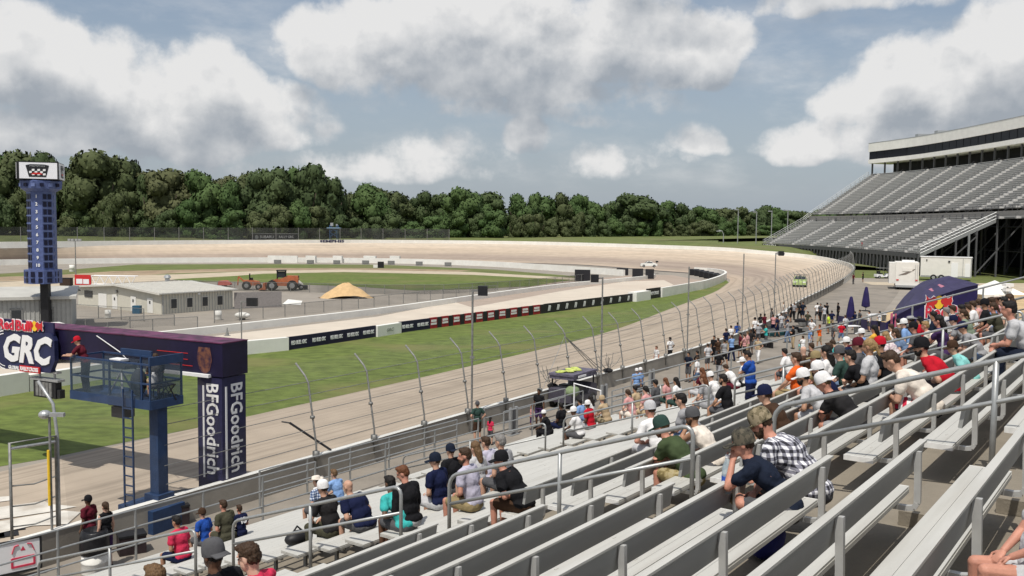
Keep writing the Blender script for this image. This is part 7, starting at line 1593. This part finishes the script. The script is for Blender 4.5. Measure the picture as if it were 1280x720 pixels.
# on the camera lift
P = lw(3.15, .25, 3.87); person('man in dark red shirt and red cap leaning on the platform rail', P, lrz + .5, 'maroon', 'dblack', ('cap', 'red'), sk='l', hair=('crop', 'br'), lod=1, stand=True, pose='reach', lean=22, hpitch=20, legs='long')
P = lw(.45, .62, 4.28); person('man in grey tee and tan shorts sitting on the platform', P, lrz - .5, 'dgrey', 'tan', None, sk='l', hair=('short', 'br'), lod=1, pose='phone', lean=8, hpitch=8)
o = thing('camera_stool', 'small black stool under the sitting cameraman', 'stool', lw(.45, .62, 3.87)); put('seat', MB().box((0, 0, .37), (.36, .36, .05)), m_black, o)
for a in (-.15, .15):
    for b in (-.15, .15): put('leg', MB().bar((a, b, 0), (a, b, .35), .03), m_black, o)
# legs reaching into the lower right corner
kp_ = at(1222, 708, 7.60); rz_ = SRZ + math.pi / 2 + .55
person('person at the lower right corner, only the bare legs and a hand in view', kp_ - Matrix.Rotation(rz_, 3, 'Z') @ Vector((.44, .0, .13)) * .62, rz_, 'lgrey', 'lgrey', None, sk='r', hair=('short', 'br'), lod=0, scale=.62, pose='lap', lean=-14, legp='close', hpitch=0, legs='mini')

# things people hold or wear
hand = f_boy['hand'][1][1]; M4 = o_boy.matrix_basis
wpos = Matrix.Translation(o_boy.location) @ Matrix.Rotation(o_boy.rotation_euler.z, 4, 'Z') @ Matrix.Scale(o_boy.scale.x, 4)
hp_ = wpos @ (hand + Vector((.05, -.01, 0)))
o = thing('water_bottle', 'clear plastic bottle with blue label held by the boy in navy', 'bottle', hp_ - Vector((0, 0, .30))); o.scale = (1.25,) * 3
mb_ = M('bottle_plastic', (.45, .55, .60), .15, .05, alpha=.55); put('bottle', MB().lathe([(.03, 0), (.038, .01), (.038, .17), (.034, .2), (.016, .245), (.014, .26)], 14), mb_, o, smooth=True); put('label', MB().lathe([(.0392, .05), (.0392, .13)], 14), M('label_blue', (.02, .06, .28), .4, .3, 20), o, smooth=True); put('cap', MB().lathe([(.017, .26), (.017, .28)], 10), m_wtxt, o)
o = thing('backpack', 'dark blue backpack on the footboard below the boy', 'bag', SP(tb - .25, wb(kb) + .36, zseat(kb) - .43), SRZ); put('body', MB().ell((0, 0, .2), (.24, .15, .2)), M('bag_blue', (.015, .02, .16), .7, .3), o, smooth=True); put('pocket', MB().ell((0, .1, .14), (.16, .1, .12)), M('bag_blue2', (.02, .03, .22), .7, .3), o, smooth=True); put('strap', MB().tube([(-.1, 0, .36), (0, -.05, .46), (.1, 0, .36)], .02, 6), m_black, o)
nb = f13['nb']; ch, TRm = f13['chest']; M4 = TRm.to_4x4() @ Matrix.Rotation(-math.pi / 2, 4, 'Z'); M4.translation = ch + TRm @ Vector((-.152, 0, .0)); put_text('number_print', '13', .24, m_wtxt, o13, M4, depth=.02, bold=.012)
o = thing('black_bag', 'black bag on the seat left of the man in olive trousers', 'bag', SP(19.0, 0, 0), SRZ)
for nm_, k_, t_ in [(n_, k_, t_) for n_, k_, t_, *_ in DBG if n_.startswith('man in black tee, white cap')]: o.location = SP(t_ - .15, wb(k_) + .95, zseat(k_ + 1) + .01)
put('body', MB().ell((0, 0, .13), (.26, .16, .13)), m_black, o, smooth=True); put('strap', MB().tube([(-.15, 0, .2), (0, 0, .34), (.15, 0, .2)], .018, 6), m_black, o)

# ---- walkway and concourse furniture
p = at(119, 716, 0); o = thing('waste_drum', 'white waste drum with a black bag folded over its top by the walkway', 'drum', p); put('drum', MB().lathe([(.33, 0), (.34, .05), (.33, .3), (.345, .32), (.33, .34), (.335, .62)], 20), m_white, o, smooth=True)
put('bin_bag', MB().lathe([(.36, .55), (.375, .7), (.36, .95), (.33, 1.12), (.26, 1.17), (.24, 1.0)], 16), M('bag_black', (.014, .014, .016), .35, .3, 8, .6, 9), o, smooth=True)
p = at(147, 690, 0); o = thing('cooler', 'dark blue cooler with white lid corner by the lift base', 'cooler', p + Vector((0, 1.6, 0)), .5); put('body', MB().box((0, 0, .22), (.7, .42, .44)), M('cooler_blue', (.02, .03, .22), .4, .1), o); put('lid', MB().box((0, 0, .47), (.72, .44, .07)), m_wtxt, o); put('handle', MB().tube([(-.36, 0, .3), (-.42, 0, .4), (-.36, 0, .45)], .015, 5), m_wtxt, o)
a = at(-40, 705, .15); b = at(-6, 698, .15); d_ = b - a; i_ = min(range(NW), key=lambda k: (WP[k].xy - b.xy).length); n_ = wnrm(i_); o = thing('warning_sign', 'white sign with red marks in a black frame leaning on the safety wall', 'sign', WP[i_] - n_ * .28 - wdir(i_).to_3d() * 1.75, math.atan2(d_.y, d_.x)); o.location.z = .18
put('panel', MB().box((0, 0, .42), (1.5, .05, .8)), m_wtxt, o); q = MB(); q.box((0, -.01, .02), (1.56, .07, .05)).box((0, -.01, .84), (1.56, .07, .05)).box((.76, -.01, .43), (.05, .07, .8)).box((-.76, -.01, .43), (.05, .07, .8)); put('frame', q, m_black, o)
q = MB(); m_sr = M('sign_red', (.62, .05, .10), .5)
for x in (.08, .60): q.bar((x, -.03, .52), (x + (.06 if x < .3 else -.06), -.03, .70), .05, .02).bar((x + (.06 if x < .3 else -.06), -.03, .70), (x + (.16 if x < .3 else -.16), -.03, .72), .05, .02)
q.add([(.28, -.03, .56), (.40, -.03, .56), (.34, -.03, .68)], [(0, 1, 2)]); q.box((.34, -.03, .38), (.52, .02, .05)).box((.34, -.03, .16), (.52, .02, .05)).box((.08, -.03, .27), (.05, .02, .25)).box((.6, -.03, .27), (.05, .02, .25)); put('print', q, m_sr, o)
# gate in the catch fence at the lower left
g0, g1 = at(15, 668, .9), at(72, 655, .9); o = thing('fence_gate', 'steel pipe gate frame standing in the gap of the catch fence at the lower left', 'gate', g0); d_ = g1 - g0
put('frame', MB().tube([(0, 0, -.5), (0, 0, 2.45), d_ + Vector((0, 0, 2.45)), d_ + Vector((0, 0, -.5))], .042, 8), m_galvd, o, smooth=True); put('top_rail', MB().tube([(0, 0, 2.3), d_ + Vector((0, 0, 2.3))], .04, 8), m_galv, o)
for z in (.2, .75, 1.3): put('cable', MB().tube([(0, 0, z), d_ * .5 + Vector((0, 0, z - .06)), d_ + Vector((0, 0, z + .04))], .02, 6), m_galvd, o)
put('post', MB().tube([d_ + Vector((.05, 0, -.5)), d_ + Vector((.0, .1, 2.4)), d_ + Vector((-.15, .2, 3.3)), d_ + Vector((-.6, .3, 3.9))], .045, 8), m_galv, o, smooth=True)
p = at(66, 704, 0); o = thing('boom_pole', 'camera boom pole with a yellow strap standing before the fence gate', 'pole', p); H_ = 4.05
put('pole', MB().tube([(0, 0, 0), (0, 0, H_)], .035, 8), m_galvd, o); put('strap', MB().tube([(-.02, -.06, 1.6), (-.02, -.06, 3.1)], .035, 6), m_yel, o); put('camera_head', MB().box((.15, 0, H_), (.5, .12, .1)).ell((-.12, 0, H_), (.16, .16, .12)), m_galv, o)
p = at(187, 655, 0)
for (x, y, lab, sz) in ((205, 640, 'dark equipment case at the foot of the arch column', (1.1, .6, .55)), (235, 625, 'dark brown equipment case between lift and arch', (1.3, .7, .6)), (160, 672, 'dark case beside the lift ladder', (.7, .5, .5))):
    pt = at(x, y, 0) - WN * 0; o = thing('equipment_case', lab, 'case', pt + Vector((.6, -1.2, 0)), .56); put('body', MB().box((0, 0, sz[2] / 2), sz), M('case_dark', (.03, .02, .022), .6, .3), o); put('lid', MB().box((0, 0, sz[2] + .03), (sz[0] + .03, sz[1] + .03, .06)), m_black, o); put('handle', MB().box((0, -sz[1] / 2 - .02, sz[2] * .7), (.2, .03, .04)), m_galv, o)
# fence cart with lime jackets
p = at(716, 506, 0); o = thing('utility_cart', 'dark grey utility cart with lime jackets thrown over its roof, parked by the safety wall', 'cart', p, math.atan2(WD.y, WD.x))
put('body', MB().prism([(-1.4, .35), (-1.4, 1.0), (-.6, 1.05), (-.4, .6), (.5, .6), (.8, 1.15), (1.4, 1.0), (1.45, .35)], -.65, .65).xf(Matrix.Rotation(math.pi / 2, 4, 'X')), M('cart_grey', (.07, .065, .085), .5, .15), o); put('roof', MB().box((0, 0, 1.72), (2.6, 1.45, .1)).box((0, 0, 1.58), (2.5, 1.4, .18)), M('cart_purple', (.12, .11, .15), .6, .3), o); q = MB()
for a in (-1.1, 1.1):
    for b in (-.6, .6): q.bar((a, b, .8), (a, b, 1.7), .06)
put('roof_post', q, m_black, o); jk = MB(); rr = random.Random(2)
for k in range(9): jk.ell((-1.0 + .2 * k + rr.uniform(-.05, .05), rr.uniform(-.3, .3), 1.80 + rr.uniform(0, .05)), (.2, .26, .06), None, 8, 5)
put('jacket_pile', jk, M('jacket_lime', (.46, .52, .14), .9, .25, 6), o, smooth=True); put('light_bar', MB().box((-.4, -.74, 1.62), (.8, .04, .1)), m_wtxt, o); put('seat', MB().box((-.2, 0, .95), (.5, 1.2, .25)), m_black, o); put('gear', MB().ell((-1.0, -.5, .9), (.5, .35, .3), None, 9, 6), M('gear_green', (.20, .26, .14), .9), o, smooth=True)
for a in (-.95, .95):
    for b in (-.6, .6): wheel(o, (a, b, .3), .3, .2)
# spare fence wire and brace
i = K0 + 6; o = thing('brace_cable', 'set of steel brace cables slanting from a fence post to the fence cart', 'cable', WP[i] - wnrm(i) * .2); b0 = post_pt(i, .4, 2.5) - o.location
for e in (3.4, 3.9, 4.3): put('cable', MB().tube([b0, Vector((WD.x * e, WD.y * e, -.1))], .02, 6), m_galvd, o)
put('cable', MB().tube([b0, Vector((-WD.x * 3.2, -WD.y * 3.2, -.1))], .012, 5), m_galv, o)
for ii, lab in ((K0 + 5, 'tangle of spare wire on the wall left of the tall man in black'), (K0 + 7, 'bundle of wire and tools on the wall beside the fence cart')):
    o = thing('wire_bundle', lab, 'wire', WP[ii] - wnrm(ii) * .05 + (WP[ii + 1] - WP[ii]) * .45); rr = random.Random(ii); put('coil', MB().ell((0, 0, .12), (.3, .18, .14), None, 9, 6), m_dark, o)
    for k in range(9): a_ = rr.uniform(-1.2, 1.2); put('strand', MB().tube([(rr.uniform(-.2, .2), 0, .1), (math.sin(a_) * .5, rr.uniform(-.2, .2), .5), (math.sin(a_) * rr.uniform(.6, 1.1), rr.uniform(-.3, .3), rr.uniform(.6, 1.3))], .014, 5), m_galvd, o)
i = K0 + 0; o = thing('loose_brace', 'black loose brace bar lying from the wall out over the track', 'bar', WP[i] + WD * .9 + Vector((0, 0, .03))); put('bar', MB().tube([(0, 0, 0), (-1.45, -.25, 1.05)], .045, 6), m_black, o); put('end_hook', MB().tube([(-1.45, -.25, 1.05), (-1.75, -.2, 1.08)], .03, 5), m_black, o)
for (x, y, lab) in ((638, 545, 'double steel gate post of the walkway gate by the child in red'), (752, 512, 'double steel gate post beside the fence cart'), (812, 490, 'double steel gate post beside the ramp pair')):
    pt = at(x, y, 0); o = thing('gate_post', lab, 'gate post', pt, SRZ); put('post', MB().box((0, 0, .62), (.12, .12, 1.25)), m_galv, o); put('post', MB().box((.42, 0, .62), (.12, .12, 1.25)), m_galv, o); put('panel', MB().box((.21, 0, .62), (.3, .05, 1.1)), m_fss, o); put('foot', MB().box((.21, 0, .02), (.65, .25, .04)), m_galv, o)
a = at(717, 540, 0); b = at(750, 548, 0); o = thing('crowd_gate', 'white pipe crowd gate standing open before the fence cart', 'gate', a); d_ = b - a; put('frame', MB().tube([(0, 0, 0), (0, 0, 2.2), d_ + Vector((0, 0, 2.1)), d_ + Vector((0, 0, 0))], .04, 8), m_wtxt, o); put('rail', MB().tube([(0, 0, .9), d_ + Vector((0, 0, .9))], .03, 6), m_galv, o); mm_ = MB().quad((0, 0, .05), d_ + Vector((0, 0, .05)), d_ + Vector((0, 0, 2.1)), (0, 0, 2.1)); put('wire_mesh', mm_, m_link, o)
# crowd clutter: folding tables, low stage, bins, pipes
for (x, y, rz, lab) in ((968, 421, .6, 'long low black trailer rack lying on the concourse'), (940, 436, .5, 'dark pipe rack behind the person in white trousers')):
    o = thing('pipe_rack', lab, 'rack', at(x, y), rz)
    for k in range(4): put('pipe', MB().tube([(-2.2, -.4 + .25 * k, .5 + .08 * (k % 2)), (2.2, -.4 + .25 * k, .5 + .08 * (k % 2))], .06, 6), m_galvd if k % 2 else m_galv, o)
    for xx in (-1.6, 1.6): put('stand', MB().box((xx, 0, .22), (.1, 1.1, .44)), m_black, o); wheel(o, (xx, .6, .25), .25, .12)
o = thing('low_stage', 'low stage platform with teal side near the straight fence', 'stage', at(966, 418), .6); put('deck', MB().box((0, 0, .55), (3.2, 2.0, .1)), m_dark, o); put('side', MB().box((0, -1.0, .28), (3.2, .05, .5)), M('stage_teal', (.05, .16, .18), .7), o)
for a_ in (-1.5, 1.5):
    for b_ in (-.9, .9): put('leg', MB().box((a_, b_, .25), (.08, .08, .5)), m_galv, o)
for (x, y, lab) in ((999, 418, 'black equipment pile left of the person in pale blue'), (1045, 414, 'black equipment pile under the standing parasol'), (1006, 408, 'black equipment pile behind the white tee by the orange vest')):
    o = thing('equipment_pile', lab, 'equipment', at(x, y)); rr = random.Random(x)
    for k in range(7): put('case', MB().box((rr.uniform(-.9, .9), rr.uniform(-.5, .5), .25 + rr.uniform(0, .3)), (rr.uniform(.3, .8), rr.uniform(.3, .6), rr.uniform(.3, .6)), rr.uniform(0, 3)), m_black if k % 3 else m_galvd, o)
for (x, y, lab) in ((1096, 402, 'folding table before the purple tent, left'), (1060, 418, 'folding table under the standing parasol')):
    o = thing('folding_table', lab, 'table', at(x, y), .3); put('top', MB().box((0, 0, .74), (2.0, .8, .05)), m_wtxt, o)
    for a_ in (-.85, .85): put('leg', MB().box((a_, 0, .36), (.06, .6, .72)), m_galv, o)

# ---- bench labels: by who sits on them, else shared
occ = {}
for s, k, d in OCC: occ.setdefault((s, k), []).append(d)
for (s, k), o in BENCH.items():
    kind = 'with backrest' if k <= 8 else 'without backrest'; sec = ['nearest', 'middle', 'far'][s]
    ORD = ['lowest', 'second', 'third', 'fourth', 'fifth', 'sixth', 'seventh', 'eighth', 'ninth', 'tenth', 'eleventh', 'twelfth', 'thirteenth', 'fourteenth', 'fifteenth', 'sixteenth', 'seventeenth', 'eighteenth']
    row = (8 - k) if k <= 8 else (KF - k); row = ORD[row] + ' row' if row == 0 else ORD[row] + ' row up'
    o['group'] = '%s benches %s' % (sec, kind)
    if (s, k) in occ: o['label'] = 'aluminium bench %s under %s' % (kind, occ[(s, k)][0])
    elif k <= 8: o['label'] = 'aluminium bench with backrest, %s of the backed rows in the %s section' % (row, sec)
    else: o['label'] = 'flat aluminium bench without backrest, %s from the walkway in the %s section' % (row, sec)


for ob_ in [x for x in bpy.data.objects if x.users == 0]: bpy.data.objects.remove(ob_)
bpy.data.scenes.remove(WORK)
